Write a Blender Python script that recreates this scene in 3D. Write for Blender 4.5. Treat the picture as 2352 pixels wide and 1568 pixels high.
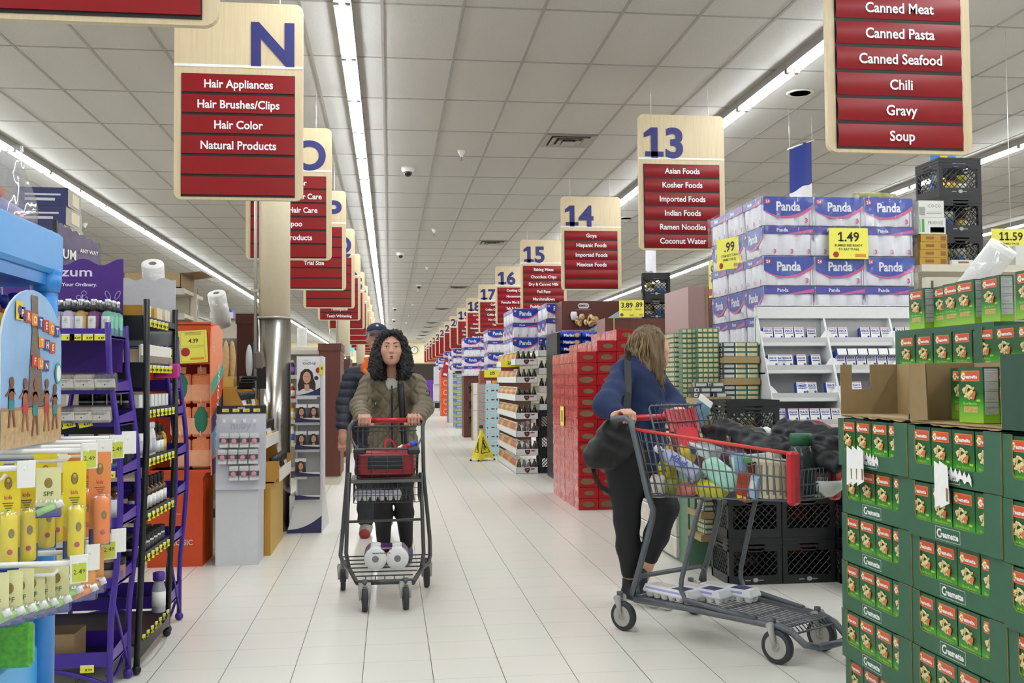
import bpy, math, random
import numpy as np
from mathutils import Vector, Matrix

for _o in list(bpy.data.objects):
	bpy.data.objects.remove(_o, do_unlink=True)
SC = bpy.context.scene
COL = SC.collection
random.seed(7)
R = math.radians

# ------------------------------------------------------------------ camera, world, exposure
FPX, YAW, PITCH, ROLL = 2298.1, 0.12165, 0.038647, -0.0071436
EYE = np.array([0.0, 0.0, 1.255])
_cy, _sy = math.cos(YAW), math.sin(YAW)
_fw = np.array([_sy * math.cos(PITCH), _cy * math.cos(PITCH), math.sin(PITCH)])
_r0 = np.array([_cy, -_sy, 0.0])
_u0 = np.cross(_r0, _fw)
_rt = math.cos(ROLL) * _r0 + math.sin(ROLL) * _u0
_up = -math.sin(ROLL) * _r0 + math.cos(ROLL) * _u0
cam_data = bpy.data.cameras.new('camera')
cam_data.sensor_width = 36.0
cam_data.lens = FPX / 2352 * 36.0
cam_data.clip_start = 0.05
cam_data.clip_end = 200
cam = bpy.data.objects.new('camera', cam_data)
COL.objects.link(cam)
cam.matrix_world = Matrix(((_rt[0], _up[0], -_fw[0], EYE[0]), (_rt[1], _up[1], -_fw[1], EYE[1]), (_rt[2], _up[2], -_fw[2], EYE[2]), (0, 0, 0, 1)))
SC.camera = cam

world = bpy.data.worlds.new('store_ambient')
SC.world = world
world.use_nodes = True
world.node_tree.nodes['Background'].inputs[0].default_value = (0.92, 0.97, 1.0, 1)
world.node_tree.nodes['Background'].inputs[1].default_value = 0.7
TUBE_POWER = 46.0
SC.view_settings.view_transform = 'Standard'
SC.view_settings.look = 'None'
SC.view_settings.gamma = 1.0
SC.view_settings.exposure = 0.25
SC.view_settings.use_curve_mapping = False
SC.cycles.max_bounces = 6
SC.cycles.diffuse_bounces = 4
SC.cycles.glossy_bounces = 3
SC.cycles.transmission_bounces = 4
SC.cycles.transparent_max_bounces = 12
SC.cycles.caustics_reflective = False
SC.cycles.caustics_refractive = False
SC.cycles.sample_clamp_indirect = 6.0


def at(px, py, X=None, Y=None, Z=None):
	"""The point of the place that the photo pixel (px, py) shows, at a known X, Y or Z."""
	d = _fw + _rt * (px - 1176) / FPX - _up * (py - 784) / FPX
	i, v = (0, X) if X is not None else (1, Y) if Y is not None else (2, Z)
	p = EYE + d * ((v - EYE[i]) / d[i])
	return Vector((float(p[0]), float(p[1]), float(p[2])))


# ------------------------------------------------------------------ materials
def lin(h):
	h = h.lstrip('#')
	c = [int(h[i:i + 2], 16) / 255 for i in (0, 2, 4)]
	return tuple(x / 12.92 if x <= 0.04045 else ((x + 0.055) / 1.055) ** 2.4 for x in c) + (1.0,)


_MAT = {}


def mat(name, hexa, rough=0.5, metal=0.0, var=0.05, scale=30.0, bump=0.0, alpha=1.0, trans=0.0, emit=0.0, spec=0.5, coat=0.0, stretch=None):
	if name in _MAT:
		return _MAT[name]
	m = bpy.data.materials.new(name)
	m.use_nodes = True
	nt = m.node_tree
	b = nt.nodes['Principled BSDF']
	c = lin(hexa)
	b.inputs['Base Color'].default_value = c
	b.inputs['Roughness'].default_value = rough
	b.inputs['Metallic'].default_value = metal
	b.inputs['Specular IOR Level'].default_value = spec
	b.inputs['Alpha'].default_value = alpha
	b.inputs['Transmission Weight'].default_value = trans
	b.inputs['Coat Weight'].default_value = coat
	if emit:
		b.inputs['Emission Color'].default_value = c
		b.inputs['Emission Strength'].default_value = emit
	if var or bump:
		tc = nt.nodes.new('ShaderNodeTexCoord')
		src = tc.outputs['Object']
		if stretch:
			mp = nt.nodes.new('ShaderNodeMapping')
			mp.inputs['Scale'].default_value = stretch
			nt.links.new(src, mp.inputs[0])
			src = mp.outputs[0]
		n = nt.nodes.new('ShaderNodeTexNoise')
		n.inputs['Scale'].default_value = scale
		n.inputs['Detail'].default_value = 2.0
		nt.links.new(src, n.inputs['Vector'])
		if var:
			mx = nt.nodes.new('ShaderNodeMix')
			mx.data_type = 'RGBA'
			mx.inputs[6].default_value = tuple(x * (1 - 2 * var) for x in c[:3]) + (1,)
			mx.inputs[7].default_value = tuple(min(1, x * (1 + 2 * var)) for x in c[:3]) + (1,)
			nt.links.new(n.outputs['Fac'], mx.inputs[0])
			nt.links.new(mx.outputs[2], b.inputs['Base Color'])
		if bump:
			bp = nt.nodes.new('ShaderNodeBump')
			bp.inputs['Strength'].default_value = bump
			bp.inputs['Distance'].default_value = 0.01
			nt.links.new(n.outputs['Fac'], bp.inputs['Height'])
			nt.links.new(bp.outputs[0], b.inputs['Normal'])
	_MAT[name] = m
	return m


def film(name, hexa, clear=0.8, rough=0.12, bump=0.5, scale=14.0):
	"""Thin clear plastic: mostly lets light straight through, with crinkled glossy glints."""
	if name in _MAT:
		return _MAT[name]
	m = bpy.data.materials.new(name)
	m.use_nodes = True
	nt = m.node_tree
	nt.nodes.remove(nt.nodes['Principled BSDF'])
	out = nt.nodes['Material Output']
	t = nt.nodes.new('ShaderNodeBsdfTransparent')
	d = nt.nodes.new('ShaderNodeBsdfDiffuse')
	g = nt.nodes.new('ShaderNodeBsdfGlossy')
	d.inputs[0].default_value = lin(hexa)
	g.inputs['Roughness'].default_value = rough
	tc = nt.nodes.new('ShaderNodeTexCoord')
	mp = nt.nodes.new('ShaderNodeMapping')
	mp.inputs['Scale'].default_value = (1.0, 1.0, 0.35)
	n = nt.nodes.new('ShaderNodeTexNoise')
	n.inputs['Scale'].default_value = scale
	n.inputs['Detail'].default_value = 3
	bp = nt.nodes.new('ShaderNodeBump')
	bp.inputs['Strength'].default_value = bump
	bp.inputs['Distance'].default_value = 0.05
	L = nt.links.new
	L(tc.outputs['Object'], mp.inputs[0]); L(mp.outputs[0], n.inputs['Vector'])
	L(n.outputs['Fac'], bp.inputs['Height']); L(bp.outputs[0], g.inputs['Normal'])
	m1 = nt.nodes.new('ShaderNodeMixShader'); m2 = nt.nodes.new('ShaderNodeMixShader')
	m1.inputs[0].default_value = 0.8
	L(d.outputs[0], m1.inputs[1]); L(g.outputs[0], m1.inputs[2])
	m2.inputs[0].default_value = 1 - clear
	L(t.outputs[0], m2.inputs[1]); L(m1.outputs[0], m2.inputs[2])
	L(m2.outputs[0], out.inputs['Surface'])
	_MAT[name] = m
	return m


def grain(name, hexa, hexb, scale, stretch, rough=0.45):
	"""Wood: two tones streaked along one axis."""
	if name in _MAT:
		return _MAT[name]
	m = bpy.data.materials.new(name)
	m.use_nodes = True
	nt = m.node_tree
	b = nt.nodes['Principled BSDF']
	b.inputs['Roughness'].default_value = rough
	tc = nt.nodes.new('ShaderNodeTexCoord'); mp = nt.nodes.new('ShaderNodeMapping')
	mp.inputs['Scale'].default_value = stretch
	n = nt.nodes.new('ShaderNodeTexNoise')
	n.inputs['Scale'].default_value = scale; n.inputs['Detail'].default_value = 5; n.inputs['Roughness'].default_value = 0.65
	r = nt.nodes.new('ShaderNodeValToRGB')
	r.color_ramp.elements[0].position = 0.3; r.color_ramp.elements[1].position = 0.7
	r.color_ramp.elements[0].color = lin(hexa); r.color_ramp.elements[1].color = lin(hexb)
	L = nt.links.new
	L(tc.outputs['Object'], mp.inputs[0]); L(mp.outputs[0], n.inputs['Vector']); L(n.outputs['Fac'], r.inputs[0]); L(r.outputs[0], b.inputs['Base Color'])
	_MAT[name] = m
	return m


# ------------------------------------------------------------------ mesh builder
_TXT = {}


def text_geo(s, bold=0.0, res=2):
	"""Outline letters as flat faces: (verts Nx2, faces, (x0, x1, y0, y1)), letter height about 1."""
	k = (s, bold, res)
	if k not in _TXT:
		cu = bpy.data.curves.new('lettering_curve', 'FONT')
		cu.body = s
		cu.size = 1.0
		cu.resolution_u = res
		cu.offset = bold
		ob = bpy.data.objects.new('lettering_curve', cu)
		me = bpy.data.meshes.new_from_object(ob)
		vs = np.array([v.co[:2] for v in me.vertices]) if len(me.vertices) else np.zeros((1, 2))
		fs = [tuple(p.vertices) for p in me.polygons]
		bpy.data.meshes.remove(me)
		bpy.data.objects.remove(ob)
		bpy.data.curves.remove(cu)
		if '1' in s and s != '1' and s != 'HH':  # give the figure 1 its flag and foot
			for i, ch in enumerate(s):
				if ch == '1':
					pre = text_geo('H' + s[:i] + 'H', bold, res)[2][1] - text_geo('H' + 'H', bold, res)[2][1] if i else 0.0
					one = text_geo('1', bold, res)[2]
					xa, xb, zt = pre + one[0], pre + one[1], one[3]
					n0 = len(vs)
					st = xb - xa
					vs = np.vstack([vs, [(xa, zt), (xa, zt - st * 1.15), (xa - 0.17, zt - 0.25), (xa - 0.17, zt - 0.14), (xa - 0.14, 0), (xb + 0.14, 0), (xb + 0.14, st * 0.75), (xa - 0.14, st * 0.75)]])
					fs = fs + [(n0, n0 + 3, n0 + 2, n0 + 1), (n0 + 4, n0 + 5, n0 + 6, n0 + 7)]
		_TXT[k] = (vs, fs, (vs[:, 0].min(), vs[:, 0].max(), vs[:, 1].min(), vs[:, 1].max()))
	return _TXT[k]


WLOC = {}


class MB:
	def __init__(self):
		self.v, self.f, self.m, self.s, self.mats, self._mi = [], [], [], [], [], {}

	def mi(self, m):
		if m.name not in self._mi:
			self._mi[m.name] = len(self.mats)
			self.mats.append(m)
		return self._mi[m.name]

	def add(self, vs, fs, m, smooth=False, M=None):
		o = len(self.v)
		if M is not None:
			vs = [M @ Vector(p) for p in vs]
		self.v.extend([tuple(p) for p in vs])
		i = self.mi(m)
		for f in fs:
			self.f.append(tuple(o + k for k in f))
			self.m.append(i)
			self.s.append(smooth)
		return self

	def box(self, x0, x1, y0, y1, z0, z1, m, M=None, **fm):
		"""Box; fm may give one face its own material: xm xp ym yp zm zp."""
		if x0 > x1: x0, x1 = x1, x0
		if y0 > y1: y0, y1 = y1, y0
		if z0 > z1: z0, z1 = z1, z0
		vs = [(x, y, z) for x in (x0, x1) for y in (y0, y1) for z in (z0, z1)]
		F = {'xm': (0, 1, 3, 2), 'xp': (4, 6, 7, 5), 'ym': (0, 4, 5, 1), 'yp': (2, 3, 7, 6), 'zm': (0, 2, 6, 4), 'zp': (1, 5, 7, 3)}
		o = len(self.v)
		if M is not None:
			vs = [tuple(M @ Vector(p)) for p in vs]
		self.v.extend(vs)
		for k, f in F.items():
			mm = fm.get(k, m)
			if mm is None:
				continue
			self.f.append(tuple(o + j for j in f))
			self.m.append(self.mi(mm))
			self.s.append(False)
		return self

	def rbox(self, x0, x1, y0, y1, z0, z1, m, b=0.005, M=None, smooth=False):
		"""Box with chamfered edges."""
		vs, fs = [], []
		xs, ys, zs = (x0, x1), (y0, y1), (z0, z1)
		idx = {}
		for i in (0, 1):
			for j in (0, 1):
				for k in (0, 1):
					sx, sy, sz = 1 - 2 * i, 1 - 2 * j, 1 - 2 * k
					for a, d in ((0, (0, 1, 1)), (1, (1, 0, 1)), (2, (1, 1, 0))):
						idx[i, j, k, a] = len(vs)
						vs.append((xs[i] + sx * b * d[0], ys[j] + sy * b * d[1], zs[k] + sz * b * d[2]))
		for a in range(3):
			for s in (0, 1):
				q = []
				for p, r in ((0, 0), (1, 0), (1, 1), (0, 1)):
					c = [0, 0, 0]; c[a] = s; o = [t for t in range(3) if t != a]
					c[o[0]] = p; c[o[1]] = r
					q.append(idx[c[0], c[1], c[2], a])
				fs.append(tuple(q if (s == 1) == (a != 1) else q[::-1]))
		for a in range(3):
			o = [t for t in range(3) if t != a]
			for p in (0, 1):
				for r in (0, 1):
					c0 = [0, 0, 0]; c1 = [0, 0, 0]
					c0[o[0]] = c1[o[0]] = p; c0[o[1]] = c1[o[1]] = r; c1[a] = 1
					fs.append((idx[(*c0, o[0])], idx[(*c1, o[0])], idx[(*c1, o[1])], idx[(*c0, o[1])]))
		for i in (0, 1):
			for j in (0, 1):
				for k in (0, 1):
					fs.append((idx[i, j, k, 0], idx[i, j, k, 1], idx[i, j, k, 2]))
		return self.add(vs, fs, m, smooth, M)

	def quad(self, a, b, c, d, m, M=None):
		return self.add([a, b, c, d], [(0, 1, 2, 3)], m, False, M)

	def slab(self, poly, thick, m, M=None, rim=None, back=None, smooth=False):
		"""Flat polygon (x, z) facing -y at y=0, with thickness behind it."""
		n = len(poly)
		vs = [(p[0], 0, p[1]) for p in poly] + [(p[0], thick, p[1]) for p in poly]
		self.add(vs, [tuple(range(n))], m, False, M)
		self.add(vs, [tuple(range(2 * n - 1, n - 1, -1))], back or m, False, M)
		return self.add(vs, [(i, n + i, n + (i + 1) % n, (i + 1) % n) for i in range(n)], rim or m, smooth, M)

	def tube(self, pts, r, m, n=6, closed=False, M=None, smooth=True):
		P = [Vector(p) for p in pts]
		k = len(P)
		rr = r if isinstance(r, (list, tuple)) else [r] * k
		vs, fs = [], []
		up = None
		for i in range(k):
			if closed:
				t = (P[(i + 1) % k] - P[i - 1])
			else:
				t = (P[min(i + 1, k - 1)] - P[max(i - 1, 0)])
			t = t.normalized() if t.length > 1e-9 else Vector((0, 0, 1))
			if up is None:
				up = Vector((0, 0, 1)) if abs(t.z) < 0.9 else Vector((1, 0, 0))
			s = t.cross(up)
			s = s.normalized() if s.length > 1e-6 else t.orthogonal().normalized()
			up = s.cross(t).normalized()
			for j in range(n):
				a = 2 * math.pi * j / n
				vs.append(P[i] + (s * math.cos(a) + up * math.sin(a)) * rr[i])
		for i in range(k if closed else k - 1):
			for j in range(n):
				a, b = i * n + j, i * n + (j + 1) % n
				c, d = ((i + 1) % k) * n + (j + 1) % n, ((i + 1) % k) * n + j
				fs.append((a, b, c, d))
		self.add(vs, fs, m, smooth, M)
		if not closed:
			o = len(self.v) - len(vs)
			for q in (tuple(range(n - 1, -1, -1)), tuple((k - 1) * n + j for j in range(n))):
				self.f.append(tuple(o + t for t in q)); self.m.append(self.mi(m)); self.s.append(False)
		return self

	def lathe(self, prof, m, n=16, M=None, mats=None, smooth=True, cap=True):
		"""Profile [(r, z)...] turned about z; mats may give a material per segment."""
		k = len(prof)
		vs = [(p[0] * math.cos(2 * math.pi * j / n), p[0] * math.sin(2 * math.pi * j / n), p[1]) for p in prof for j in range(n)]
		o = len(self.v)
		if M is not None:
			vs = [tuple(M @ Vector(p)) for p in vs]
		self.v.extend(vs)
		for i in range(k - 1):
			mm = self.mi(mats[i] if mats else m)
			for j in range(n):
				self.f.append((o + i * n + j, o + i * n + (j + 1) % n, o + (i + 1) * n + (j + 1) % n, o + (i + 1) * n + j))
				self.m.append(mm); self.s.append(smooth)
		for i, rev in ((0, True), (k - 1, False)):
			j = 1 if i == 0 else k - 2
			if cap and prof[i][0] > 1e-5 and abs(prof[i][1] - prof[j][1]) > 1e-9:
				q = tuple(o + i * n + j for j in range(n))
				self.f.append(q[::-1] if rev else q)
				self.m.append(self.mi((mats[0] if i == 0 else mats[-1]) if mats else m)); self.s.append(False)
		return self

	def ell(self, c, r, m, nu=12, nv=8, M=None):
		vs, fs = [], []
		for i in range(nv + 1):
			ph = math.pi * i / nv
			for j in range(nu):
				th = 2 * math.pi * j / nu
				vs.append((c[0] + r[0] * math.sin(ph) * math.cos(th), c[1] + r[1] * math.sin(ph) * math.sin(th), c[2] + r[2] * math.cos(ph)))
		for i in range(nv):
			for j in range(nu):
				fs.append((i * nu + j, (i + 1) * nu + j, (i + 1) * nu + (j + 1) % nu, i * nu + (j + 1) % nu))
		return self.add(vs, fs, m, True, M)

	def text(self, s, m, o, size, xd=(1, 0, 0), yd=(0, 0, 1), align='c', bold=0.0, fit=None, res=2, M=None, wide=1.0):
		"""Letters on a plane: o is the middle of the line's height, size its cap height."""
		vs, fs, (x0, x1, y0, y1) = text_geo(s, bold, res)
		k = size / 0.70
		if fit and (x1 - x0) * k * wide > fit:
			wide = fit / ((x1 - x0) * k)
		ox = -(x0 + x1) / 2 if align == 'c' else -x0 if align == 'l' else -x1
		X, Y, O = Vector(xd), Vector(yd), Vector(o)
		pts = [O + X * ((p[0] + ox) * k * wide) + Y * ((p[1] - 0.35) * k) for p in vs]
		return self.add(pts, fs, m, False, M)

	def grid(self, fn, nu, nv, m, smooth=True, M=None, wrap=False):
		vs = [fn(i / nu, j / nv) for i in range(nu + 1) for j in range(nv + 1)]
		fs = [(i * (nv + 1) + j, (i + 1) * (nv + 1) + j, (i + 1) * (nv + 1) + j + 1, i * (nv + 1) + j + 1) for i in range(nu) for j in range(nv)]
		return self.add(vs, fs, m, smooth, M)

	def build(self, name, parent=None, loc=None, label=None):
		me = bpy.data.meshes.new(name)
		off = Vector(loc) if loc is not None else (WLOC[parent.name] if parent is not None else Vector((0, 0, 0)))
		me.from_pydata([(p[0] - off[0], p[1] - off[1], p[2] - off[2]) for p in self.v], [], self.f)
		for q in self.mats:
			me.materials.append(q)
		me.polygons.foreach_set('material_index', self.m)
		me.polygons.foreach_set('use_smooth', self.s)
		me.update()
		o = bpy.data.objects.new(name, me)
		COL.objects.link(o)
		if parent is not None:
			o.parent = parent
			o.location = off - WLOC[parent.name]
		else:
			o.location = off
		WLOC[o.name] = off
		if label:
			o['label'] = label
		return o


def tag(o, label, cat, group=None, kind=None):
	o['label'] = label
	o['category'] = cat
	if group: o['group'] = group
	if kind: o['kind'] = kind
	return o


def thing(name, label, cat, loc=(0, 0, 0), group=None):
	o = bpy.data.objects.new(name, None)
	o.empty_display_size = 0.1
	COL.objects.link(o)
	o.location = loc
	WLOC[o.name] = Vector(loc)
	return tag(o, label, cat, group)


def structure(o):
	o['kind'] = 'structure'
	return o


def dup(root, loc, rz=0.0, label=None, group=None, rot=None, scale=None):
	"""A copy of a thing, its parts and their sub-parts, set down at loc."""
	def cp(o, par):
		c = o.copy()
		COL.objects.link(c)
		if par is not None:
			c.parent = par
		for ch in KIDS.get(o.name, []):
			cp(ch, c)
		return c
	if root.name not in KIDS:
		st = [root]
		while st:
			q = st.pop()
			KIDS[q.name] = list(q.children)
			st.extend(KIDS[q.name])
	r = cp(root, None)
	r.location = loc
	r.rotation_euler = rot if rot is not None else (0, 0, rz)
	if scale is not None:
		r.scale = (scale,) * 3 if isinstance(scale, (int, float)) else scale
	if label: r['label'] = label
	if group: r['group'] = group
	WLOC[r.name] = Vector(loc)
	return r


KIDS = {}


class Proto:
	"""A thing built once; the first place() moves it, each later one sets down a copy."""
	def __init__(self, root):
		self.root, self.used = root, False

	def place(self, loc, rz=0.0, label=None, group=None, rot=None, scale=None):
		if self.used:
			return dup(self.root, loc, rz, label, group, rot, scale)
		self.used = True
		r = self.root
		r.location = loc
		r.rotation_euler = rot if rot is not None else (0, 0, rz)
		r.scale = (1, 1, 1) if scale is None else ((scale,) * 3 if isinstance(scale, (int, float)) else scale)
		if label: r['label'] = label
		if group: r['group'] = group
		return r


ORD = ['first', 'second', 'third', 'fourth', 'fifth', 'sixth', 'seventh', 'eighth', 'ninth', 'tenth', 'eleventh', 'twelfth', 'thirteenth', 'fourteenth', 'fifteenth', 'sixteenth', 'seventeenth', 'eighteenth', 'nineteenth', 'twentieth']


def nth(i):
	if i < 20:
		return ORD[i]
	t = ['twenty', 'thirty', 'forty', 'fifty', 'sixty', 'seventy', 'eighty', 'ninety'][(i + 1) // 10 - 2]
	u = (i + 1) % 10
	return t + '-' + ORD[u - 1] if u else t[:-1] + 'ieth'


def rounded(x0, x1, z0, z1, r, n=5):
	pts = []
	for cx, cz, a0 in ((x1 - r, z0 + r, -90), (x1 - r, z1 - r, 0), (x0 + r, z1 - r, 90), (x0 + r, z0 + r, 180)):
		for i in range(n + 1):
			a = R(a0 + 90 * i / n)
			pts.append((cx + r * math.cos(a), cz + r * math.sin(a)))
	return pts


def TM(loc, rz=0.0, rx=0.0, ry=0.0):
	return Matrix.Translation(Vector(loc)) @ Matrix.Rotation(rz, 4, 'Z') @ Matrix.Rotation(ry, 4, 'Y') @ Matrix.Rotation(rx, 4, 'X')


def arc(c, r, a0, a1, n, plane='xz'):
	out = []
	for i in range(n + 1):
		a = R(a0 + (a1 - a0) * i / n)
		u, w = r * math.cos(a), r * math.sin(a)
		out.append((c[0] + u, c[1], c[2] + w) if plane == 'xz' else (c[0], c[1] + u, c[2] + w) if plane == 'yz' else (c[0] + u, c[1] + w, c[2]))
	return out

# ------------------------------------------------------------------ the room
def mth(nt, op, a, b=None, c=None):
	n = nt.nodes.new('ShaderNodeMath')
	n.operation = op
	for i, x in enumerate((a, b, c)):
		if x is None: continue
		if isinstance(x, (int, float)): n.inputs[i].default_value = x
		else: nt.links.new(x, n.inputs[i])
	return n.outputs[0]


def floor_material():
	m = bpy.data.materials.new('cream_floor_tile')
	m.use_nodes = True
	nt = m.node_tree
	b = nt.nodes['Principled BSDF']
	tc = nt.nodes.new('ShaderNodeTexCoord'); sp = nt.nodes.new('ShaderNodeSeparateXYZ')
	nt.links.new(tc.outputs['Object'], sp.inputs[0])
	u = mth(nt, 'DIVIDE', mth(nt, 'ADD', sp.outputs[0], 30 * 0.2985 - 0.18), 0.2985)
	v = mth(nt, 'DIVIDE', mth(nt, 'ADD', sp.outputs[1], 60 * 0.3 - 0.07), 0.3)
	def line(t, w):
		f = mth(nt, 'FRACT', t)
		d = mth(nt, 'MINIMUM', f, mth(nt, 'SUBTRACT', 1.0, f))
		return mth(nt, 'LESS_THAN', d, w)
	lu, lv = line(u, 0.0052), line(v, 0.0030)
	cb = nt.nodes.new('ShaderNodeCombineXYZ')
	nt.links.new(mth(nt, 'FLOOR', u), cb.inputs[0]); nt.links.new(mth(nt, 'FLOOR', v), cb.inputs[1])
	wn = nt.nodes.new('ShaderNodeTexWhiteNoise'); nt.links.new(cb.outputs[0], wn.inputs['Vector'])
	nz = nt.nodes.new('ShaderNodeTexNoise'); nz.inputs['Scale'].default_value = 1.3; nz.inputs['Detail'].default_value = 4
	nt.links.new(tc.outputs['Object'], nz.inputs['Vector'])
	def mix(f, a, bb):
		x = nt.nodes.new('ShaderNodeMix'); x.data_type = 'RGBA'
		for i, q in ((0, f), (6, a), (7, bb)):
			if isinstance(q, (tuple, float)): x.inputs[i].default_value = q
			else: nt.links.new(q, x.inputs[i])
		return x.outputs[2]
	tile = mix(wn.outputs['Value'], lin('#f1ebe2'), lin('#eeece0'))
	tile = mix(mth(nt, 'MULTIPLY', nz.outputs['Fac'], 0.25), tile, lin('#e8e0d6'))
	c = mix(lv, tile, lin('#a39c8c'))
	c = mix(lu, c, lin('#3a352e'))
	nt.links.new(c, b.inputs['Base Color'])
	b.inputs['Roughness'].default_value = 0.3
	return m


ZC = 4.10
fl = MB().box(-18, 20, -9, 75.2, -0.1, 0, floor_material()).build('floor'); structure(fl)
ceil_m = mat('ceiling_panel_white', '#bfbdb8', 0.9, var=0.05, scale=60, bump=0.25)
structure(MB().box(-18, 20, -9, 75.2, ZC, ZC + 0.1, ceil_m).build('ceiling'))
tbar = mat('ceiling_grid_grey', '#9b9893', 0.6)
g = MB()
for i in range(-28, 33):
	x = -0.052 + 0.6175 * i
	g.box(x - 0.012, x + 0.012, -9, 75, ZC - 0.007, ZC - 0.0005, tbar)
for i in range(-12, 53):
	y = 7.5 + 1.273 * i
	g.box(-18, 20, y - 0.011, y + 0.011, ZC - 0.005, ZC - 0.0006, tbar)
structure(g.build('trim_1'))
wall_m = mat('cream_wall_paint', '#e7dcb8', 0.8, var=0.03)
structure(MB().box(-18, 20, 75, 75.2, 0, ZC, wall_m).build('wall_back'))
structure(MB().box(-18.2, -18, -9, 75.2, 0, ZC, wall_m).build('wall_left'))
structure(MB().box(20, 20.2, -9, 75.2, 0, ZC, wall_m).build('wall_right'))
dk = mat('dark_doorway_brown', '#2b211c', 0.7)
d = MB().box(1.2, 3.4, 74.93, 74.99, 0, 2.45, dk).box(1.1, 1.2, 74.9, 75.0, 0, 2.5, mat('brown_door_frame', '#4a3528', 0.6)).box(1.2, 3.4, 74.9, 75.0, 2.45, 2.55, mat('brown_door_frame', '', 0.6))
structure(d.build('door_1'))

# column, cream above and stainless below
steel = mat('brushed_stainless', '#c9c6c0', 0.22, metal=1.0, var=0.12, scale=6, stretch=(14, 14, 0.3))
cream = mat('cream_column_paint', '#ece0c2', 0.6, var=0.02)
pipe_m = mat('grey_conduit_pipe', '#b9b6ae', 0.35, metal=0.6)
for i, (y, lab) in enumerate(((8.72, 'round column beside the dark-haired model tower, cream above stainless steel'), (21.7, 'round cream and steel column beyond the tower, behind the man'), (34.8, 'farthest round cream column, past the second one'))):
	t = thing('column', lab, 'column', (-0.978, y, 0)); structure(t)
	M = Matrix.Translation((-0.978, y, 0))
	MB().lathe([(0.132, 1.80), (0.132, ZC)], cream, 32, M=M).build('upper_casing', t)
	MB().lathe([(0.138, 0.0), (0.138, 1.795)], steel, 40, M=M).lathe([(0.141, 1.79), (0.141, 1.81)], pipe_m, 32, M=M).build('steel_cladding', t)
	p = MB().tube([(-0.978 - 0.15, y - 0.06, 1.0), (-0.978 - 0.15, y - 0.06, ZC)], 0.014, pipe_m, 8)
	p.box(-1.165, -1.1, y - 0.08, y - 0.05, 2.02, 2.04, pipe_m).box(-1.17, -1.08, y - 0.09, y - 0.03, 0.9, 1.02, mat('dark_grey_plastic', '#3c3c3e', 0.5))
	p.build('conduit', t)

# clock on the far wall
cp = at(952, 804, Y=74.98)
t = thing('wall_clock', 'round white wall clock on the far cream wall', 'clock', cp)
Mx = TM(cp, rx=R(90))
MB().lathe([(0.24, 0.0), (0.27, 0.0), (0.27, 0.06), (0.24, 0.06)], mat('dark_clock_rim', '#3b352f', 0.4), 32, M=Mx, cap=False).build('clock_rim', t)
MB().lathe([(0.0001, 0.035), (0.24, 0.035)], mat('clock_face_white', '#f2efe6', 0.6), 32, M=Mx).build('clock_face', t)
hm = mat('black_ink', '#161616', 0.6, var=0)
MB().box(cp.x - 0.012, cp.x + 0.012, cp.y - 0.05, cp.y - 0.04, cp.z, cp.z + 0.16, hm).box(cp.x - 0.13, cp.x, cp.y - 0.05, cp.y - 0.04, cp.z - 0.03, cp.z - 0.01, hm).build('clock_hand', t)

# ------------------------------------------------------------------ fluorescent fixtures, rows along the aisle
tube_m = bpy.data.materials.new('fluorescent_tube_light')
tube_m.use_nodes = True
_nt = tube_m.node_tree
_nt.nodes.remove(_nt.nodes['Principled BSDF'])
_e = _nt.nodes.new('ShaderNodeEmission')
_e.inputs[0].default_value = (0.94, 1.0, 1.04, 1)
_e.inputs[1].default_value = TUBE_POWER
_nt.links.new(_e.outputs[0], _nt.nodes['Material Output'].inputs[0])
chan_m = mat('white_fixture_enamel', '#8f8d88', 0.4, var=0.02)
sock_m = mat('lamp_socket_grey', '#8f8d86', 0.5)
PITCH_F = 1.272


def trough(b, M=None):
	b.box(-0.062, 0.062, 0, PITCH_F - 0.004, 0.04, 0.099, chan_m, M=M)
	for s in (-1, 1):
		b.box(0.062 * s, 0.065 * s, 0, PITCH_F - 0.004, 0.0235, 0.099, chan_m, M=M)  # side skirts added to hold tube light back from the ceiling
	return b


def fixture():
	t = thing('fluorescent_light', '', 'ceiling light')
	trough(MB()).build('housing', t)
	for s in (-1, 1):
		x = 0.040 * s
		MB().tube([(x, 0.035, 0.015), (x, PITCH_F - 0.035, 0.015)], 0.0165, tube_m, 8).build('tube', t)
	b = MB()
	for s in (-1, 1):
		for y0 in (0.008, PITCH_F - 0.034):
			b.box(0.040 * s - 0.02, 0.040 * s + 0.02, y0, y0 + 0.022, -0.008, 0.047, sock_m)
	b.build('lamp_socket', t)
	return t


def fixture_far():
	b = trough(MB())
	for s in (-1, 1):
		b.tube([(0.040 * s, 0.035, 0.015), (0.040 * s, PITCH_F - 0.035, 0.015)], 0.0165, tube_m, 5)
	return tag(b.build('fluorescent_light'), '', 'ceiling light')


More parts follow.
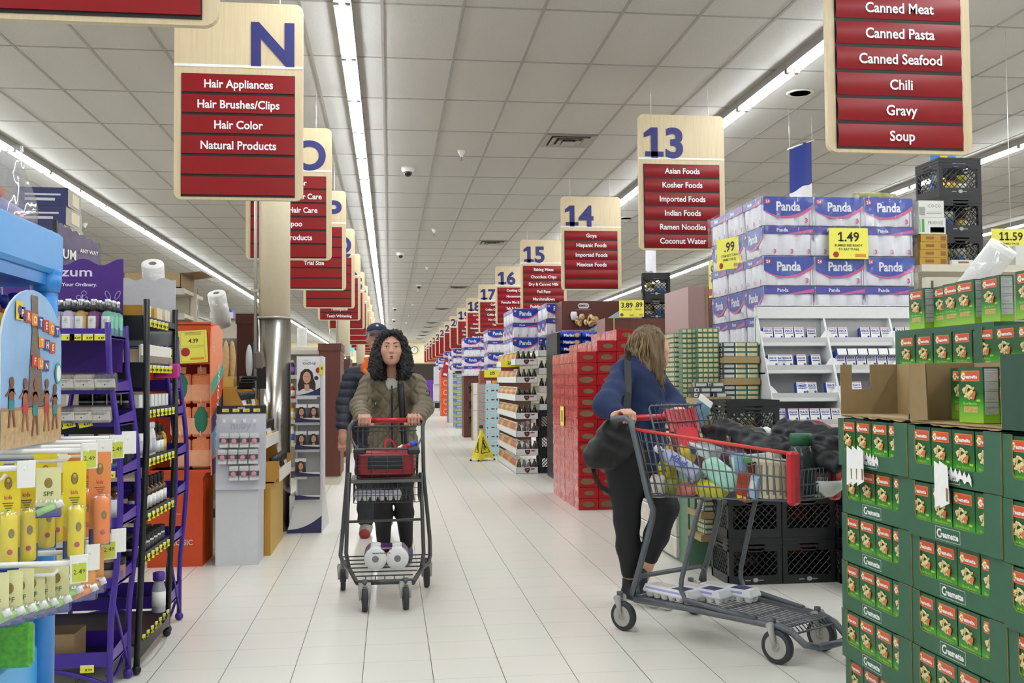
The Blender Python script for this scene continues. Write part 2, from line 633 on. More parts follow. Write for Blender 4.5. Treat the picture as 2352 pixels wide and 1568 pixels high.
FX, FXF = Proto(fixture()), Proto(fixture_far())
REST = []
ROWS = ((-8.45, 'in the row far to the left', 0), (-4.45, 'in the row above the left shelves', 0), (-0.34, 'in the bright row right above the aisle', -6), (3.6, 'in the row behind the numbered signs', 0), (7.55, 'in the row beyond the black crates', 0), (11.5, 'in the farthest row on the right', 0))
for rx, where, y_off in ROWS:
	k = 0
	y = 7.262 + PITCH_F * (-9)
	while y < 73.5:
		near = y < 30 and abs(rx) < 8
		if y < 1.0 or abs(rx) > 8:
			REST.append((rx, y)); y += PITCH_F; continue
		o = (FX if near else FXF).place((rx, y, ZC - 0.1), label='')
		o['label'] = f'white twin-tube fluorescent light {where}, {nth(k)} of its row'
		o['group'] = 'fluorescent lights ' + where
		k += 1
		y += PITCH_F
rb = MB()
for rx, y in REST:
	M = Matrix.Translation((rx, y, ZC - 0.1))
	trough(rb, M)
	for s in (-1, 1):
		rb.tube([(0.040 * s, 0.035, 0.015), (0.040 * s, PITCH_F - 0.035, 0.015)], 0.0165, tube_m, 5, M=M)
tag(rb.build('fluorescent_lights'), 'fluorescent lights of the outer ceiling rows and those overhead', 'ceiling light', kind='stuff')

# ------------------------------------------------------------------ vents, cameras, sprinklers, speakers on the ceiling
white_pl = mat('white_plastic', '#e9e8e4', 0.4, var=0.02)
blk = mat('black_plastic', '#17171a', 0.45)
vent_m = mat('grey_vent_metal', '#a5a19a', 0.5)
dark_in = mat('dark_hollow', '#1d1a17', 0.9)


def vent():
	t = thing('ceiling_vent', '', 'vent')
	b = MB()
	for i, a in enumerate((0.3, 0.22, 0.14)):
		z = -0.012 - 0.012 * i
		for q in range(4):
			M = Matrix.Rotation(q * math.pi / 2, 4, 'Z')
			w = 0.05
			b.add([(-a, -a, z), (a, -a, z), (a - w, -a + w, z + 0.012), (-a + w, -a + w, z + 0.012)], [(0, 1, 2, 3)], vent_m, M=M)
	b.box(-0.08, 0.08, -0.08, 0.08, -0.04, -0.03, vent_m)
	b.build('louver_frame', t)
	MB().box(-0.3, 0.3, -0.3, 0.3, -0.006, -0.001, vent_m).build('back_plate', t)
	b = MB()
	for a in (0.232, 0.150, 0.075):
		for q in range(4):
			b.box(-a, a, -a, -a + 0.022, -0.0085, -0.007, dark_in, M=Matrix.Rotation(q * math.pi / 2, 4, 'Z'))
	b.build('louver_slot', t)
	return t


V = Proto(vent())
for i, (px, py) in enumerate(((1305, 323), (1130, 557), (1053, 660), (1015, 709), (992, 741), (984, 751), (977, 762), (970, 770), (964, 778))):
	V.place(at(px, py, Z=ZC - 0.007), label=f'square grey ceiling vent, {nth(i)} one from the front along the aisle', group='ceiling vents')


def domecam():
	t = thing('security_camera', '', 'camera')
	MB().lathe([(0.09, 0.0), (0.085, -0.05), (0.06, -0.065)], white_pl, 20).build('camera_base', t)
	MB().ell((0.0, -0.01, -0.07), (0.055, 0.055, 0.055), mat('smoked_camera_dome', '#151518', 0.1), 16, 10).build('camera_dome', t)
	return t


CAM = Proto(domecam())
for i, (px, py) in enumerate(((937, 385), (920, 580), (962, 653), (907, 706), (905, 733), (902, 756))):
	CAM.place(at(px, py, Z=ZC), label=f'white dome security camera with dark lens, {nth(i)} from the front on the ceiling', group='ceiling cameras')


def sprinkler():
	t = thing('sprinkler_head', '', 'sprinkler')
	MB().lathe([(0.05, 0.0), (0.045, -0.03), (0.02, -0.07), (0.018, -0.085)], white_pl, 14).build('escutcheon', t)
	MB().lathe([(0.008, -0.08), (0.008, -0.13), (0.03, -0.132), (0.03, -0.138)], pipe_m, 10).build('deflector', t)
	return t


SP = Proto(sprinkler())
for i, (px, py) in enumerate(((1060, 345), (997, 525), (981, 612), (960, 664), (948, 697), (939, 723), (933, 740))):
	SP.place(at(px, py, Z=ZC), label=f'small white sprinkler head, {nth(i)} from the front along the aisle ceiling', group='sprinklers over the aisle')
SP.place(at(195, 512, Z=ZC), label='small white sprinkler head above the purple and grey displays', group='sprinklers over the left shelves')


def speaker(px, py, lab):
	p = at(px, py, Z=ZC)
	t = thing('ceiling_speaker', lab, 'speaker', p)
	M = Matrix.Translation(p)
	MB().lathe([(0.10, -0.012), (0.125, -0.016), (0.14, -0.001)], mat('speaker_ring_white', '#d2cec7', 0.5), 28, M=M).build('speaker_ring', t)
	MB().lathe([(0.0001, -0.012), (0.10, -0.012)], mat('speaker_grille', '#c4c0b9', 0.7, var=0.1, scale=200), 28, M=M).build('speaker_grille', t)


speaker(1838, 212, 'round ceiling speaker behind the sign listing canned foods')
speaker(1438, 500, 'round ceiling speaker just right of sign fourteen')

# ------------------------------------------------------------------ hanging aisle signs
wood_s = grain('pale_maple_board', '#c9b38c', '#d6c5a4', 5.0, (9, 9, 0.5), 0.45)
wood_e = mat('maple_board_edge', '#d2c2a0', 0.5)
red_s = mat('red_sign_slat', '#860a11', 0.4, var=0.02, spec=0.3)
navy = mat('navy_numeral', '#22236a', 0.5, var=0.02)
white_i = mat('white_ink', '#f1eff0', 0.6, var=0)
black_b = mat('black_sign_backing', '#1a1414', 0.6)
wire_m = mat('bright_wire', '#e4e2dd', 0.3, metal=0.5)


def sign(y, x0, x1, zb, head, rows, label, left, curved, group, detail=True):
	zt = zb + 1.295
	w = x1 - x0
	cx = (x0 + x1) / 2
	t = thing('hanging_sign', label, 'sign', (cx, y, zb), group)
	b = MB()
	b.slab([(p[0], p[1]) for p in rounded(x0, x1, zb, zt, 0.05)], 0.03, wood_s, Matrix.Translation((0, y, 0)), rim=wood_e)
	b.build('board', t)
	MB().box(x0, x1, y - 0.004, y - 0.0005, zt - 0.43, zt - 0.412, white_i).build('stripe', t)
	if head:
		hx = x1 - 0.055 if left else x0 + 0.055
		MB().text(head, navy, (hx, y - 0.006, zt - 0.268), 0.272, align='r' if left else 'l', bold=0.034, wide=1.02, res=7).build('numeral', t)
	sx0, sx1 = x0 + 0.046, x1 - 0.052
	z1 = zt - 0.475
	pit = 0.1335
	MB().box(sx0, sx1, y - 0.004, y - 0.0008, z1 - 6 * pit, z1, black_b).build('backing', t)
	for i in range(6):
		s = MB()
		a, bz = z1 - i * pit - 0.006, z1 - (i + 1) * pit + 0.012
		if curved and detail:
			s.grid(lambda u, v: (sx0 + 0.004 + (sx1 - sx0 - 0.008) * u, y - 0.006 - 0.011 * math.sin(math.pi * v) * (1 - 0.3 * u), a + (bz - a) * v), 2, 8, red_s)
		else:
			s.box(sx0 + 0.004, sx1 - 0.004, y - 0.012, y - 0.005, bz, a, red_s)
		if i < len(rows) and rows[i]:
			s.text(rows[i], white_i, (cx, y - (0.0185 if curved and detail else 0.0135), (a + bz) / 2 - 0.002), 0.052, bold=0.022, wide=0.93, fit=w - 0.12, res=3)
		s.build('slat', t)
	for q in (x0 + 0.13, x1 - 0.15):
		MB().tube([(q, y + 0.015, zt), (q, y + 0.015, zt + 0.09)], 0.004, wire_m, 5).tube([(q, y + 0.015, zt + 0.08), (q + 0.0, y + 0.015, ZC - 0.005)], 0.0035, wire_m, 5).build('hanging_wire', t)
	return t


LEFT = [('M', ['Feminine Care', 'Foot Care', 'Hair Accessories', '', '', ''], 'the nearest one, cut off by the top edge'),
		('N', ['Hair Appliances', 'Hair Brushes/Clips', 'Hair Color', 'Natural Products', '', ''], ''),
		('O', ['Conditioner', 'Multi Ethnic Hair Care', 'Premium Hair Care', 'Shampoo', 'Styling Products', ''], ''),
		('P', ['Deodorant', 'Bath & Body', 'Hand Soaps', 'Trial Size', '', ''], ''), ('Q', ['Cotton', 'Shaving', '', '', '', ''], ''),
		('R', ['Dental Floss', 'Mouthwash', 'Oral Care', 'Toothbrushes', 'Toothpaste', 'Teeth Whitening'], '')]
LEFT += [(c, ['Wellness', 'Vitamins', '', '', '', ''], '') for c in 'STUVWXYZ']
for i, (c, rows, extra) in enumerate(LEFT):
	y = 6.6 + 3.24 * (i - 1)
	lab = f'wooden hanging sign with red slats headed {c}' if i else 'wooden hanging sign with red slats at the top left, only its lower end in view'
	if i: lab += ', ' + nth(i - 1) + ' along the left row'
	sign(y, -1.377, -0.56, 2.432, c, rows, lab, True, False, 'lettered signs on the left', i < 6)
RIGHT = {12: ['Canned Meat', 'Canned Pasta', 'Canned Seafood', 'Chili', 'Gravy', 'Soup'], 13: ['Asian Foods', 'Kosher Foods', 'Imported Foods', 'Indian Foods', 'Ramen Noodles', 'Coconut Water'],
		 14: ['Goya', 'Hispanic Foods', 'Imported Foods', 'Mexican Foods', '', ''], 15: ['Baking Mixes', 'Chocolate Chips', 'Dry & Canned Milk', 'Foil Pans', 'Marshmallows', 'Pudding & Gelatin'],
		 16: ['Cooking Oil', 'Housewares', 'Pancake Mix & Syrup', 'Salt & Spices', 'Sugar & Flour', ''], 17: ['Coffee', 'Coffee Creamer', 'Coffee Filters', 'Hot Cocoa', 'Tea', ''],
		 18: ['Air Fresheners', 'Candles', 'Drain Cleaners', 'Household Cleaners', 'Light Bulbs', 'Mops & Brooms'], 19: ['Bleach', 'Dish Soap', 'Dishwasher Soap', 'Fabric Softener', 'Laundry', 'Laundry Soap'],
		 20: ['', 'Laundry', '', 'Tissue', '', ''], 21: ['Pets', 'Paper', '', '', '', ''], 22: ['Cat Food', 'Dog Food', '', '', '', '']}
for n in range(12, 28):
	y = 9.19 + 4.32 * (n - 13) - (0.02 if n == 12 else 0)
	z = 2.412 if n == 12 else 2.475 + min(0.04, 0.01 * (n - 13))
	sign(y, 2.232 if n == 12 else 2.343, 3.022 if n == 12 else 3.184, z, str(n), RIGHT.get(n, ['', 'Snacks', '', 'Soda', '', '']), f'wooden hanging sign with red slats numbered {n}' + (', listing canned foods, cut off at the top' if n == 12 else ' in the right row'), False, n < 20, 'numbered signs on the right', n < 18)


# flags hanging from the ceiling on the right
def flag(name, lab, p_top, w, h, bands, across, slope):
	x, y, z = p_top
	t = thing(name, lab, 'flag', p_top)
	k = len(bands)
	b = MB()
	def fn(u, v):
		return (x + w * u, y + 0.02 * math.sin(7 * u + 2 * v) + 0.25 * u, z + slope * u - h * v - 0.01 * math.sin(9 * u))
	vs = lambda i, n: i / n
	N = 24
	for i in range(k):
		a0, a1, mm = bands[i]
		if across:
			b.grid(lambda u, v: fn(u, a0 + (a1 - a0) * v), 10, 8, mm)
		else:
			b.grid(lambda u, v: fn(a0 + (a1 - a0) * u, v), 4, 14, mm)
	b.build('cloth', t)
	MB().tube([(x - 0.02, y - 0.005, z), (x + w + 0.02, y + 0.245, z + slope)], 0.008, white_pl, 6).tube([(x + w, y + 0.245, z + slope), (x + w, y + 0.245, ZC - 0.005)], 0.003, wire_m, 4).tube([(x, y, z), (x, y, ZC - 0.005)], 0.003, wire_m, 4).build('flag_rod', t)


fb = mat('flag_navy_cloth', '#27398c', 0.8); fw = mat('flag_white_cloth', '#eceaf0', 0.8); fr = mat('flag_red_cloth', '#c0262d', 0.8)
p = at(1813, 343, Y=10.0)
flag('tricolour_flag', 'navy and white flag hanging behind the tissue stack', p, 0.36, 1.1, [(0, 0.42, fb), (0.42, 0.72, fw), (0.72, 1, fr)], True, 0.17)
p = at(2137, 332, Y=10.4)
fy = mat('flag_yellow_cloth', '#e8c92c', 0.8); fs = mat('flag_blue_cloth', '#2f6fc0', 0.8)
flag('cross_flag', 'bright blue flag with yellow cross behind the tall black crates', p, 0.46, 0.62, [(0, 0.36, fs), (0.36, 0.6, fy), (0.6, 1, fs)], False, 0.03)
p = at(1483, 560, Y=12.0)
flag('white_banner', 'small white banner hanging below sign thirteen', p, 0.2, 0.33, [(0, 1, fw)], True, 0.0)

# ------------------------------------------------------------------ shared goods
purple = mat('violet_powder_coat', '#3a1d86', 0.35, var=0.03)
purple_b = mat('violet_board', '#46197c', 0.5, var=0.03)
blackm = mat('black_rack_metal', '#121215', 0.4)
tag_y = mat('yellow_tag_card', '#e6df35', 0.6, var=0.02)
ink = mat('black_ink', '#161616', 0.6, var=0)
paper = mat('white_card', '#eceae6', 0.6, var=0.02)
glossw = mat('white_gloss_plastic', '#eeeeec', 0.25, var=0.02)
clear = film('clear_plastic_film', '#f4f4f8', 0.88)
silver = mat('silver_cap', '#c9c9cb', 0.25, metal=0.8)


def price_tag(parent, c, w, h, txt, M=None, m=None):
	b = MB().box(-w / 2, w / 2, -0.001, 0.001, -h / 2, h / 2, tag_y)
	b.text(txt, ink, (w * 0.12, -0.002, -h * 0.12), h * 0.36, res=1, bold=0.02)
	b.box(-w / 2, w / 2, -0.0015, 0.0, h * 0.36, h * 0.5, paper)
	MM = Matrix.Translation(Vector(c)) @ (M or Matrix.Identity(4))
	b.v = [tuple(MM @ Vector(p)) for p in b.v]
	return b.build('price_tag', parent)


def proto_bottle(name, cat, h, r, body, cap, label_m=None, capr=0.55, caph=0.16, n=12, lab=(0.2, 0.66), sq=1.0):
	t = thing(name, '', cat)
	hb = h * (1 - caph)
	prof = [(r * 0.92, 0), (r, 0.006), (r, hb * 0.72), (r * 0.8, hb * 0.88), (r * capr * 0.8, hb * 0.95), (r * capr * 0.8, hb)]
	Ms = Matrix.Scale(sq, 4, (0, 1, 0))
	MB().lathe(prof, body, n, M=Ms).build('bottle_body', t)
	MB().lathe([(r * capr, hb), (r * capr, h - 0.004), (r * capr * 0.85, h)], cap, n, M=Ms).build('cap', t)
	if label_m:
		MB().lathe([(r + 0.0006, hb * lab[0]), (r + 0.0006, hb * lab[1])], label_m, n, M=Ms).build('label_band', t)
	return Proto(t)


def proto_box(name, cat, w, d, h, m, front=None, strip=None, txt=None, tm=None):
	"""Carton: front faces -y, stands on its base centre."""
	b = MB().box(-w / 2, w / 2, -d / 2, d / 2, 0, h, m, ym=front or m)
	if strip:
		b.box(-w / 2, w / 2, -d / 2 - 0.0006, -d / 2, h * 0.08, h * 0.34, strip)
	if txt:
		b.text(txt, tm or ink, (0, -d / 2 - 0.001, h * 0.68), h * 0.14, res=1, bold=0.02, fit=w * 0.86)
	return Proto(tag(b.build(name), '', cat))


def proto_jar(name, cat, h, r, body, lid, lab=None):
	t = thing(name, '', cat)
	MB().lathe([(r * 0.95, 0), (r, 0.004), (r, h * 0.68)], body, 14).build('jar_body', t)
	MB().lathe([(r * 1.02, h * 0.68), (r * 1.02, h - 0.003), (r * 0.98, h)], lid, 14).build('lid', t)
	if lab:
		MB().lathe([(r + 0.0006, h * 0.12), (r + 0.0006, h * 0.58)], lab, 14).build('label_band', t)
	return Proto(t)


# ------------------------------------------------------------------ violet wire-leg rack at the front left
def violet_rack(label, y0, y1, x0, x1, header, flip=False):
	t = thing('display_rack', label, 'display rack', ((x0 + x1) / 2, (y0 + y1) / 2, 0))
	zs = (1.44, 1.215, 1.085, 0.88, 0.68, 0.44, 0.13)
	def bow(z):
		return 0.035 * math.sin(math.pi * min(max((z - 0.3) / 1.0, 0), 1)) - 0.04 * max(0, z - 1.0)
	for x, s in ((x0, -1), (x1, 1)):
		for y in (y0, y1):
			b = MB().tube([(x + s * bow(z), y, z) for z in np.linspace(0.03, 1.50, 16)], 0.0125, purple, 8)
			b.ell((x + s * bow(0.03), y, 0.022), (0.022, 0.022, 0.022), purple, 10, 8)
			b.build('leg', t)
	for z in zs:
		k = bow(z)
		a0, a1 = x0 - k, x1 + k
		b = MB().box(a0, a1, y0, y1, z, z + 0.008, blackm if z < 0.2 else purple)
		ha = 0.055 if z > 0.2 else 0.075
		b.box(a0, a1, y0 - 0.003, y0, z - 0.004, z + ha - 0.02, purple).box(a0, a1, y1, y1 + 0.003, z - 0.004, z + ha, purple)
		for x in (a0, a1):
			b.add([(x, y0, z - 0.004), (x, y1, z - 0.004), (x, y1, z + ha), (x, y0, z + ha * 0.6)], [(0, 1, 2, 3)], mat('violet_side_lip', '#5a3f98', 0.35))
		b.build('shelf', t)
	for x, s in ((x0, -1), (x1, 1)):
		MB().tube([(x, y0, 0.42), (x, y0 + 0.1, 0.3), (x, y1, 0.05)], 0.008, purple, 6).tube([(x, y0, 0.1)] + [(x + s * -0.02, y0 + (y1 - y0) * i / 8, 0.1 - 0.05 * math.sin(math.pi * i / 8)) for i in range(1, 9)], 0.008, purple, 6).build('leg_brace', t)
	MB().tube([(x0 + (x1 - x0) * i / 12, y0, 0.12 - 0.07 * (1 - math.sin(math.pi * i / 12))) for i in range(13)], 0.009, purple, 6).build('scroll_rail', t)
	if header:
		b = MB()
		xs = np.linspace(x0 + 0.03, x1 - 0.03, 40)
		top = [(x, 1.775 + 0.014 * math.sin((x - x0) * 40)) for x in xs]
		b.slab([(xs[-1], 1.30)] + top[::-1] + [(xs[0], 1.30)], 0.006, purple_b, Matrix.Translation((0, y1 - 0.012, 0)))
		yy = y1 - 0.0135
		ww = mat('pale_lilac_ink', '#e9e3f4', 0.6, var=0)
		b.text('zum', ww, (-1.395, yy, 1.733), 0.040, bold=0.012, align='l', wide=1.35)
		b.text('Up Your Ordinary.', ww, (-1.425, yy, 1.678), 0.0145, bold=0.03, align='l', wide=1.12, fit=0.215)
		lil = mat('lilac_ink', '#a797cf', 0.6, var=0)
		for cx, cz, rr, a0, a1 in ((-1.300, 1.640, 0.010, -90, 200), (-1.322, 1.622, 0.009, -30, 260), (-1.292, 1.617, 0.007, -180, 120)):
			b.tube([(p[0], yy, p[2]) for p in arc((cx, yy, cz), rr, a0, a1, 12)], 0.0022, lil, 4)
		b.tube([(-1.31, yy, 1.585), (-1.308, yy, 1.62), (-1.305, yy, 1.635)], 0.004, lil, 4)
		for s in (-1, 1):
			b.tube([(-1.182 + s * 0.02 + 0.009 * math.cos(a) + s * 0.007 * math.sin(a), yy, 1.632 + 0.018 * math.sin(a)) for a in np.linspace(0, 2 * math.pi, 14)], 0.002, lil, 4)
		b.build('header_board', t)
		for px, txt in ((156, '8.49'), (175, '8.49'), (202, '8.49'), (229, '8.49')):
			c = at(px, 774, Y=y0 - 0.006); price_tag(t, c, 0.05, 0.026, txt)
		for px, py, txt in ((194, 872, '4.69'), (232, 870, '4.69'), (128, 975, '4.69'), (157, 974, '4.69'), (196, 972, '4.69')):
			c = at(px, py, Y=y0 - 0.008); price_tag(t, c, 0.052, 0.03, txt, Matrix.Rotation(R(-12), 4, 'Y'))
		for px, txt in ((212, '2.79'), (250, '2.79')):
			c = at(px, 1090, Y=y0 - 0.006); price_tag(t, c, 0.05, 0.028, txt)
		c = at(200, 1536, Y=y0 - 0.006); price_tag(t, c, 0.052, 0.03, '8.99')
	return t


violet_rack('violet display rack with a wavy violet header board and bowed legs, front left', 4.2, 4.48, -1.66, -1.11, True)
violet_rack('violet display rack behind the black rack, only its right legs in view', 5.24, 5.52, -1.66, -1.11, False)

# spray bottles along its top shelf
def spray(liq, nm):
	t = thing('spray_bottle', '', 'bottle')
	gl = mat('clear_bottle_plastic_' + nm, liq, 0.12, var=0.03, trans=0.35)
	MB().lathe([(0.022, 0), (0.025, 0.004), (0.0255, 0.075), (0.022, 0.092), (0.012, 0.1), (0.012, 0.104)], gl, 14).build('bottle_body', t)
	b = MB()
	for i in range(7):
		a0, a1 = R(-160 + 20 * i), R(-140 + 20 * i)
		r = 0.0262
		b.quad((r * math.cos(a0), r * math.sin(a0), 0.028), (r * math.cos(a1), r * math.sin(a1), 0.028), (r * math.cos(a1), r * math.sin(a1), 0.078), (r * math.cos(a0), r * math.sin(a0), 0.078), paper if i in (1, 2, 3, 4) else mat('spray_label_' + nm, liq, 0.5))
	for k, z in enumerate((0.066, 0.058, 0.051)):
		b.text(('zum', 'MIST', '~~~~')[k], ink, (-0.003, -0.0268, z), 0.0052, res=1)
	b.build('label_band', t)
	MB().lathe([(0.0155, 0.102), (0.0155, 0.118), (0.013, 0.12)], blk, 12).build('collar', t)
	MB().lathe([(0.0125, 0.12), (0.0125, 0.146), (0.011, 0.149)], silver, 12).build('cap', t)
	return Proto(t)


SPR = [(spray('#cfc6dd', 'lilac'), 'lilac'), (spray('#c7a45c', 'amber'), 'amber'), (spray('#7a3f78', 'plum'), 'plum'), (spray('#7fc0ab', 'mint'), 'mint')]
for col, (px, pi) in enumerate(((125, 0), (156, 0), (184, 1), (213, 2), (244, 3))):
	for row in range(3):
		pr, cn = SPR[pi]
		p = at(px, 760, Y=4.235)
		pr.place((p.x, 4.235 + 0.07 * row + 0.005 * col, 1.449), label=f'{cn} spray bottle with silver cap on the violet rack, {nth(col)} column from the left, {("front", "middle", "back")[row]}', group='spray bottles on the violet rack')

# wrapped soap bars
def soap(m2, nm):
	t = thing('soap_bar', '', 'soap')
	MB().rbox(-0.04, 0.04, -0.016, 0.016, 0, 0.06, mat('soap_' + nm, m2, 0.5, var=0.1), 0.006).build('bar', t)
	b = MB().box(-0.041, 0.041, -0.0185, -0.017, 0.014, 0.05, mat('cream_soap_paper', '#dcd5c6', 0.7))
	for i, z in enumerate((0.043, 0.037)):
		b.box(-0.03, 0.03 - 0.01 * i, -0.0192, -0.0186, z, z + 0.0025, mat('grey_print', '#6d675f', 0.7, var=0))
	b.ell((0, -0.0186, 0.026), (0.003, 0.0008, 0.003), ink, 8, 6)
	b.build('paper_label', t)
	MB().rbox(-0.043, 0.043, -0.0205, 0.02, -0.002, 0.066, clear, 0.006).build('film_wrap', t)
	return Proto(t)


SB = [soap('#8d8173', 'brown'), soap('#a99f90', 'grey'), soap('#4c4453', 'dark')]
for r_, (py, xs) in enumerate(((852, (150, 197, 246)), (940, (118, 152, 192, 234)))):
	for i, px in enumerate(xs):
		for k in range(2):
			p = at(px, py, Y=4.19 + 0.05 * k)
			SB[(i + r_) % 3].place((p.x, 4.19 + 0.05 * k, (1.23, 1.1)[r_]), label=f'soap bar on the {("upper", "lower")[r_]} soap shelf of the violet rack, {nth(i)} from left, {("front", "back")[k]}', group='soap bars on the violet rack', rot=(R(18), 0, R(-4)))
# dark tins, jars and blue boxes further down
tin = proto_jar('cosmetic_tin', 'tin', 0.06, 0.034, mat('smoky_tin', '#3b393c', 0.3), mat('grey_lid', '#6f7377', 0.3))
for i in range(5):
	for k in range(2):
		tin.place((-1.50 + 0.085 * i, 4.27 + 0.09 * k, 0.8895), label=f'smoky tin with grey lid below the lower soaps, {nth(i)} from left, {("front", "back")[k]} row', group='smoky tins on the violet rack')
dk_b = proto_box('dark_carton', 'carton', 0.075, 0.07, 0.1, mat('charcoal_card', '#39363a', 0.5), None, None, None)
for i in range(6):
	dk_b.place((-1.56 + 0.085 * i, 4.43, 0.889), label=f'charcoal carton above the balm boxes of the violet rack, {nth(i)} from left', group='charcoal cartons on the violet rack')
bl_b = proto_box('balm_box', 'carton', 0.05, 0.05, 0.036, mat('teal_blue_card', '#2e86b8', 0.4), None, mat('violet_card', '#4a2a92', 0.4))
for i in range(7):
	bl_b.place((-1.47 + 0.056 * i, 4.222, 0.889), label=f'small blue balm box in front of the charcoal cartons, {nth(i)} from left', group='blue balm boxes on the violet rack')
amber = proto_bottle('amber_bottle', 'bottle', 0.145, 0.03, mat('amber_glass', '#5a3a1c', 0.15, trans=0.2), blk, paper, lab=(0.1, 0.75))
for i in range(6):
	amber.place((-1.50 + 0.075 * i, 4.29 + 0.0 * (i % 2), 0.689), label=f'amber bottle with white label on the violet rack, {nth(i)} from left', group='amber bottles on the violet rack')
bathj = proto_jar('bath_salt_jar', 'jar', 0.085, 0.042, mat('tan_salts', '#8d6f5d', 0.5, var=0.2), blk, None)
for i in range(5):
	for k in range(2):
		bathj.place((-1.50 + 0.092 * i, 4.25 + 0.1 * k, 0.449), label=f'tan jar with black lid on the violet rack, {nth(i)} from left, {("front", "back")[k]} row', group='tan jars on the violet rack')
for i in range(5):
	bathj.place((-1.50 + 0.092 * i, 4.25, 0.535), label=f'tan jar with black lid stacked on another jar, {nth(i)} from left', group='tan jars on the violet rack')
cb = at(150, 1470, Y=4.3)
t = thing('cardboard_box', 'brown cardboard box on the black bottom shelf of the violet rack', 'box', (-1.38, 4.3, 0.138))
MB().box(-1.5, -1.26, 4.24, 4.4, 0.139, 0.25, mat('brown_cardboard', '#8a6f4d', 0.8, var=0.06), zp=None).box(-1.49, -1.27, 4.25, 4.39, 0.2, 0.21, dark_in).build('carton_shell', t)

# ------------------------------------------------------------------ black rack, side to the aisle
t = thing('display_rack', 'tall black display rack with grey header, shelves facing the aisle', 'display rack', (-1.33, 4.85, 0))
for (x, y) in ((-1.05, 4.52), (-1.065, 5.18), (-1.64, 4.52), (-1.64, 5.18)):
	MB().tube([(x - 0.035, y, 0.03), (x - 0.02, y, 0.4), (x, y, 1.0), (x - 0.004, y, 1.62)], 0.014, blackm, 8).ell((x - 0.035, y, 0.022), (0.02, 0.02, 0.022), blackm, 10, 8).build('leg', t)
BZ = (1.52, 1.315, 1.115, 0.90, 0.66, 0.47, 0.13)
for i, z in enumerate(BZ):
	x1 = -1.065 if z > 0.5 else -1.085
	b = MB().box(-1.64, x1, 4.53, 5.17, z - 0.01, z, blackm)
	if i < 6:
		b.box(x1 - 0.003, x1, 4.53, 5.17, z - 0.012, z + 0.03, blackm).box(-1.64, x1, 4.527, 4.531, z - 0.08 if i < 3 else z - 0.012, z + 0.03, blackm)
	else:
		b.grid(lambda u, v: (x1 + 0.03 * math.sin(math.pi * u), 4.53 + 0.64 * u, z - 0.08 * v * (1 - 0.6 * math.sin(math.pi * u))), 10, 2, blackm)
	b.build('shelf', t)
	for k in range(7 if i else 5):
		c = Vector((x1 + 0.006, 4.62 + 0.08 * k, z + 0.002))
		price_tag(t, c, 0.017, 0.034, '4.99', Matrix.Rotation(R(40 if i < 2 else 55), 4, 'Z'))
b = MB()
ys = np.linspace(4.62, 5.2, 30)
ghm = mat('grey_header_card', '#b9b8be', 0.5)
b.slab([(-1.6, 1.44)] + [(x, 1.775 + 0.008 * math.sin((x + 1.6) * 70)) for x in np.linspace(-1.6, -1.07, 30)] + [(-1.07, 1.44)], 0.006, ghm, Matrix.Translation((0, 5.19, 0)))
b.build('header_board', t)
MB().box(-1.63, -1.62, 4.55, 5.18, 0.3, 1.4, mat('grey_pegboard', '#a9a6a2', 0.6)).build('back_panel', t)

cbox = [proto_box('soap_carton', 'carton', 0.05, 0.09, 0.075, mat('mustard_card', '#b98a2d', 0.5), None, mat('rust_card', '#8a3a22', 0.5)), proto_box('soap_carton', 'carton', 0.05, 0.09, 0.085, mat('cream_card', '#d9cdb4', 0.5), None, mat('tan_card', '#a98257', 0.5))]
for i in range(8):
	cbox[(0, 0, 1, 0, 1, 1, 1, 1)[i]].place((-1.12 - 0.004 * (i % 3), 4.56 + 0.075 * i, 1.521), R(90), label=f'small soap carton on the top shelf of the black rack, {nth(i)} from its front end', group='soap cartons on the black rack')
for i in range(4):
	cbox[0].place((-1.2 - 0.07 * i, 4.6, 1.521), 0, label=f'mustard soap carton along the front edge of the black rack, {nth(i)} from the aisle', group='soap cartons on the black rack')
pouch_w = MB().rbox(-0.033, 0.033, -0.008, 0.008, 0, 0.11, mat('offwhite_pouch', '#ded9cf', 0.5, var=0.06), 0.006).box(-0.03, 0.03, -0.0088, -0.008, 0.03, 0.06, mat('taupe_print', '#8b7d70', 0.6))
PW = Proto(tag(pouch_w.build('hang_pouch'), '', 'pouch'))
for i in range(7):
	PW.place((-1.085, 4.6 + 0.078 * i, 1.317), R(70), label=f'offwhite pouch on the second shelf of the black rack, {nth(i)} from its front end', group='pouches on the black rack')
wc = proto_box('lotion_carton', 'carton', 0.055, 0.06, 0.085, paper, None, mat('grey_print_band', '#47454b', 0.5))
bj = proto_jar('black_lid_jar', 'jar', 0.09, 0.027, paper, blk, mat('grey_print_band', '', 0.5))
wt = proto_bottle('white_tube', 'bottle', 0.17, 0.024, glossw, glossw, mat('pale_print_band', '#c9c7cc', 0.5), capr=0.8)
br = proto_bottle('pump_bottle', 'bottle', 0.16, 0.026, mat('amber_glass', '', 0.15), blk, paper, capr=0.45, caph=0.25)
yb = proto_bottle('yellow_bottle', 'bottle', 0.14, 0.024, mat('golden_lotion', '#c99a25', 0.2), blk, mat('gold_band', '#e0c25a', 0.4))
tb = proto_bottle('squeeze_tube', 'bottle', 0.19, 0.032, mat('grey_tube', '#9a9aa3', 0.35), mat('violet_card', '', 0.4), paper, capr=0.9, caph=0.2)
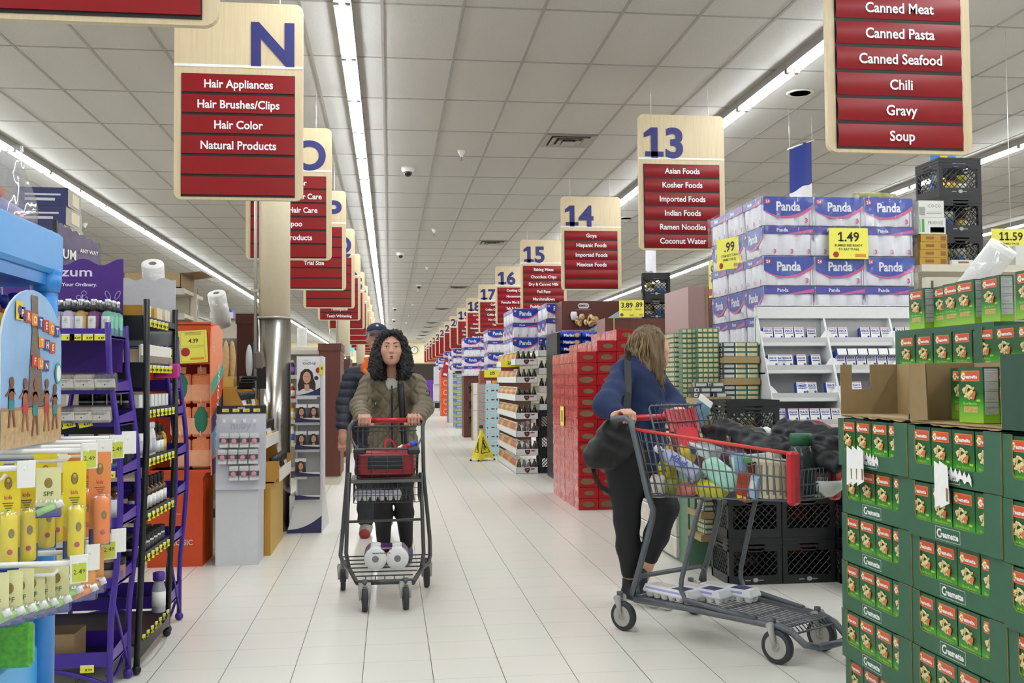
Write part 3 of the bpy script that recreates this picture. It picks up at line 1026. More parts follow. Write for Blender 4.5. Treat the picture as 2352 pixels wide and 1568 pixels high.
for i in range(8):
	y = 4.58 + 0.075 * i
	wc.place((-1.12, y, 1.117), R(90), label=f'white lotion carton at eye level on the black rack, {nth(i)} from its front end', group='lotion cartons on the black rack')
	(wt if i < 5 else br if i < 7 else yb).place((-1.115, y, 0.902), R(90), label=f'tall bottle on the fourth shelf of the black rack, {nth(i)} from its front end', group='tall bottles on the black rack')
	br.place((-1.115, y, 0.662), R(90), label=f'pump bottle on the fifth shelf of the black rack, {nth(i)} from its front end', group='pump bottles on the black rack')
	for k in range(2):
		bj.place((-1.125 - 0.06 * k, y, 0.472), R(90), label=f'white jar with black lid on the black rack, {nth(i)} from its front end, {("aisle side", "inner side")[k]}', group='white jars on the black rack')
for i in range(4):
	bj.place((-1.14 - 0.06 * i, 4.57, 1.117), 0, label=f'white jar with black lid along the front edge, {nth(i)} from the aisle', group='white jars on the black rack')
tb.place((-1.10, 5.0, 0.16), 0, label='grey squeeze tube standing alone low on the black rack')
pk = MB().rbox(-0.06, 0.06, -0.01, 0.01, 0, 0.07, mat('magenta_pack', '#c23a8c', 0.3), 0.008).box(-0.03, 0.03, -0.012, -0.01, 0.045, 0.065, mat('green_flash', '#b9d33a', 0.5))
tag(pk.build('pink_pouch', None, None), 'bright pink pack with green flash in the black rack', 'pouch').location = at(383, 868, Y=5.05)
# grey wave-topped header and navy boxes on the tall shelf behind
t = thing('header_sign', 'dark lilac wavy header sign behind the violet board', 'sign', (-1.6, 5.5, 1.0))
b = MB()
lm = mat('smoky_lilac_print', '#63596f', 0.5, var=0.25, scale=9)
p0, p1 = at(133, 515, Y=5.5), at(228, 567, Y=5.8)
N = 36
for i in range(N):
	u0, u1 = i / N, (i + 1) / N
	def pt(u, dz=0.0):
		return (p0.x + (p1.x - p0.x) * u, p0.y + (p1.y - p0.y) * u, p0.z + (p1.z - p0.z) * u + 0.018 * abs(math.sin(u * 18)) + dz)
	a, c = pt(u0), pt(u1)
	b.quad((a[0], a[1], 1.3), (c[0], c[1], 1.3), c, a, lm)
	b.quad((a[0] - .01, a[1], 1.3), (c[0] - .01, c[1], 1.3), (c[0] - .01, c[1], c[2]), (a[0] - .01, a[1], a[2]), lm)
b.box(p0.x - 0.02, p0.x, p0.y - 0.02, p0.y, 0.6, p0.z + 0.02, blackm).box(p1.x - 0.02, p1.x + 0.0, p1.y, p1.y + 0.02, 0.6, p1.z + 0.02, blackm)
dx = (p1 - p0); dx.z = 0; dx.normalize()
pm = p0.lerp(p1, 0.75)
b.text('ANY WAY', paper, (pm.x + 0.004, pm.y - 0.012, pm.z - 0.06), 0.022, xd=dx, align='c', bold=0.02)
b.text('ZUM', paper, (p0.lerp(p1, 0.2).x + 0.004, p0.lerp(p1, 0.2).y - 0.012, p0.z - 0.15), 0.05, xd=dx, bold=0.02)
b.build('sign_card', t)
nb = MB().box(-0.13, 0.13, -0.16, 0.16, 0, 0.105, mat('navy_carton', '#252a58', 0.5, var=0.08), xp=mat('grey_carton_end', '#a7a596', 0.6)).box(0.1305, 0.132, -0.06, 0.1, 0.02, 0.09, mat('cream_card', '', 0.5)).box(-0.1, 0.06, -0.1615, -0.16, 0.03, 0.045, mat('pale_print_band', '', 0.5)).box(-0.1, 0.09, -0.1615, -0.16, 0.06, 0.07, mat('pale_print_band', '', 0.5))
NB = Proto(tag(nb.build('navy_carton'), '', 'box'))
for k in range(3):
	NB.place((-1.965, 6.1, 2.055 + 0.106 * k), R(3 * k - 2), label=f'navy carton on top of the left shelves, {("lowest", "middle", "topmost")[k]} of three', group='navy cartons on the left shelves')

# ------------------------------------------------------------------ tall beige overstock shelves behind
beige = mat('beige_shelf_metal', '#cfc8b6', 0.5, var=0.03)
bslot = mat('shelf_slot_dark', '#5a564c', 0.8)


def gondola(label, x0, x1, y0, y1, ztop, zs, wallh=None):
	t = thing('store_shelf', label, 'shelf', ((x0 + x1) / 2, (y0 + y1) / 2, 0))
	b = MB()
	for x in (x0, (x0 + x1) / 2, x1):
		b.box(x - 0.025, x + 0.025, (y0 + y1) / 2 - 0.03, (y0 + y1) / 2 + 0.03, 0, ztop, beige)
	b.box(x0, x1, (y0 + y1) / 2 - 0.008, (y0 + y1) / 2 + 0.008, 0.1, ztop, beige)
	for i in range(int(ztop / 0.09)):
		z = 0.1 + 0.09 * i
		b.box(x1 + 0.0251, x1 + 0.0256, (y0 + y1) / 2 - 0.006, (y0 + y1) / 2 + 0.006, z, z + 0.05, bslot)
	b.build('upright_frame', t)
	for z in zs:
		MB().box(x0, x1, y0, y1, z - 0.03, z, beige).box(x0, x1, y0 - 0.01, y0, z - 0.045, z + 0.005, mat('shelf_edge_grey', '#b9b7ae', 0.4)).build('shelf', t)
	MB().box(x0, x1, y0 + 0.02, y1 - 0.02, 0, 0.1, bslot).build('kick_plate', t)
	return t


gondola('tall beige store shelf behind the violet and black racks', -3.2, -1.93, 5.9, 6.6, 2.04, (0.13, 0.5, 0.9, 1.3, 1.7, 2.05))
gondola('beige perforated store shelf behind the grey header board', -3.0, -1.62, 8.2, 9.0, 1.99, (0.13, 0.5, 0.9, 1.3, 1.62, 1.8, 2.0))
gondola('beige store shelf with bottles behind the orange display', -3.2, -1.42, 9.6, 10.4, 1.85, (0.13, 0.5, 0.9, 1.3, 1.66))
kraft = mat('kraft_card', '#a48c68', 0.8, var=0.06)
t = thing('cardboard_tray', 'open cardboard tray with flaps on top of the beige shelf', 'box', (-1.75, 8.5, 2.0))
b = MB().box(-2.1, -1.66, 8.25, 8.8, 2.005, 2.02, kraft).box(-2.1, -1.66, 8.25, 8.255, 2.005, 2.13, kraft).box(-2.1, -1.66, 8.8, 8.805, 2.005, 2.13, kraft).box(-1.665, -1.66, 8.25, 8.8, 2.005, 2.13, kraft).box(-2.1, -2.095, 8.25, 8.8, 2.005, 2.13, kraft)
b.add([(-1.66, 8.25, 2.13), (-1.66, 8.8, 2.13), (-1.5, 8.78, 2.15), (-1.5, 8.27, 2.15)], [(0, 1, 2, 3)], kraft)
b.build('tray', t)
t = thing('tissue_box', 'violet and white packs on the edge of the beige shelf', 'box', (-1.72, 9.1, 2.0))
MB().box(-1.72, -1.5, 9.9, 10.2, 1.87, 1.93, mat('violet_blue_pack', '#5252a8', 0.4), ym=paper).box(-1.7, -1.52, 9.92, 10.18, 1.931, 1.96, mat('blue_pack', '#3d56b8', 0.4)).build('pack', t)


# paper towel rolls standing as decoration on shelf tops
def roll():
	t = thing('paper_towel_roll', '', 'paper towel')
	MB().lathe([(0.024, 0.0), (0.066, 0.002), (0.067, 0.006), (0.067, 0.262), (0.064, 0.268), (0.024, 0.27)], mat('paper_towel_white', '#f0efec', 0.9, var=0.02, bump=0.2, scale=120), 28, cap=False).build('paper', t)
	MB().lathe([(0.024, 0.0), (0.024, 0.2695), (0.020, 0.2695), (0.020, 0.0)], mat('cardboard_core', '#8d857a', 0.8), 20).build('core', t)
	MB().lathe([(0.0685, 0.03), (0.0685, 0.24)], film('roll_wrap', '#f0f0f2', 0.85), 24).build('wrapper', t)
	return t


ROLL = Proto(roll())
p = at(357, 655, Y=6.6)
ROLL.place((p.x, p.y, p.z - 0.1), label='white paper towel roll standing above the grey header board', rot=(R(34), R(4), 0))
br_ = thing('roll_bracket', 'beige bracket holding the paper towel roll above the grey header', 'bracket', (-1.7, 6.7, 0))
MB().box(-1.93, p.x + 0.02, p.y + 0.16, p.y + 0.18, p.z - 0.14, p.z - 0.1, beige).box(p.x - 0.02, p.x + 0.02, p.y - 0.02, p.y + 0.18, p.z - 0.125, p.z - 0.108, beige).box(-1.95, -1.93, 6.55, p.y + 0.2, p.z - 0.14, p.z - 0.1, beige).build('arm', br_)
p = at(512, 742, Y=9.55)
ROLL.place((p.x, p.y, p.z - 0.02), label='white paper towel roll mounted beside the brown cabinet end', rot=(R(28), R(-7), 0), scale=1.22)
p = at(694, 800, Y=13.9)
ROLL.place((p.x, p.y, 1.722), label='small distant paper towel roll above the dark-haired model tower')

# ------------------------------------------------------------------ brown wooden end cabinets along the left
brown = grain('brown_end_panel', '#4f241b', '#5f2f22', 2.0, (10, 10, 0.6), 0.5)
brown2 = grain('brown_end_panel_light', '#6b3822', '#7b452a', 2.0, (10, 10, 0.6), 0.5)
for i, (x0, x1, y0, y1, zt, lab) in enumerate(((-1.34, -1.0, 9.05, 9.65, 1.86, 'dark brown wooden end cabinet behind the steel column'), (-0.86, -0.60, 12.4, 13.3, 1.72, 'brown wooden end cabinet just behind the hair colour tower'), (-0.86, -0.62, 15.6, 16.6, 1.6, 'brown wooden end cabinet, second beyond the hair colour tower'), (-0.9, -0.62, 18.9, 19.9, 1.6, 'brown wooden end cabinet beyond the second cabinet'))):
	t = thing('end_cabinet', lab, 'cabinet', ((x0 + x1) / 2, y0, 0))
	MB().box(x0, x1, y0, y1, 0.1, zt, brown, xp=brown2).box(x0 + 0.02, x1 - 0.02, y0 + 0.02, y1, 0, 0.1, beige).build('carcass', t)
	MB().box(x0 - 0.01, x1 + 0.01, y0 - 0.01, y1, zt - 0.09, zt, brown).build('top_rail', t)
	b = MB()
	for k in range(8):
		b.box(x1 + 0.0005, x1 + 0.006, y1 - 0.25, y1 - 0.2, 0.6 + 0.13 * k, 0.62 + 0.13 * k, silver)
	b.build('screw_cap', t)

# gondola faces seen between them, with bottles
gondola('store shelf of shampoo between the column and the hair colour tower', -3.4, -0.9, 13.4, 14.2, 1.72, (0.13, 0.45, 0.75, 1.03, 1.34, 1.66))
gb = [proto_bottle('shampoo_bottle', 'bottle', 0.22, 0.035, mat('white_bottle', '#e4e4e8', 0.3), mat('white_bottle', '', .3), mat('blue_band', '#3e63a8', 0.4)), proto_bottle('shampoo_bottle', 'bottle', 0.2, 0.035, mat('yellow_bottle', '#d8b73a', 0.3), mat('orange_cap', '#d3692a', 0.4), paper), proto_bottle('shampoo_bottle', 'bottle', 0.2, 0.035, mat('red_bottle', '#a8242a', 0.3), paper, paper), proto_bottle('shampoo_bottle', 'bottle', 0.2, 0.035, mat('indigo_bottle', '#2b2a78', 0.3), paper, mat('violet_band', '#8a6fc0', .4))]
for r_, z in enumerate((0.45, 0.75, 1.03, 1.34)):
	for i in range(7):
		gb[(0, 1, 2, 3)[r_]].place((-1.45 + 0.085 * i, 13.46, z + 0.001), label=f'shampoo bottle beside the hair colour tower, {nth(r_)} shelf from below, {nth(i)} from left', group='shampoo bottles beyond the column')
for i in range(6):
	gb[0].place((-1.55 - 0.1 * i, 9.66, 1.301), label=f'white bottle on the beige shelf behind the orange display, {nth(i)} from the right', group='bottles behind the orange display')

# ------------------------------------------------------------------ blue sunscreen display, nearest on the left
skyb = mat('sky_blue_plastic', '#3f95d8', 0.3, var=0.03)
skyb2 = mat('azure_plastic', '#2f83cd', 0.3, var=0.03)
t = thing('sunscreen_display', 'bright blue plastic sunscreen display stand cut off at the left edge', 'display stand', (-1.3, 3.1, 0))
xf = -1.0
b = MB().rbox(-1.62, xf, 2.4, 3.23, 1.585, 1.715, skyb, 0.012)
b.build('top_tray', t)
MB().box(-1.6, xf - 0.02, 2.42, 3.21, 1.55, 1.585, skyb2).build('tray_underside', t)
b = MB()
for x, y in ((-1.035, 3.17), (-1.58, 3.17), (-1.58, 2.45)):
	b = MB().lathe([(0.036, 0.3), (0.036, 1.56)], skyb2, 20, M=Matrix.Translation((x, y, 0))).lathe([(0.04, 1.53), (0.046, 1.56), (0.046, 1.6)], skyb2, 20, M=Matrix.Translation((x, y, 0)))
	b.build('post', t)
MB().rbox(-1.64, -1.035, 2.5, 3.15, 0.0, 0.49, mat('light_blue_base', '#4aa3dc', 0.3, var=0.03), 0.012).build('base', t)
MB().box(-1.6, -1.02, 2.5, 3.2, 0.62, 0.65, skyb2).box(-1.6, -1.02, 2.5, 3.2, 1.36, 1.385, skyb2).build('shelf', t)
MB().box(-1.60, -1.10, 3.19, 3.2, 0.65, 1.36, mat('royal_blue_panel', '#2a3fa8', 0.4)).build('back_panel', t)

# round-topped picture card on its side, facing the aisle: beach scene
t = thing('picture_card', 'round-topped beach picture card with tilted letter tiles on the blue display', 'sign', (-0.985, 2.93, 1.08))
yc, yw = 2.928, 0.237
def cardpt(u, z, d=0.0):
	return (-0.985 + d, yc + yw * u, z)
pts = [(1, 1.085), (1, 1.36)] + [(math.cos(a), 1.36 + 0.155 * math.sin(a)) for a in np.linspace(0, math.pi, 17)[1:-1]] + [(-1, 1.36), (-1, 1.085)]
b = MB()
sky1 = mat('printed_sky', '#8fb7dd', 0.35, var=0.16, scale=6); sand = mat('printed_sand', '#b89c72', 0.4, var=0.25, scale=60)
b.add([cardpt(u, z) for u, z in pts], [tuple(range(len(pts)))], sky1)
b.add([cardpt(u, z, -0.006) for u, z in pts], [tuple(range(len(pts)))], paper)
n = len(pts)
b.add([cardpt(u, z) for u, z in pts] + [cardpt(u, z, -0.006) for u, z in pts], [(i, (i + 1) % n, n + (i + 1) % n, n + i) for i in range(n)], paper)
b.build('card', t)
b = MB()
def tile(u0, u1, z0, z1, m, d=0.0015):
	b.quad(cardpt(u0, z0, d), cardpt(u1, z0, d), cardpt(u1, z1, d), cardpt(u0, z1, d), m)
tile(-1, 1, 1.085, 1.185, sand); tile(-1, 1, 1.183, 1.192, mat('printed_wall', '#a97b58', 0.5), 0.002)
tw = mat('printed_lattice_tower', '#6f6158', 0.5, var=0.3, scale=200)
b.add([cardpt(-0.2, 1.19, .002), cardpt(0.35, 1.19, .002), cardpt(0.13, 1.40, .002), cardpt(0.1, 1.50, .002), cardpt(-0.12, 1.50, .002), cardpt(-0.08, 1.40, .002)], [(0, 1, 2, 3, 4, 5)], tw)
skin_p = [mat('printed_skin_a', '#7d4a30', 0.5), mat('printed_skin_b', '#a0643f', 0.5), mat('printed_teal', '#2f7f86', 0.5), mat('printed_red_shorts', '#b23a36', 0.5)]
for u, z, s, k in ((-0.72, 1.19, 1.0, 2), (-0.3, 1.18, 1.1, 3), (0.02, 1.17, 1.2, 2), (0.42, 1.175, 1.15, 3), (0.72, 1.17, 1.0, 2)):
	sk = skin_p[0 if k == 2 else 1]
	for du in (-0.09, 0.09):
		b.add([cardpt(u + du * 0.4, z, .003), cardpt(u + du * 0.4 + 0.06, z, .003), cardpt(u + du + 0.05, z - 0.05 * s, .003), cardpt(u + du, z - 0.05 * s, .003)], [(0, 1, 2, 3)], sk)
	tile(u - 0.07, u + 0.1, z - 0.004, z + 0.022 * s, skin_p[k], 0.0032)
	tile(u - 0.06, u + 0.09, z + 0.02 * s, z + 0.055 * s, sk, 0.003)
	for du in (-0.17, 0.15):
		b.add([cardpt(u - 0.03, z + 0.052 * s, .003), cardpt(u + 0.06, z + 0.052 * s, .003), cardpt(u + du + 0.03, z + 0.030 * s, .003), cardpt(u + du, z + 0.034 * s, .003)], [(0, 1, 2, 3)], sk)
	b.add([cardpt(u + 0.015 + 0.065 * math.cos(a), z + 0.069 * s + 0.015 * math.sin(a), .0036) for a in np.linspace(0, 6.28, 10)[:-1]], [tuple(range(9))], skin_p[0])
tcols = [mat('tile_red', '#c0392e', 0.5), mat('tile_orange', '#e0872c', 0.5), mat('tile_indigo', '#3a3a8c', 0.5)]
cream_i = mat('cream_ink', '#f0dfa8', 0.6, var=0)
def word(s, u, z, hz, col0=0, step=0.2):
	for i, ch in enumerate(s):
		uu, zz = u + step * i, z - 0.006 * i
		tile(uu - 0.1, uu + 0.09, zz - hz * 0.6, zz + hz * 0.6, tcols[(col0 + i) % 3], 0.004)
		b.text(ch, cream_i, cardpt(uu, zz, 0.005), hz * 0.72, xd=(0, 1, 0), bold=0.03, wide=1.25)
word('PROTECT', -0.42, 1.445, 0.028, 2, 0.2); word('THE', 0.22, 1.372, 0.026, 1, 0.2); word('FUN', 0.0, 1.318, 0.026, 0, 0.2)
tile(-0.62, -0.4, 1.425, 1.475, mat('sun_yellow_tile', '#e8bd2c', 0.5), 0.004)
b.add([cardpt(-0.51 + 0.06 * math.cos(a), 1.452 + 0.013 * math.sin(a), .005) for a in np.linspace(0, 6.28, 12)[:-1]], [tuple(range(11))], tcols[2])
b.add([cardpt(0.84 + 0.12 * math.cos(a), 1.285 + 0.032 * math.sin(a), .004) for a in np.linspace(0, 6.28, 20)[:-1]], [tuple(range(19))], mat('teal_seal', '#4aa39a', 0.5))
b.add([cardpt(0.84 + 0.08 * math.cos(a), 1.285 + 0.024 * math.sin(a), .005) for a in np.linspace(0, 6.28, 20)[:-1]], [tuple(range(19))], paper)
b.build('picture', t)

# bottles with blue caps on the shelf behind the card
for i in range(5):
	if i == 0:
		BC = proto_bottle('sunscreen_bottle', 'bottle', 0.13, 0.03, mat('orange_lotion_bottle', '#d8661f', 0.3), mat('royal_blue_cap', '#1c2fa0', 0.35), mat('yellow_band', '#e7c12a', 0.4), capr=0.85, caph=0.3)
	BC.place((-1.07 - 0.075 * (i % 3), 2.85 + 0.13 * i / 2, 1.387), label=f'orange sunscreen bottle with blue cap behind the beach card, {nth(i)} from the near end', group='blue-capped bottles on the blue display')

# clear bags of toys on the top tray
bagf = film('clear_bag_film', '#eeeef6', 0.72, rough=0.1, bump=0.9, scale=9)
for k, (x, y, lab) in enumerate(((-1.13, 3.12, 'clear plastic bag with orange and blue toys on the blue tray, nearer the aisle'), (-1.2, 2.9, 'clear plastic bag on the blue tray at the very left edge'))):
	t = thing('plastic_bag', lab, 'bag', (x, y, 1.717))
	b = MB()
	def fn(u, v):
		a = u * 2 * math.pi
		w = (1 - v) ** 0.5
		rx = 0.075 * (1 - 0.35 * v) * (1 + 0.09 * math.sin(5 * a + 3 * v)); ry = (0.06 * (1 - v) + 0.008) * (1 + 0.09 * math.cos(4 * a + 5 * v))
		return (x + rx * math.cos(a) + 0.012 * math.sin(6 * v), y + ry * math.sin(a), 1.72 + 0.245 * v)
	b.grid(fn, 26, 12, bagf)
	b.build('bag_film', t)
	o = mat('toy_orange', '#e06a3a', 0.4); bl = mat('toy_blue', '#2a38c0', 0.35); wl = mat('toy_lilac', '#b6b4e0', 0.3)
	b = MB().tube([(x + 0.04, y, 1.75), (x - 0.02, y - 0.02, 1.79)], 0.022, wl, 10).tube([(x - 0.02, y - 0.02, 1.79), (x - 0.055, y - 0.03, 1.805)], 0.027, bl, 12)
	b.build('squirter', t)
	MB().ell((x + 0.01, y - 0.01, 1.745), (0.045, 0.035, 0.02), o, 12, 8).ell((x - 0.03, y + 0.01, 1.82), (0.018, 0.016, 0.025), o, 10, 8).build('toy_fruit', t)

# white hooks reaching towards the aisle, and blister packs on them
HOOK = []
hookm = mat('white_hook_plastic', '#ecebe6', 0.3, var=0.02)
lime_tag = mat('lime_tag_card', '#b9c23e', 0.5)


def hook(y, z, xe, lab, tagged):
	t = thing('peg_hook', lab, 'hook', (-1.2, y, z))
	MB().tube([(-1.24, y, z), (xe, y, z + 0.002)], 0.0075, hookm, 8).tube([(-1.24, y, z - 0.03), (xe - 0.06, y, z - 0.025), (xe - 0.05, y, z - 0.012)], 0.005, hookm, 6).build('rod', t)
	M = Matrix.Translation((xe, y, z - 0.014)) @ Matrix.Rotation(R(32), 4, 'Z')
	MB().rbox(-0.022, 0.022, -0.002, 0.002, -0.034, 0.036, hookm, 0.001, M=M).build('tag_holder', t)
	if tagged:
		b = MB().box(-0.017, 0.017, -0.0035, -0.0022, -0.03, 0.015, lime_tag, M=M).box(-0.017, 0.017, -0.0035, -0.0022, 0.016, 0.03, paper, M=M)
		b.text('2.49', ink, (0, -0.004, -0.005), 0.012, res=1, M=M)
		b.build('price_tag', t)


for i, (y, z, px) in enumerate(((2.86, 1.07, 205), (3.0, 1.072, 240), (3.12, 1.078, 268), (3.24, 1.083, 296))):
	p = at(px, 1020, Y=y)
	hook(y, z, p.x, f'white tagged hook, upper row of the blue display, {nth(i)} from the near end', i % 2 == 0)
for i, (y, z, px) in enumerate(((2.66, 0.80, 182), (2.86, 0.795, 210), (3.0, 0.80, 250), (3.12, 0.80, 272))):
	p = at(px, 1260, Y=y)
	hook(y, z, p.x, f'white tagged hook, lower row of the blue display, {nth(i)} from the near end', i % 2 == 0)
for i, y in enumerate((2.72, 2.98)):
	hook(y, 1.035 if i == 0 else 1.05, -0.93, f'short white hook among the yellow packs, {("nearer", "farther")[i]} one', False)


def blister(card, body, kind, nm):
	t = thing('blister_pack', '', 'sunscreen pack')
	cm = mat('card_' + nm, card, 0.35, var=0.04); bm_ = mat('bottle_' + nm, body, 0.3, var=0.03)
	nav = mat('navy_card_foot', '#27358c', 0.4)
	if kind == 'bottle':
		b = MB().slab([(-0.034, -0.25), (0.034, -0.25), (0.036, 0.0), (-0.036, 0.0)], 0.002, cm)
		b.box(-0.034, 0.034, -0.0008, 0.0, -0.25, -0.205, nav)
		b.add([(-0.034, -0.001, -0.205), (0.034, -0.001, -0.205), (-0.034, -0.001, -0.165)], [(0, 1, 2)], mat('orange_swoosh', '#e09a2c', 0.4))
		b.ell((0, -0.0008, -0.045), (0.011, 0.001, 0.016), mat('dark_emblem', '#8a7430', 0.5, var=0.3, scale=300), 10, 6).ell((0, -0.0014, -0.038), (0.005, 0.001, 0.005), mat('emblem_face', '#c9a06a', .5), 8, 6)
		for k in range(4):
			b.box(-0.016 + 0.004 * k, 0.016 - 0.003 * k, -0.001, 0, -0.096 - 0.006 * k, -0.0935 - 0.006 * k, mat('olive_print', '#5d6a34', 0.5, var=0))
		b.text('kids', mat('multi_print', '#b8452e', 0.5, var=0), (0, -0.0012, -0.08), 0.010, bold=0.02, res=1)
		b.build('card', t)
		prof = [(0.010, -0.245), (0.024, -0.243), (0.026, -0.235), (0.026, -0.135), (0.024, -0.122), (0.012, -0.118)]
		MB().lathe(prof, bm_, 16, M=Matrix.Translation((0.004, -0.022, 0)) @ Matrix.Scale(0.72, 4, (0, 1, 0))).build('bottle', t)
		b = MB().ell((0.01, -0.0415, -0.165), (0.009, 0.001, 0.012), mat('dark_emblem', '', .5), 10, 6).ell((0.006, -0.0415, -0.21), (0.008, 0.001, 0.007), mat('magenta_print', '#c2405e', 0.5), 10, 6)
		b.build('bottle_print', t)
		MB().rbox(-0.03, 0.036, -0.046, -0.001, -0.252, -0.11, clear, 0.01, smooth=False).build('blister', t)
	else:
		b = MB().slab([(-0.03, -0.13), (0.03, -0.13), (0.03, 0.0), (-0.03, 0.0)], 0.002, cm)
		b.box(-0.03, 0.03, -0.0008, 0, -0.13, -0.1, nav)
		b.ell((0, -0.0008, -0.04), (0.010, 0.001, 0.014), mat('dark_emblem', '', .5), 10, 6)
		b.text('SPF', mat('olive_print', '#5d6a34', 0.5, var=0), (0, -0.0012, -0.068), 0.012, bold=0.02, res=1)
		b.build('card', t)
		M = Matrix.Translation((0.0, -0.012, -0.105)) @ Matrix.Rotation(R(68), 4, 'Y') @ Matrix.Rotation(R(20), 4, 'Z')
		MB().lathe([(0.0085, -0.03), (0.0085, 0.02)], bm_, 12, M=M).build('balm_stick', t)
		MB().lathe([(0.0098, 0.02), (0.0098, 0.036), (0.0085, 0.038)], glossw, 12, M=M).build('cap', t)
		MB().rbox(-0.036, 0.036, -0.026, -0.001, -0.125, -0.082, clear, 0.006).build('blister', t)
	return Proto(t)


BY = blister('#e5cf2e', '#efd91f', 'bottle', 'yellow'); BO = blister('#e08a4c', '#ee7f24', 'bottle', 'orange')
BL = blister('#d9d6a0', '#9ccf7a', 'balm', 'lime'); BA = blister('#e5a35c', '#ea8a50', 'balm', 'peach')
g1 = 'yellow and orange packs on the upper hooks'
for i, (px, y, pr, nm, z) in enumerate(((20, 2.74, BY, 'yellow', 1.045), (62, 2.8, BY, 'yellow', 1.045), (105, 2.92, BY, 'yellow', 1.06), (128, 3.02, BY, 'yellow', 1.06), (172, 2.84, BY, 'yellow', 1.045), (196, 3.08, BO, 'orange', 1.065), (230, 2.94, BO, 'orange', 1.062), (150, 3.14, BO, 'orange', 1.07), (-20, 2.78, BY, 'yellow', 1.05))):
	p = at(px, 1040, Y=y)
	pr.place((p.x, y, z), R(20), label=f'{nm} sunscreen pack on the upper white hooks, {nth(i)} of that row' + (', at the left edge' if px < 0 else ''), group=g1, scale=(0.82, 1, 1.04))
p = at(112, 1055, Y=2.76)
BL.place((p.x, 2.76, 1.035), R(20), label='lime lip balm pack hanging among the yellow sunscreen packs')
for i, (px, y, pr, nm) in enumerate(((-10, 2.58, BL, 'lime'), (22, 2.6, BL, 'lime'), (48, 2.63, BL, 'lime'), (74, 2.66, BL, 'lime'), (98, 2.69, BL, 'lime'), (130, 2.72, BL, 'lime'), (158, 2.84, BL, 'lime'), (192, 2.86, BA, 'peach'), (212, 2.95, BA, 'peach'))):
	p = at(px, 1290, Y=y)
	pr.place((p.x, y, 0.795), R(18), label=f'{nm} lip balm pack on the lower white hooks, {nth(i)} in the row', group='lip balm packs on the lower hooks')
gp = MB().rbox(-0.06, 0.06, -0.02, 0.02, 0, 0.12, mat('leaf_green_pack', '#4f9f2e', 0.3, var=0.3, scale=60), 0.01)
GP = Proto(tag(gp.build('refill_pack'), '', 'pack'))
for i, px in enumerate((-25, 22)):
	p = at(px, 1500, Y=2.86)
	GP.place((p.x, 2.86, 0.495), R(5), label=f'leaf green pack on the blue base, {("cut off at the left edge", "nearer the aisle")[i]}', group='green packs on the blue base')

# ------------------------------------------------------------------ orange display
org = mat('orange_display_board', '#cc4818', 0.45, var=0.04)
orl = mat('salmon_board', '#e88a5c', 0.45, var=0.03)
teal = mat('teal_stripe', '#3fa08c', 0.45); nvy = mat('navy_stripe', '#32356a', 0.45); sbl = mat('sky_stripe', '#7fb2dc', 0.45)
t = thing('sponge_display', 'orange cardboard display with a yellow price poster and salmon packs', 'display stand', (-1.4, 7.2, 0))
b = MB()
xa, xb = -1.62, -1.215
b.box(xa - 0.02, xb - 0.06, 7.1, 7.5, 0, 0.60, org)
b.add([(xa - .02, 7.1, 0.6), (xb - .06, 7.1, 0.6), (xb - 0.02, 7.08, 0.66), (xa - .02, 7.08, 0.66), (xa - .02, 7.5, 0.6), (xb - .06, 7.5, .6), (xb - .02, 7.5, .66), (xa - .02, 7.5, .66)], [(0, 1, 2, 3), (3, 2, 6, 7), (1, 5, 6, 2)], org)
b.build('lower_body', t)
MB().text('CLEANLOGIC', paper, (-1.305 - 0.035, 7.0985, 0.165), 0.036, align='r', bold=0.01, wide=0.9).box(-1.45, -1.42, 7.0975, 7.1, 0.355, 0.362, mat('pale_slot', '#d8a184', 0.5)).build('lettering', t)
b = MB()
b.box(xa, xb, 7.3, 7.32, 0.66, 1.62, org)
b.box(xa, xb, 7.08, 7.5, 0.64, 0.66, org)
side = [(7.06, 0.62), (7.02, 1.0), (7.0, 1.36), (7.02, 1.585), (7.06, 1.64), (7.32, 1.66), (7.46, 1.62), (7.5, 1.3), (7.5, 0.62)]
b.add([(xb, y, z) for y, z in side] + [(xb + 0.008, y, z) for y, z in side], [tuple(range(9)), tuple(range(17, 8, -1))] + [(i, (i + 1) % 9, 9 + (i + 1) % 9, 9 + i) for i in range(9)], orl)
b.add([(xa, y, z) for y, z in side], [tuple(range(9))], org)
b.box(xa, xb, 7.03, 7.06, 1.38, 1.65, org).box(xa, xb, 7.06, 7.32, 1.38, 1.39, org).box(xa, xb, 7.03, 7.33, 1.645, 1.665, org)
b.build('upper_body', t)
b = MB()
xs_ = xb + 0.0095
for m_, q in ((teal, [(7.01, 1.16), (7.5, 1.32), (7.5, 1.4), (7.0, 1.25)]), (org, [(7.01, 1.02), (7.5, 1.2), (7.5, 1.31), (7.01, 1.15)]), (nvy, [(7.02, 0.9), (7.5, 1.06), (7.5, 1.19), (7.01, 1.01)]), (sbl, [(7.04, 0.74), (7.5, 0.84), (7.5, 1.05), (7.02, 0.9)]), (nvy, [(7.06, 0.62), (7.5, 0.64), (7.5, 0.75), (7.04, 0.73)])):
	b.add([(xs_, y, z) for y, z in q], [(0, 1, 2, 3)], m_)
b.text('CLEANLOGIC', paper, (xs_ + 0.001, 7.25, 1.08), 0.07, xd=(0, 0.25, 0.97), yd=(0, -0.97, 0.25), bold=0.02)
b.text('10+', paper, (xs_ + 0.001, 7.1, 1.5), 0.035, xd=(0, 0, 1), yd=(0, -1, 0), bold=0.02)
b.build('side_stripes', t)
b = MB()
pz0, pz1 = 1.385, 1.61
M = Matrix.Translation((-1.40, 7.02, 1.50)) @ Matrix.Rotation(R(-3), 4, 'Y')
pos_y = mat('poster_yellow', '#ece45c', 0.6, var=0.02)
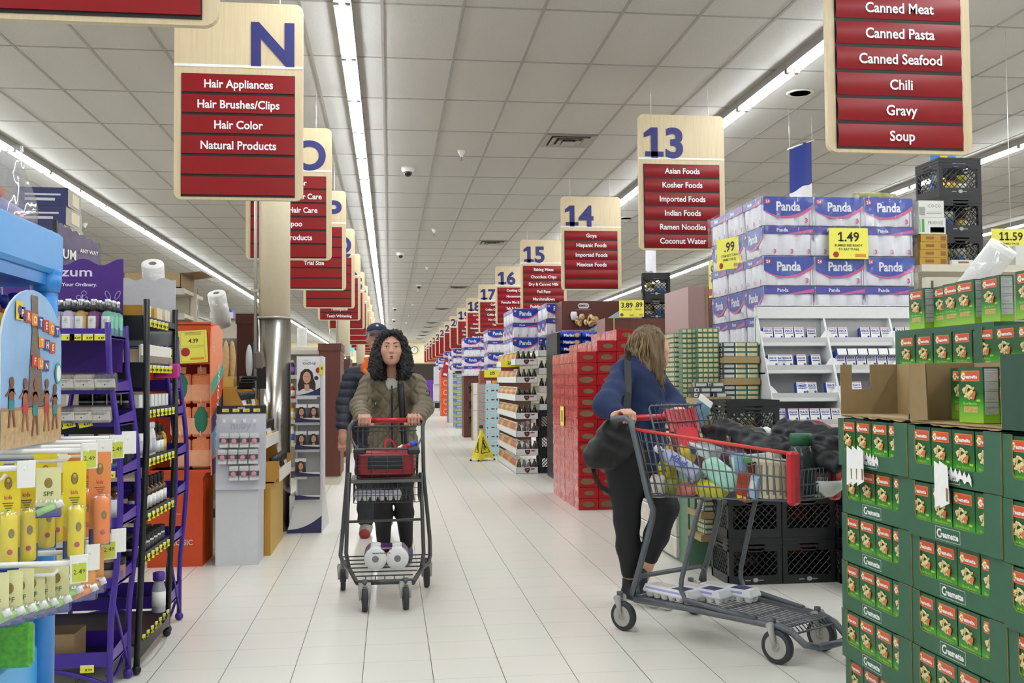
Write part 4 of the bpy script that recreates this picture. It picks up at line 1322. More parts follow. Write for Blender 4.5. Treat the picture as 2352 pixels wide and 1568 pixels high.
b.box(-0.205, 0.165, -0.006, 0, -0.115, 0.105, pos_y, M=M)
for x0, x1, z0, z1 in ((-0.19, -0.02, 0.0, 0.095), (-0.01, 0.15, 0.0, 0.095), (-0.19, -0.02, -0.105, -0.01), (-0.01, 0.15, -0.105, -0.01)):
	for q in ((x0, x1, z0, z0 + 0.002), (x0, x1, z1 - 0.002, z1), (x0, x0 + 0.002, z0, z1), (x1 - 0.002, x1, z0, z1)):
		b.box(q[0], q[1], -0.0065, -0.006, q[2], q[3], mat('faint_rule', '#9a9440', 0.6), M=M)
for s_, x, z in (('4.39', 0.075, 0.035), ('4.99', -0.09, 0.03), ('3.99', -0.09, -0.065)):
	b.text(s_, ink, (x, -0.007, z), 0.026, bold=0.02, M=M)
b.ell((0.02, -0.0065, -0.04), (0.03, 0.001, 0.03), mat('stamp_red', '#a5262a', 0.6), 18, 8, M=M)
for k in range(3):
	b.box(0.02, 0.13, -0.007, -0.006, 0.075 + 0.007 * k, 0.078 + 0.007 * k, mat('faint_rule', '', .6), M=M)
b.box(0.05, 0.14, -0.007, -0.006, -0.095, -0.08, mat('orange_print', '#d98a2c', 0.6), M=M)
b.build('price_poster', t)
spack = []
for nm, c2 in (('salmon', None), ('green', '#2f7d63')):
	q = MB().rbox(-0.065, 0.065, -0.022, 0.022, -0.22, -0.015, mat('salmon_sponge', '#ea9466', 0.8, var=0.1, bump=0.3, scale=60), 0.012).box(-0.068, 0.068, -0.026, -0.022, -0.2, -0.09, mat('peach_card', '#f2b088', 0.5))
	if c2:
		q.ell((0, -0.015, -0.11), (0.055, 0.02, 0.1), mat('green_sponge', c2, 0.7), 16, 10)
	q.box(-0.03, 0.03, -0.004, 0.004, -0.02, 0.03, mat('peach_card', '', .5))
	spack.append(Proto(tag(q.build('sponge_pack'), '', 'pack')))
for r_, (zz, row) in enumerate(((1.35, ((432, 1), (479, 0))), (1.12, ((432, 0), (479, 1))), (0.9, ((432, 0), (479, 0))))):
	for i, (px, k) in enumerate(row):
		p = at(px, 850 + 100 * r_, Y=7.18)
		spack[k].place(((-1.43, -1.293)[i], 7.15, zz - 0.02), label=f'salmon sponge pack {"with green " if k else ""}on the orange display, {ORD[r_]} row down, {nth(i)} from left', group='sponge packs on the orange display')
		h = MB().tube([((-1.43, -1.293)[i], 7.3, zz + 0.005), ((-1.43, -1.293)[i], 7.12, zz - 0.015), ((-1.43, -1.293)[i], 7.1, zz + 0.02)], 0.004, hookm, 6)
		h.build('peg_hook', t)

# ------------------------------------------------------------------ white display with little pink packs
t = thing('accessory_display', 'white cardboard display board on a plain white pedestal with small pink packs', 'display stand', (-1.04, 7.2, 0))
wb = mat('white_corrugated_card', '#d6d7dc', 0.6, var=0.02)
MB().box(-1.19, -0.905, 7.1, 7.42, 0, 0.55, wb).build('pedestal', t)
M = Matrix.Translation((-1.02, 7.06, 0.54)) @ Matrix.Rotation(R(-5), 4, 'X')
b = MB().box(-0.165, 0.165, 0, 0.04, -0.02, 0.5, mat('board_lilac_white', '#c9cad3', 0.5, var=0.04, scale=8), M=M)
b.text('nuby', mat('ghost_print', '#b4b6c6', 0.6, var=0), (0.0, -0.001, 0.42), 0.05, bold=0.05, M=M).text('nuk uni', mat('ghost_print', '', .6), (0.02, -0.001, 0.33), 0.03, bold=0.04, M=M)
b.build('peg_board', t)
b = MB().box(-0.165, 0.165, -0.004, 0.044, 0.5, 0.555, blk, M=M)
b.text('mini', mat('pale_print_band', '', .5), (0.0, -0.006, 0.54), 0.02, bold=0.02, M=M)
b.build('header', t)
for i in range(4):
	c = M @ Vector((-0.105 + 0.07 * i, -0.008, 0.522))
	price_tag(t, c, 0.045, 0.022, '7.99')
pb = thing('pacifier_pack', '', 'pack')
MB().box(-0.03, 0.03, -0.003, 0, -0.1, -0.0, mat('offwhite_backer', '#d9dad8', 0.5)).box(-0.03, 0.03, -0.012, -0.003, -0.065, -0.035, mat('plum_dark_print', '#3f3040', 0.5)).box(-0.028, 0.028, -0.0125, -0.003, -0.098, -0.08, paper).build('card', pb)
MB().ell((0, -0.016, -0.055), (0.017, 0.01, 0.017), mat('pink_pacifier', '#dc8ca0', 0.4), 12, 8).build('pacifier', pb)
MB().rbox(-0.032, 0.032, -0.028, -0.0005, -0.1, -0.02, clear, 0.008).build('blister', pb)
PB = Proto(pb)
for r_, row in enumerate(((0, 1, 2, 3), (0, 1, 2, 3), (1, 2, 3))):
	for i in row:
		for k in range(2):
			c = M @ Vector((-0.105 + 0.068 * i - (0.008 if r_ == 1 else 0), -0.02 - 0.028 * k, 0.365 - 0.112 * r_))
			PB.place(c, rot=(R(-5), 0, 0), label=f'pink pacifier pack on the white display, {ORD[r_]} row from top, {nth(i)} hook from left, {("behind", "front")[k]}', group='pacifier packs on the white display')
for i in range(4):
	a, c = M @ Vector((-0.105 + 0.068 * i, 0, 0.46)), M @ Vector((-0.105 + 0.068 * i, -0.06, 0.45))
	MB().tube([a, c], 0.0035, hookm, 6).box(c.x - 0.01, c.x + 0.01, c.y - 0.002, c.y, c.z - 0.014, c.z + 0.01, paper).build('peg_hook', t)

# ------------------------------------------------------------------ gold cardboard stepped display behind it
gold = mat('gold_card', '#c08f35', 0.55, var=0.04)
gold2 = mat('pale_gold_card', '#cda955', 0.55, var=0.04)
t = thing('stepped_display', 'gold cardboard stepped display between the white board and the steel column', 'display stand', (-1.0, 7.8, 0))
b = MB().box(-1.25, -0.86, 7.45, 8.3, 0, 0.5, gold2, ym=gold)
b.build('lower_body', t)
b = MB()
prof = [(-1.25, 0.5), (-0.86, 0.5), (-0.80, 0.56), (-0.80, 0.68), (-0.9, 0.68), (-0.94, 0.8), (-0.94, 0.9), (-1.02, 0.9), (-1.06, 1.1), (-1.12, 1.22), (-1.25, 1.22)]
for y in (7.45, 8.3):
	b.add([(x, y, z) for x, z in prof] + [(x, y + 0.006, z) for x, z in prof], [tuple(range(11)), tuple(range(21, 10, -1))], gold)
b.box(-1.25, -0.80, 7.45, 8.3, 0.52, 0.53, gold).box(-1.25, -0.90, 7.45, 8.3, 0.78, 0.79, gold).box(-1.25, -1.02, 7.45, 8.3, 1.0, 1.01, gold).box(-1.25, -1.2, 7.45, 8.3, 0.5, 1.2, gold)
b.build('stepped_tray', t)
for z, x in ((0.56, -0.80), (0.80, -0.9)):
	MB().box(x, x + 0.004, 7.45, 8.3, z - 0.03, z + 0.06, paper).build('tray_lip', t)
hb = proto_bottle('hair_bottle', 'bottle', 0.17, 0.03, mat('white_bottle', '', .3), blk, mat('gold_band', '', .4), capr=0.95, caph=0.35)
hc = proto_bottle('hair_bottle', 'bottle', 0.17, 0.03, mat('dark_brown_bottle', '#2a1c14', 0.2), blk, mat('gold_print', '#b08a3a', 0.4), capr=0.95, caph=0.3)
for r_, (x, z) in enumerate(((-0.85, 0.531), (-0.95, 0.791), (-1.1, 1.011))):
	for i in range(8):
		(hb if (i // 3 + r_) % 2 == 0 else hc).place((x, 7.52 + 0.1 * i, z), label=f'black-capped bottle on the gold stepped display, {("lowest", "middle", "top")[r_]} step, {nth(i)} from the near end', group='bottles on the gold display')
bp = MB().rbox(-0.06, 0.06, -0.09, 0.09, 0, 0.02, mat('glossy_black_pouch', '#141416', 0.15), 0.006)
BPR = Proto(tag(bp.build('black_pouch'), '', 'pouch'))
for i in range(5):
	BPR.place((-1.11 + 0.004 * i, 8.0, 1.2 + 0.021 * i), R(4 * i), label=f'glossy black pouch piled on the gold display top, {nth(i)} from below', group='black pouches on the gold display')
# brushes and mirrors behind
t = thing('brush_display', 'wooden paddle brushes standing in a small gold rack', 'brush rack', (-1.25, 8.0, 1.22))
MB().box(-1.36, -1.2, 7.95, 8.1, 1.22, 1.3, gold2).build('rack', t)
for k, dx_ in enumerate((0, 0.045)):
	MB().ell((-1.27 + dx_, 8.02 + 0.02 * k, 1.43), (0.027, 0.018, 0.15), mat('light_wood_brush', '#c9a777', 0.5, var=0.15), 14, 10).build('brush', t)
t = thing('vanity_mirror', 'grey and black salon mirrors before the brown cabinet', 'mirror', (-1.1, 8.3, 1.2))
MB().ell((-1.13, 8.3, 1.42), (0.028, 0.05, 0.14), mat('silver_back', '#b9b9bf', 0.3), 16, 10).build('mirror_back', t)
MB().box(-1.13, -1.1, 8.3, 8.36, 1.5, 1.58, blk).rbox(-1.09, -1.02, 8.3, 8.34, 1.36, 1.5, mat('grey_hair_tool', '#6e675e', 0.4), 0.01).box(-1.07, -1.0, 8.31, 8.35, 1.2, 1.38, blk).build('tool_holder', t)

# ------------------------------------------------------------------ white hair colour tower
t = thing('hair_colour_display', 'tall narrow white display with a dark-haired model picture and few boxes left', 'display stand', (-0.7, 8.6, 0))
navs = mat('navy_swoosh', '#26285a', 0.45)
tw_ = mat('tower_white_card', '#e3e3e6', 0.5, var=0.02)
x0, x1 = -0.775, -0.567
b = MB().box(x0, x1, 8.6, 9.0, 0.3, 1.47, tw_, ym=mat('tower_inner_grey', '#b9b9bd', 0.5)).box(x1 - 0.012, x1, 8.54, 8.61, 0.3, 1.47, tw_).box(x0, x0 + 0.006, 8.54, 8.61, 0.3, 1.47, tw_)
b.add([(x0 - 0.075, 8.5, 0.0), (x1, 8.5, 0), (x1, 8.55, 0.3), (x0, 8.55, 0.3)], [(0, 1, 2, 3)], tw_)
b.add([(x1, 8.5, 0), (x1 + 0.03, 9.05, 0), (x1, 9.0, 0.3), (x1, 8.55, 0.3)], [(0, 1, 2, 3)], tw_)
b.box(x0 - 0.06, x1 - 0.01, 8.56, 9.0, 0.002, 0.3, tw_)
b.build('tower_body', t)
b = MB()
curve = [(x0 - 0.074, 0.02)] + [(x0 - 0.074 + (x1 - x0 + 0.074) * u, 0.03 + 0.11 * (u ** 2.2)) for u in np.linspace(0, 1, 14)] + [(x1, 0.0), (x0 - 0.075, 0.0)]
b.add([(x, 8.4985 + z / 6, z) for x, z in curve], [tuple(range(len(curve)))], navs)
b.text('touch-up', mat('charcoal_ink', '#3c3a40', 0.6, var=0), (x0 + 0.075, 8.533, 0.165), 0.042, bold=0.015, fit=0.19)
b.text('root', mat('grey_ink', '#86848a', 0.6, var=0), (x0 + 0.01, 8.54, 0.212), 0.03)
b.text('CLAIROL', mat('ghost_ink', '#c9c4bd', 0.6, var=0), (x0 + 0.07, 8.546, 0.25), 0.02)
b.build('base_lettering', t)


def portrait(b, cx, y, z, s, gown):
	"""Printed head and shoulders: hair, face, white top, laid on the card."""
	hair = mat('printed_dark_hair', '#33221a', 0.5, var=0.15); sk = mat('printed_face', '#c99a80', 0.5, var=0.05)
	def blob(pts, m, d):
		b.add([(cx + s * px, y - d, z + s * pz) for px, pz in pts], [tuple(range(len(pts)))], m)
	blob([(-.42, -.55), (-.46, -.2), (-.36, .1), (-.3, .42), (-.12, .58), (.1, .58), (.28, .42), (.34, .1), (.44, -.2), (.42, -.55), (.2, -.62), (-.2, -.62)], hair, .0012)
	blob([(-.55, -.95), (-.48, -.6), (-.2, -.42), (.22, -.42), (.48, -.6), (.52, -.95)], gown, .0018)
	blob([(-.1, -.52), (-.12, -.2), (.12, -.2), (.12, -.52)], sk, .0022)
	blob([(.2 * math.cos(a) + .0, .15 + .3 * math.sin(a)) for a in np.linspace(0, 6.28, 16)[:-1]], sk, .0026)
	for sx in (-.08, .08):
		blob([(sx - .04, .2), (sx + .04, .2), (sx + .04, .225), (sx - .04, .225)], hair, .003)
	blob([(-.07, .0), (.07, .0), (.03, -.03), (-.03, -.03)], mat('printed_lips', '#a8534e', 0.5), .003)
	blob([(-.02, .06), (.03, .06), (.02, .14)], mat('printed_nose', '#b78468', 0.5), .003)


b = MB().box(x0 + 0.002, x1 - 0.013, 8.53, 8.536, 1.13, 1.465, mat('tower_picture_white', '#e9e9ec', 0.4, var=0.02))
b.text('touch-up', mat('charcoal_ink', '', .6), (x0 + 0.105, 8.529, 1.412), 0.026, bold=0.012, fit=0.11).text('root', mat('grey_ink', '', .6), (x0 + 0.08, 8.529, 1.434), 0.015)
portrait(b, x0 + 0.085, 8.529, 1.265, 0.165, mat('printed_white_top', '#d9d7da', 0.5))
sw = [(x0 + 0.002, 1.14)] + [(x0 + 0.002 + 0.193 * u, 1.145 + 0.06 * u ** 1.8) for u in np.linspace(0, 1, 10)] + [(x1 - 0.013, 1.14)]
b.add([(x, 8.526, z) for x, z in sw], [tuple(range(len(sw)))], navs)
b.ell((x1 - 0.045, 8.527, 1.285), (0.018, 0.001, 0.018), navs, 16, 6)
b.build('picture_panel', t)
b = MB().box(x1 - 0.02, x1 + 0.015, 8.522, 8.526, 1.315, 1.39, tag_y).ell((x1 - 0.03, 8.523, 1.35), (0.02, 0.001, 0.024), mat('stamp_red', '', .6), 16, 6)
b.text('8', ink, (x1, 8.521, 1.365), 0.02, bold=0.02)
b.build('price_card', t)
for z in (0.925, 0.70, 0.475, 0.285):
	b = MB().box(x0 - 0.008, x1 - 0.014, 8.50, 8.6, z - 0.008, z, tw_).box(x0 - 0.008, x1 - 0.014, 8.496, 8.50, z - 0.008, z + 0.028, navs)
	sw = [(x1 - 0.014, z + 0.029), (x1 - 0.014, z + 0.012), (x0 + 0.1, z + 0.018), (x0 + 0.03, z + 0.029)]
	b.add([(x, 8.495, zz) for x, zz in sw], [(0, 1, 2, 3)], paper)
	b.build('shelf', t)
hbx = MB().box(-0.045, 0.045, -0.035, 0.035, 0, 0.14, paper, ym=mat('dim_blue_print', '#4b4f66', 0.5)).box(-0.045, 0.045, -0.0356, -0.035, 0.112, 0.14, paper)
portrait(hbx, 0.003, -0.0356, 0.062, 0.098, mat('printed_white_top', '', .5))
HB = Proto(tag(hbx.build('hair_colour_box'), '', 'box'))
for i, (x, z) in enumerate(((x0 + 0.04, 0.925), (x0 + 0.14, 0.925), (x0 + 0.04, 0.70), (x0 + 0.14, 0.70), (x0 + 0.035, 0.475))):
	HB.place((x, 8.545, z + 0.001), label=f'hair colour box with a model on the white tower, {("upper shelf, left", "upper shelf, right", "second shelf, left", "second shelf, right", "third shelf, alone")[i]}', group='hair colour boxes')

# ------------------------------------------------------------------ pasta pallet at the right front
pg = mat('pasta_green', '#1f5a2c', 0.35, var=0.03)
case_g = mat('case_green_card', '#2f5c44', 0.55, var=0.04)
case_d = mat('case_green_dark', '#1f4231', 0.6)
lbl = mat('creamette_red_label', '#c8502c', 0.4, var=0.03)
lblb = mat('creamette_orange_border', '#dd8a55', 0.4)
past = mat('pasta_cream', '#e2cf9a', 0.5, var=0.08)
tom = mat('tomato_orange', '#cf6a3a', 0.5)
lime = mat('lime_print', '#9cc636', 0.5)
nut = mat('nutrition_grey', '#b5b5b3', 0.6, var=0.04)
nutl = mat('nutrition_rule', '#3a3c3c', 0.6)
kr = mat('brown_corrugated', '#86704c', 0.8, var=0.06)
kr2 = mat('corrugated_inside', '#9c845c', 0.8, var=0.05)


def green_fade():
	m = bpy.data.materials.new('pasta_green_printed_fade')
	m.use_nodes = True
	nt = m.node_tree
	b = nt.nodes['Principled BSDF']; b.inputs['Roughness'].default_value = 0.35
	tc = nt.nodes.new('ShaderNodeTexCoord'); sp = nt.nodes.new('ShaderNodeSeparateXYZ'); r = nt.nodes.new('ShaderNodeValToRGB')
	nt.links.new(tc.outputs['Object'], sp.inputs[0])
	nt.links.new(mth(nt, 'DIVIDE', sp.outputs[2], 0.19), r.inputs[0])
	e = r.color_ramp.elements
	e[0].position = 0.05; e[0].color = lin('#8fbf35'); e[1].position = 0.5; e[1].color = lin('#1d5a26')
	e.new(0.3).color = lin('#3f9a30'); e.new(0.95).color = lin('#24523a')
	nt.links.new(r.outputs[0], b.inputs['Base Color'])
	return m


gfade = green_fade()
BW, BH, BD = 0.122, 0.19, 0.056


def pasta_box():
	b = MB().box(-BW / 2, BW / 2, -BD / 2, BD / 2, 0, BH, pg, ym=gfade, xp=gfade, xm=gfade)
	y = -BD / 2
	b.box(-0.046, 0.046, y - 0.0012, y, 0.142, 0.178, lblb).box(-0.044, 0.044, y - 0.0016, y, 0.144, 0.176, lbl)
	b.ell((-0.034, y - 0.0014, 0.160), (0.013, 0.0008, 0.016), mat('label_gold_arc', '#e0a53c', .5), 10, 4)
	b.text('C', white_i, (-0.036, y - 0.0026, 0.159), 0.022, bold=0.03, res=1)
	b.text('reamette', white_i, (0.005, y - 0.0026, 0.158), 0.0135, bold=0.04, res=1, fit=0.066)
	rnd = random.Random(3)
	for k in range(24):
		rr_ = rnd.random() ** .5; ta = rnd.uniform(0, 6.28)
		cx, cz = -0.008 + .029 * rr_ * math.cos(ta), 0.104 + .024 * rr_ * math.sin(ta)
		a = rnd.uniform(0, 3.1)
		q = [(cx + 0.010 * math.cos(t) * math.cos(a) - 0.005 * math.sin(t) * math.sin(a), y - 0.0008 - 0.0001 * k, cz + 0.010 * math.cos(t) * math.sin(a) + 0.005 * math.sin(t) * math.cos(a)) for t in np.linspace(0, 6.28, 9)[:-1]]
		b.add(q, [tuple(range(8))], (past, mat('pasta_shade', '#c9b074', .5))[k % 3 == 0])
	for cx, cz in ((0.014, 0.094), (0.022, 0.1), (0.018, 0.088)):
		b.add([(cx + 0.008 * math.cos(t), y - 0.0038, cz + 0.009 * math.sin(t)) for t in np.linspace(0, 6.28, 8)[:-1]], [tuple(range(7))], tom)
	b.box(0.03, 0.048, y - 0.001, y, 0.073, 0.08, lime)
	b.text('Elbow Macaroni', lime, (-0.004, y - 0.0012, 0.066), 0.009, bold=0.02, res=1, fit=0.07)
	b.box(-0.036, 0.036, y - 0.001, y, 0.034, 0.056, mat('window_pasta', '#b9a25c', 0.3, var=0.35, scale=220))
	b.box(BW / 2, BW / 2 + 0.0008, -0.022, 0.022, 0.03, 0.184, nut)
	for z in (0.178, 0.168, 0.14, 0.112, 0.106, 0.07, 0.052):
		b.box(BW / 2, BW / 2 + 0.0012, -0.021, 0.021, z, z + 0.0014, nutl)
	for z in np.arange(0.035, 0.165, 0.0055):
		b.box(BW / 2, BW / 2 + 0.001, -0.02, 0.012 * math.sin(z * 900), z, z + 0.0014, mat('nutrition_text_grey', '#85888a', .6))
	return tag(b.build('pasta_box'), '', 'box')


PBX = Proto(pasta_box())
CW, CH, CD = 0.517, 0.1815, 0.25


def pasta_case(lip=0.055, logo=True):
	t = thing('pasta_case', '', 'case')
	w, h = CW / 2 - 0.002, CH - 0.002
	x0, x1, r = -w + 0.042, w - 0.082, 0.02
	pts = [(-w, 0), (w, 0), (w, h), (x1, h)]
	pts += [(x1 - r + r * math.cos(a), lip + r - r * math.sin(a)) for a in np.linspace(0, math.pi / 2, 5)]
	pts += [(x0 + r - r * math.sin(a), lip + r - r * math.cos(a)) for a in np.linspace(0, math.pi / 2, 5)]
	pts += [(x0, h), (-w, h)]
	b = MB().slab(pts, 0.004, case_g, Matrix.Translation((0, -CD / 2, 0)), rim=kr2, back=kr2)
	b.box(-w, -w + 0.004, -CD / 2 + 0.004, CD / 2, 0, h, case_g).box(w - 0.004, w, -CD / 2 + 0.004, CD / 2, 0, h, case_g).box(-w, w, CD / 2 - 0.004, CD / 2, 0, h, case_g)
	b.box(-w + 0.004, w - 0.004, -CD / 2 + 0.004, CD / 2 - 0.004, 0, 0.004, kr)
	b.build('tray_shell', t)
	if logo:
		y = -CD / 2 - 0.0006
		b = MB()
		lw, l0, l1, cx = 0.07, 0.008, 0.049, -0.02
		for q in ((cx - lw, cx + lw, l0, l0 + 0.0018), (cx - lw, cx + lw, l1 - 0.0018, l1), (cx - lw, cx - lw + 0.0018, l0, l1), (cx + lw - 0.0018, cx + lw, l0, l1)):
			b.box(q[0], q[1], y - 0.0004, y, q[2], q[3], mat('pale_green_ink', '#b9c9bb', 0.6, var=0))
		b.text('C', white_i, (cx - 0.047, y - 0.001, 0.029), 0.027, bold=0.03, res=2)
		b.text('reamette', white_i, (cx + 0.012, y - 0.001, 0.0275), 0.019, bold=0.035, res=2, fit=0.098)
		b.build('logo', t)
	return Proto(t)


PC = pasta_case()
PX = 1.72
CT = 1.103
grp_c = 'pasta cases on the front pallet'
for c in range(3):
	yc = 3.70 - CW * (c + 0.5)
	for r_ in range(6):
		z = CT - CH * (r_ + 1) - (0.004 * c)
		jx = 0.004 * ((r_ * 7 + c * 5) % 4)
		PC.place((PX + CD / 2 + jx, yc, z), R(-90), label=f'green open-front pasta case, {ORD[c]} column from the far corner, {ORD[r_]} row from the top', group=grp_c)
		for k in range(4):
			if c == 2 and k > 1: continue
			PBX.place((PX + 0.034 + jx, yc + CW / 2 - 0.028 - 0.122 * k - 0.05 + 0.005 * ((r_ + k) % 2), z + 0.0045), R(-90), label=f'pasta box in {ORD[c]} case column from the far corner, {ORD[r_]} row from top, {ORD[k]} box', group='pasta boxes inside the front cases', scale=(1, 1, 0.9))
# the pallet's far depth: plain case stacks carrying the upper rows
kcase = MB().box(-0.25, 0.25, -0.24, 0.24, 0, 0.18, case_g, zp=kr)
KC = Proto(tag(kcase.build('closed_case'), '', 'case'))
for c, (x, y) in enumerate(((2.24, 3.44), (2.24, 2.92), (2.74, 3.9), (2.74, 3.4))):
	for r_ in range(6):
		KC.place((x, y, 0.013 + 0.1815 * r_), R(90), label=f'closed green pasta case deep in the pallet, {ORD[c]} stack, {ORD[r_]} layer from the floor', group='closed pasta cases deep in the pallet')
pal = thing('shipping_pallet', 'flat board under the pasta cases', 'pallet', (2.3, 3.1, 0))
MB().box(1.74, 2.9, 2.2, 3.69, 0.0, 0.0125, kr).build('deck_board', pal)

# torn open tray shells on top
def open_tray(label, yc, z, dx, notch, flap, h=0.195):
	t = thing('open_carton', label, 'carton', (PX, yc, z))
	w, D = CW / 2 - 0.004, 0.235
	x0 = PX + dx
	b = MB()
	b.box(x0, x0 + D, yc - w, yc + w, z, z + 0.005, kr2)
	if notch:
		for xa, xb, hh in ((0.0, 0.045, h), (0.045, 0.12, 0.10), (0.12, D, h)):
			b.box(x0 + xa, x0 + xb, yc + w - 0.005, yc + w, z + 0.005, z + hh, kr)
	else:
		b.box(x0, x0 + D, yc + w - 0.005, yc + w, z + 0.005, z + h, kr, yp=case_d)
	b.box(x0, x0 + D, yc - w, yc - w + 0.005, z + 0.005, z + (h if flap else 0.02), kr2, ym=case_g)
	b.box(x0 + D - 0.005, x0 + D, yc - w, yc + w, z + 0.005, z + h, kr2)
	if flap:
		a = [(x0, yc + w, z + 0.005), (x0 - 0.01, yc + w - 0.13, z + 0.01), (x0 - 0.01, yc + w - 0.12, z + h), (x0, yc + w, z + h)]
		b.add(a, [(0, 1, 2, 3)], kr)
		b.add([(p[0] + .004, p[1], p[2]) for p in a], [(0, 1, 2, 3)], kr2)
	b.build('carton_shell', t)
	ed = MB()
	rnd = random.Random(int(yc * 100))
	n = 16
	pts = [(x0 - 0.003 - rnd.uniform(0, 0.012), yc - w + 2 * w * i / n, z - rnd.uniform(0, 0.008)) for i in range(n + 1)]
	for i in range(n):
		a, c_ = pts[i], pts[i + 1]
		ed.add([(x0 + 0.03, a[1], z + 0.0055), (x0 + 0.03, c_[1], z + 0.0055), c_, a], [(0, 1, 2, 3)], kr2)
	ed.build('torn_edge', t)


open_tray('empty brown carton with a square notch in its far wall, atop the far pasta column', 3.70 - CW * 0.5, CT + 0.008, 0.012, True, False)
open_tray('torn brown carton holding three pasta boxes, atop the middle pasta column', 3.70 - CW * 1.5 - 0.005, CT + 0.004, 0.01, False, True)
t = thing('open_carton', 'dark green carton standing atop the nearest pasta column', 'carton', (PX, 2.4, CT))
MB().box(PX + 0.005, PX + 0.25, 2.2, 2.66, CT + 0.002, CT + 0.215, case_d, zp=None, ym=kr).build('carton_shell', t)
for i, (y, dx, dz) in enumerate(((3.085, 0.17, 0.0), (2.895, 0.085, 0), (2.845, 0.147, 0), (2.71, 0.17, 0.0))):
	PBX.place((PX + dx, y, CT + 0.011), R(-90 + (0, 2, -4, 3)[i]), label=f'pasta box standing in the torn brown carton, {("behind the front flap", "nearest with a full label", "at its near end", "at its back")[i]}', group='pasta boxes in the torn carton')
# middle and upper rows of loose boxes
zB, zA = 1.446 - BH, 1.648 - BH
def support(nm, lab, x0, x1, y0, y1, z0, z1):
	t = thing('closed_case', lab, 'case', ((x0 + x1) / 2, (y0 + y1) / 2, z0))
	MB().box(x0, x1, y0, y1, z0, z1, case_g, zp=kr, yp=kr).build('tray_shell', t)
support('b', 'closed green pasta case under the middle loose boxes', 2.085, 2.5, 2.6, 4.02, 1.104, zB - 0.002)
support('a', 'closed green pasta case under the top loose boxes', 2.185, 2.6, 3.40, 4.12, zB - 0.001, zA - 0.002)
for i in range(4):
	PBX.place((2.115 + BD / 2, 3.955 - 0.063 - 0.134 * i, zB), R(-90), label=f'pasta box in the middle loose row above the cartons, {ORD[i]} from the far end', group='pasta boxes in the middle loose row')
PC2 = pasta_case(0.05, True)
PC2.place((2.1 + CD / 2, 3.13, zB), R(-90), label='green pasta case lying right of the middle loose boxes')
for k in range(4):
	PBX.place((2.1 + 0.034, 3.13 + CW / 2 - 0.055 - 0.122 * k, zB + 0.005), R(-90), label=f'pasta box in the case right of the middle loose row, {ORD[k]} from the far end', group='pasta boxes in the upper case', scale=(1, 1, 0.9))
for i, (y, dx, rz) in enumerate(((4.0, 0.0, 0), (3.86, 0.03, -3), (3.75, 0.01, 0), (3.63, -0.005, 0), (3.48, 0.005, -2), (3.26, 0.0, 0), (3.13, 0.01, 0))):
	PBX.place((2.22 + BD / 2 + dx, y, zA), R(-90 + rz), label=f'pasta box in the topmost loose row, {ORD[i]} from the far end', group='pasta boxes in the topmost row')

# white price labels hanging off two cases
for i, (px, py, lab) in enumerate(((1958, 1068, 'bunch of white torn labels hanging on the far top pasta case'), (2160, 1105, 'white torn label hanging on the middle top pasta case'))):
	t = thing('hanging_label', lab, 'label', at(px, py, X=PX - 0.012))
	b = MB()
	for k in range(3 if i == 0 else 2):
		p = at(px + 12 * k - 10, py - 32, X=PX - 0.006 - 0.004 * k)
		b.add([(p.x, p.y + 0.012, p.z + 0.02), (p.x, p.y - 0.035, p.z + 0.005), (p.x - 0.012, p.y - 0.062, p.z - 0.105), (p.x - 0.012, p.y - 0.008, p.z - 0.125)], [(0, 1, 2, 3)], paper)
		b.add([(p.x - 0.011, p.y - 0.04, p.z - 0.06), (p.x - 0.0105, p.y - 0.05, p.z - 0.06), (p.x - 0.0125, p.y - 0.055, p.z - 0.1), (p.x - 0.0125, p.y - 0.045, p.z - 0.1)], [(0, 1, 2, 3)], mat('label_brown_print', '#7d6a45', 0.6))
	p = at(px + 30, py - 28, X=PX - 0.002)
	pts = []
	for k in range(13):
		pts.append((p.x, p.y + 0.05 - 0.012 * k, p.z + (0.012 if k % 2 else -0.006) - 0.0015 * k))
	for k in range(13):
		kk = 12 - k
		pts.append((p.x, p.y + 0.05 - 0.012 * kk, p.z - 0.02 - 0.0015 * kk + (0.004 if kk % 3 else -0.008)))
	b.add(pts, [tuple(range(26))], paper)
	b.build('paper', t)

# ------------------------------------------------------------------ stacks of bath tissue packs
tw = mat('tissue_white', '#e6e5ec', 0.45, var=0.05, scale=20, bump=0.2)
tb_ = mat('panda_blue', '#17369a', 0.3, var=0.12, scale=12)
tv = mat('panda_violet', '#3a3496', 0.3, var=0.1)
tpk = mat('panda_pink', '#c44a86', 0.35)
trd = mat('panda_red_dot', '#c03048', 0.4)
tsl = mat('panda_silver_ink', '#dfe1ea', 0.3, var=0)
TW, TD, TH = 0.372, 0.372, 0.208


